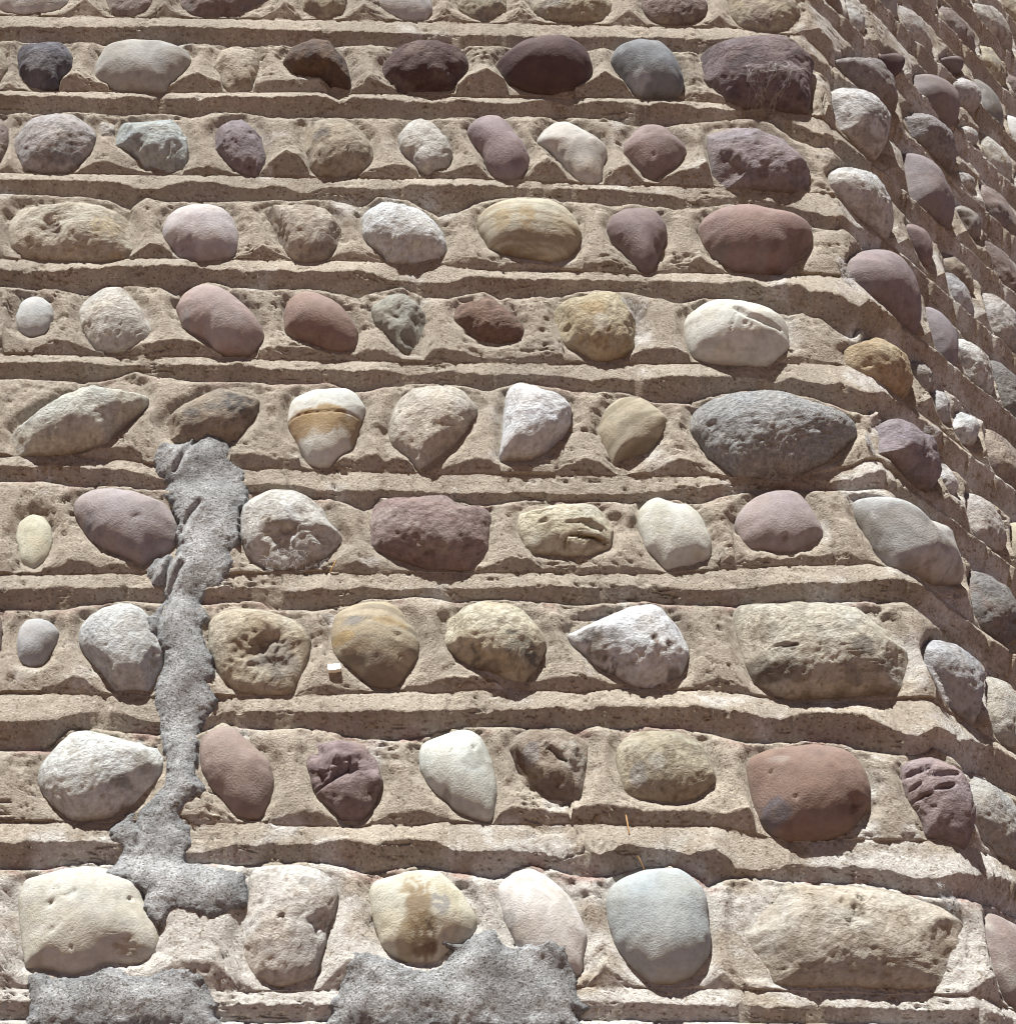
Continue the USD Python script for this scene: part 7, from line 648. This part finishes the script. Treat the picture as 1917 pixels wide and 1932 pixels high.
P = P - 3.5 * sstep(np.abs(n3(SG / 60, Z / 7, 9, 65, 3)), .018, .004) * sstep(n3(SG / 50, Z / 50, 2, 66, 2), .0, .12)        # cracks and laminations
V = W(SG.ravel(), Z.ravel(), P.ravel())
ii, jj = np.meshgrid(np.arange(NR - 1), np.arange(NS - 1), indexing='ij')
F = np.stack([ii * NS + jj, (ii + 1) * NS + jj, (ii + 1) * NS + jj + 1, ii * NS + jj + 1], -1)
N = normals(V, F.reshape(-1, 4))
# colour of the mortar: pale sandy lime, bleached low down and round the corner, with reddish remains under some ledges
c = np.broadcast_to(MORTAR, (NR, NS, 3)).copy()
def over(c, hexa, m): return c * (1 - m[..., None]) + rgb(hexa) * m[..., None]
c *= (1 + 0.5 * n3(SG / 60, Z / 60, 2, 71))[..., None]
c = over(c, 'c6ae93', .4 * sstep(n3(SG / 32, Z / 32, 1, 72, 4), .02, .2))
white = sstep(n3(SG / 40, Z / 30, 6, 73, 4) + .4 * sstep(Z, 2320, 2190) + .2 * sstep(SG, -120, 60), .16, .36)
c = over(c, 'e6e0d6', .65 * white)
c = over(c, 'a08568', .4 * sstep(n3(SG / 9, Z / 9, 7, 74, 4), .13, .25))
for k in (3, 4, 5, 6, 7, 8):
    m = np.exp(-(((Z - led[k][3][None]) + 3) / 9.0) ** 2) * sstep(n3(SG / 22, Z / 14, k, 75, 4), .02, .16) * (.35 + .1 * (k - 3))
    c = over(c, 'bb8a78', np.clip(m, 0, .8))
c = np.clip(c, .02, .8).reshape(-1, 3)
hid = (RC < 0.72) | ((COURSE < 0)[:, None] & (SG < -170))
hidf = hid[:-1, :-1] & hid[1:, :-1] & hid[1:, 1:] & hid[:-1, 1:]
for k in range(K0, 11):
    for kind, name in (('joint', 'mortar_joint'), ('ledge', 'mortar_ledge')):
        rows = np.nonzero((KIND[1:] == kind) & (COURSE[1:] == k))[0]
        if not len(rows): continue
        for side, cols in ((0, slice(0, CUT)), (1, slice(CUT, NS - 1))):
            f = F[rows][:, cols][~hidf[rows][:, cols]]
            if len(f):
                v, f, n, cc = compact(V, f, N, c)
                put(BUILDING, name, v, f, n, L_MORTAR, cc)

# ---------------------------------------------------------------- grey cement smeared over cobbles and mortar
labels = ['grey cement streak running down across six rows', 'grey cement smear at the bottom left', 'grey cement smear at the bottom over two cobbles']
for i, flat in enumerate(PATCHES):
    q = np.array(flat, float).reshape(-1, 2); h = 1.5
    sg = np.arange(q[:, 0].min() - 12, q[:, 0].max() + 12, h); zg = np.arange(q[:, 1].min() - 12, q[:, 1].max() + 12, h)
    A, B = np.meshgrid(sg, zg, indexing='ij')
    base = np.empty_like(A)
    for j, s_ in enumerate(sg):
        col = int(np.clip(round((s_ - S[0]) / STEP), 0, NS - 1)); base[j] = np.interp(zg, Z[::-1, col], P[::-1, col])
    for o in cobbles:
        x0, x1, y0, y1 = o.box
        a0, a1 = np.searchsorted(sg, [x0, x1]); b0, b1 = np.searchsorted(zg, [y0, y1])
        if a1 > a0 and b1 > b0:
            w = (slice(a0, a1), slice(b0, b1)); qq = rho(o, A[w], B[w])[0]
            base[w] = np.where(qq < 1, np.maximum(base[w], dome(o, A[w], B[w], qq)), base[w])
    poly = shapely.Polygon(q).buffer(0)
    wob = lambda t: 2.8 * n3(A / 12, B / 12, t, 81 + t, 4) * 2
    inside = shapely.contains_xy(poly, A + wob(1), B + wob(2))
    dist = distance_transform_edt(inside) * h
    soft = gaussian_filter(np.maximum(base, -7), 5)
    p = np.maximum(soft, base - 3) * .75 + soft * .25
    p = p + 10.0 * (1 - np.exp(-dist / 12.0)) - 0.2 + 9.0 * n3(A / 22, B / 34, 4, 83, 4) * sstep(dist, 0, 12) + n3(A / 4.2, B / 4.2, 5, 84, 3) * (1.2 + 3.4 * sstep(dist, 16, 0))
    for g in GROOVES:
        g = np.array(g, float).reshape(-1, 2)
        e = np.min([seg_d(A, B, *g[j], *g[j + 1]) for j in range(len(g) - 1)], axis=0)
        p -= 3.2 * np.exp(-(e / 2.4) ** 2)
        p += 1.6 * np.exp(-((e - 6) / 4) ** 2)
    p = np.where(dist <= h, np.minimum(p, base - 1.0), p)
    na_, nb_ = A.shape
    f = np.stack([np.arange(na_ * nb_).reshape(na_, nb_)[a:na_ - 1 + a, b:nb_ - 1 + b] for a, b in ((0, 0), (1, 0), (1, 1), (0, 1))], -1)
    keep = inside[:-1, :-1] | inside[1:, :-1] | inside[1:, 1:] | inside[:-1, 1:]
    f = f[keep]
    v = W(A.ravel(), B.ravel(), p.ravel()); n = normals(v, f)
    cc = np.broadcast_to(rgb('bdbcba'), (A.size, 3)) * (1 + .9 * n3(A / 30, B / 30, 6, 85, 4).ravel() + .5 * n3(A / 8, B / 8, 7, 86).ravel())[:, None]
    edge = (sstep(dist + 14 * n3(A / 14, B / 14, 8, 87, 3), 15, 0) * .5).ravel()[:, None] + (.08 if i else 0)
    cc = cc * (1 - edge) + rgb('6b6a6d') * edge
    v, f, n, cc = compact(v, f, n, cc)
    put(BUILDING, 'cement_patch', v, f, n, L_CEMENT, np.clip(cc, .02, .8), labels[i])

# ---------------------------------------------------------------- small things caught on the wall
def surf(s, z):
    col = int(np.clip(round((s - S[0]) / STEP), 0, NS - 1)); p = float(np.interp(z, Z[::-1, col], P[::-1, col]))
    for o in cobbles:
        if o.box[0] < s < o.box[1] and o.box[2] < z < o.box[3]:
            q = rho(o, np.array(s), np.array(z))[0]
            if q < 1: p = max(p, float(dome(o, np.array([s]), np.array([z]), np.array([q]))[0]))
    return p
def plain(name, colour, rough):
    return usdkit.material(stage, f'/World/Looks/{name}', {'p': ('principled_bsdf', {'base_color': colour, 'roughness': rough})}, surface='p.BSDF')
L_WEB = usdkit.material(stage, '/World/Looks/cobweb_threads', {'d': ('diffuse_bsdf', {'color': (0.6, 0.6, 0.6)}), 't': ('translucent_bsdf', {'color': (0.6, 0.6, 0.6)}), 'm': ('mix_closure', {'fac': 0.4})},
                       [('d.BSDF', 'm.closure1'), ('t.BSDF', 'm.closure2')], surface='m.closure')
def tubes(paths, radius, sides=3):
    V_, F_, n0 = [], [], 0
    for pts in paths:
        pts = np.asarray(pts, float); t = np.gradient(pts, axis=0); t /= np.linalg.norm(t, axis=1, keepdims=True) + 1e-12
        a = np.cross(t, [0.3, -0.8, 0.5]); a /= np.linalg.norm(a, axis=1, keepdims=True) + 1e-12; bb = np.cross(t, a)
        an = np.arange(sides) * 2 * np.pi / sides
        V_.append((pts[:, None] + radius * (np.cos(an)[None, :, None] * a[:, None] + np.sin(an)[None, :, None] * bb[:, None])).reshape(-1, 3))
        m = len(pts)
        i_, j_ = np.meshgrid(np.arange(m - 1), np.arange(sides), indexing='ij')
        F_.append(n0 + np.stack([i_ * sides + j_, i_ * sides + (j_ + 1) % sides, (i_ + 1) * sides + (j_ + 1) % sides, (i_ + 1) * sides + j_], -1).reshape(-1, 4))
        for c0 in (0, (m - 1) * sides): F_.append(n0 + np.array([[c0, c0 + 1, c0 + 2, c0 + sides - 1]]))
        n0 += m * sides
    return np.vstack(V_), np.vstack(F_)
web_labels = ['cobweb hanging from the large purple-grey block at the top of the corner', 'cobweb strung down the corner beside the big purple-brown cobble',
              'cobweb under the large dark grey coarse-grained cobble', 'cobweb between the dark grey cobble and the purple angular one', 'fuzzy cobweb under the cream cobble with the deep hollow',
              'cobweb above the purple angular cobble on the return wall', 'cobweb threads over the rough grey-white cobble low on the return wall',
              'cobweb at the corner above the very broad sandstone-coloured cobble', 'small cobweb beside the yellow pitted cobble']
for i, (flat, lab) in enumerate(zip(WEBS, web_labels)):
    poly = shapely.Polygon(np.array(flat, float).reshape(-1, 2)).convex_hull; rg = np.random.default_rng(700 + i)
    x0, y0, x1, y1 = poly.bounds; pts = []
    while len(pts) < 90:
        q = rg.uniform((x0, y0), (x1, y1))
        if shapely.contains_xy(poly, *q): pts.append(q)
    pts = np.array(pts); hh = np.array([surf(*q) for q in pts])
    paths = []
    for _ in range(300):
        a_ = rg.integers(90); near = np.argsort(np.hypot(*(pts - pts[a_]).T))[2:15]; b_ = rg.choice(near)
        t = np.linspace(0, 1, 5)
        sz = pts[a_] * (1 - t)[:, None] + pts[b_] * t[:, None] + rg.normal(0, .5, (5, 2))
        pp = hh[a_] * (1 - t) + hh[b_] * t + 1.2 + rg.uniform(0, 5) * np.sin(np.pi * t)
        sz[:, 1] -= rg.uniform(0, 1.5) * np.sin(np.pi * t)
        paths.append(W(sz[:, 0], sz[:, 1], pp))
    v, f = tubes(paths, 0.00006)
    put('/World', 'cobweb', v, f, None, L_WEB, None, lab, 'cobweb', group='cobwebs on the wall')
L_STRAW = plain('dry_straw', (0.30, 0.19, 0.08), 0.8)
for (s0, z0, s1, z1, r_, lab) in ((-296, 2283, -294, 2266, .75, 'short straw stalk standing upright on the lowest ledge'), (-288, 2246, -282, 2236, .7, 'bent straw fragment below the lowest ledge'), (-556, 2551, -562, 2541, .7, 'thin orange-brown twig under the big wine-red cobble')):
    p0, p1 = surf(s0, z0) + 3.0, surf(s1, z1) + .8; t = np.linspace(0, 1, 6)
    pt = W(s0 + (s1 - s0) * t, z0 + (z1 - z0) * t, p0 + (p1 - p0) * t + .8 * np.sin(3 * t))
    v, f = tubes([pt], r_ / 1000, 6)
    put('/World', 'twig' if 'twig' in lab else 'straw', v, f, normals(v, f), L_STRAW, None, lab, 'twig' if 'twig' in lab else 'straw')
cp = np.array([(-563, 2434), (-551, 2435.5), (-550.5, 2430), (-556, 2428.5), (-562, 2428)]); pm = max(surf(*q) for q in cp)
v = np.vstack([W(cp[:, 0], cp[:, 1], np.full(5, pm + 3.5)), W(cp[:, 0] + .4, cp[:, 1] - .6, np.full(5, pm - 1.5))])
f = np.array([(0, i_, i_ + 1) for i_ in range(1, 4)] + [x for i_ in range(5) for x in ((i_, (i_ + 1) % 5 + 5, (i_ + 1) % 5), (i_, i_ + 5, (i_ + 1) % 5 + 5))] + [(5, i_ + 6, i_ + 5) for i_ in range(1, 4)])
put('/World', 'chip', v, f, None, plain('white_chip', (0.5, 0.49, 0.47), 0.7), None, 'small white angular chip stuck in mortar between two tan cobbles', 'chip')

# ---------------------------------------------------------------- the masonry behind the facing, down to the ground and up to the eaves
def core(z0, z1, back):
    cs, sn = math.cos(TURN), math.sin(TURN)
    pts = [(-3.5, back), (0 - back * math.tan(TURN / 2), back), (cs * 3.5 - sn * back, sn * 3.5 + cs * back), (-1.0, 5.0), (-3.5, 5.0)]
    n = len(pts); v = np.array([(x, y, z) for z in (z0, z1) for x, y in pts])
    f = [(i, (i + 1) % n, n + (i + 1) % n) for i in range(n)] + [(i, n + (i + 1) % n, n + i) for i in range(n)]
    f += [(n, n + i, n + i + 1) for i in range(1, n - 1)] + [(0, i + 1, i) for i in range(1, n - 1)]
    v, f = np.array(v), np.array(f)
    put(BUILDING, 'masonry_core', v, f, None, L_MORTAR, np.broadcast_to(rgb('c9b79b'), v.shape))
core(0.0, 5.2, 0.03)

# ---------------------------------------------------------------- ground
g = 60.0
put('/World', 'ground', np.array([[-g, -g, 0], [g, -g, 0], [g, g, 0], [-g, g, 0]]), np.array([[0, 1, 2, 3]]), None, L_GROUND, kind='structure', label='dry bare ground at the foot of the wall')
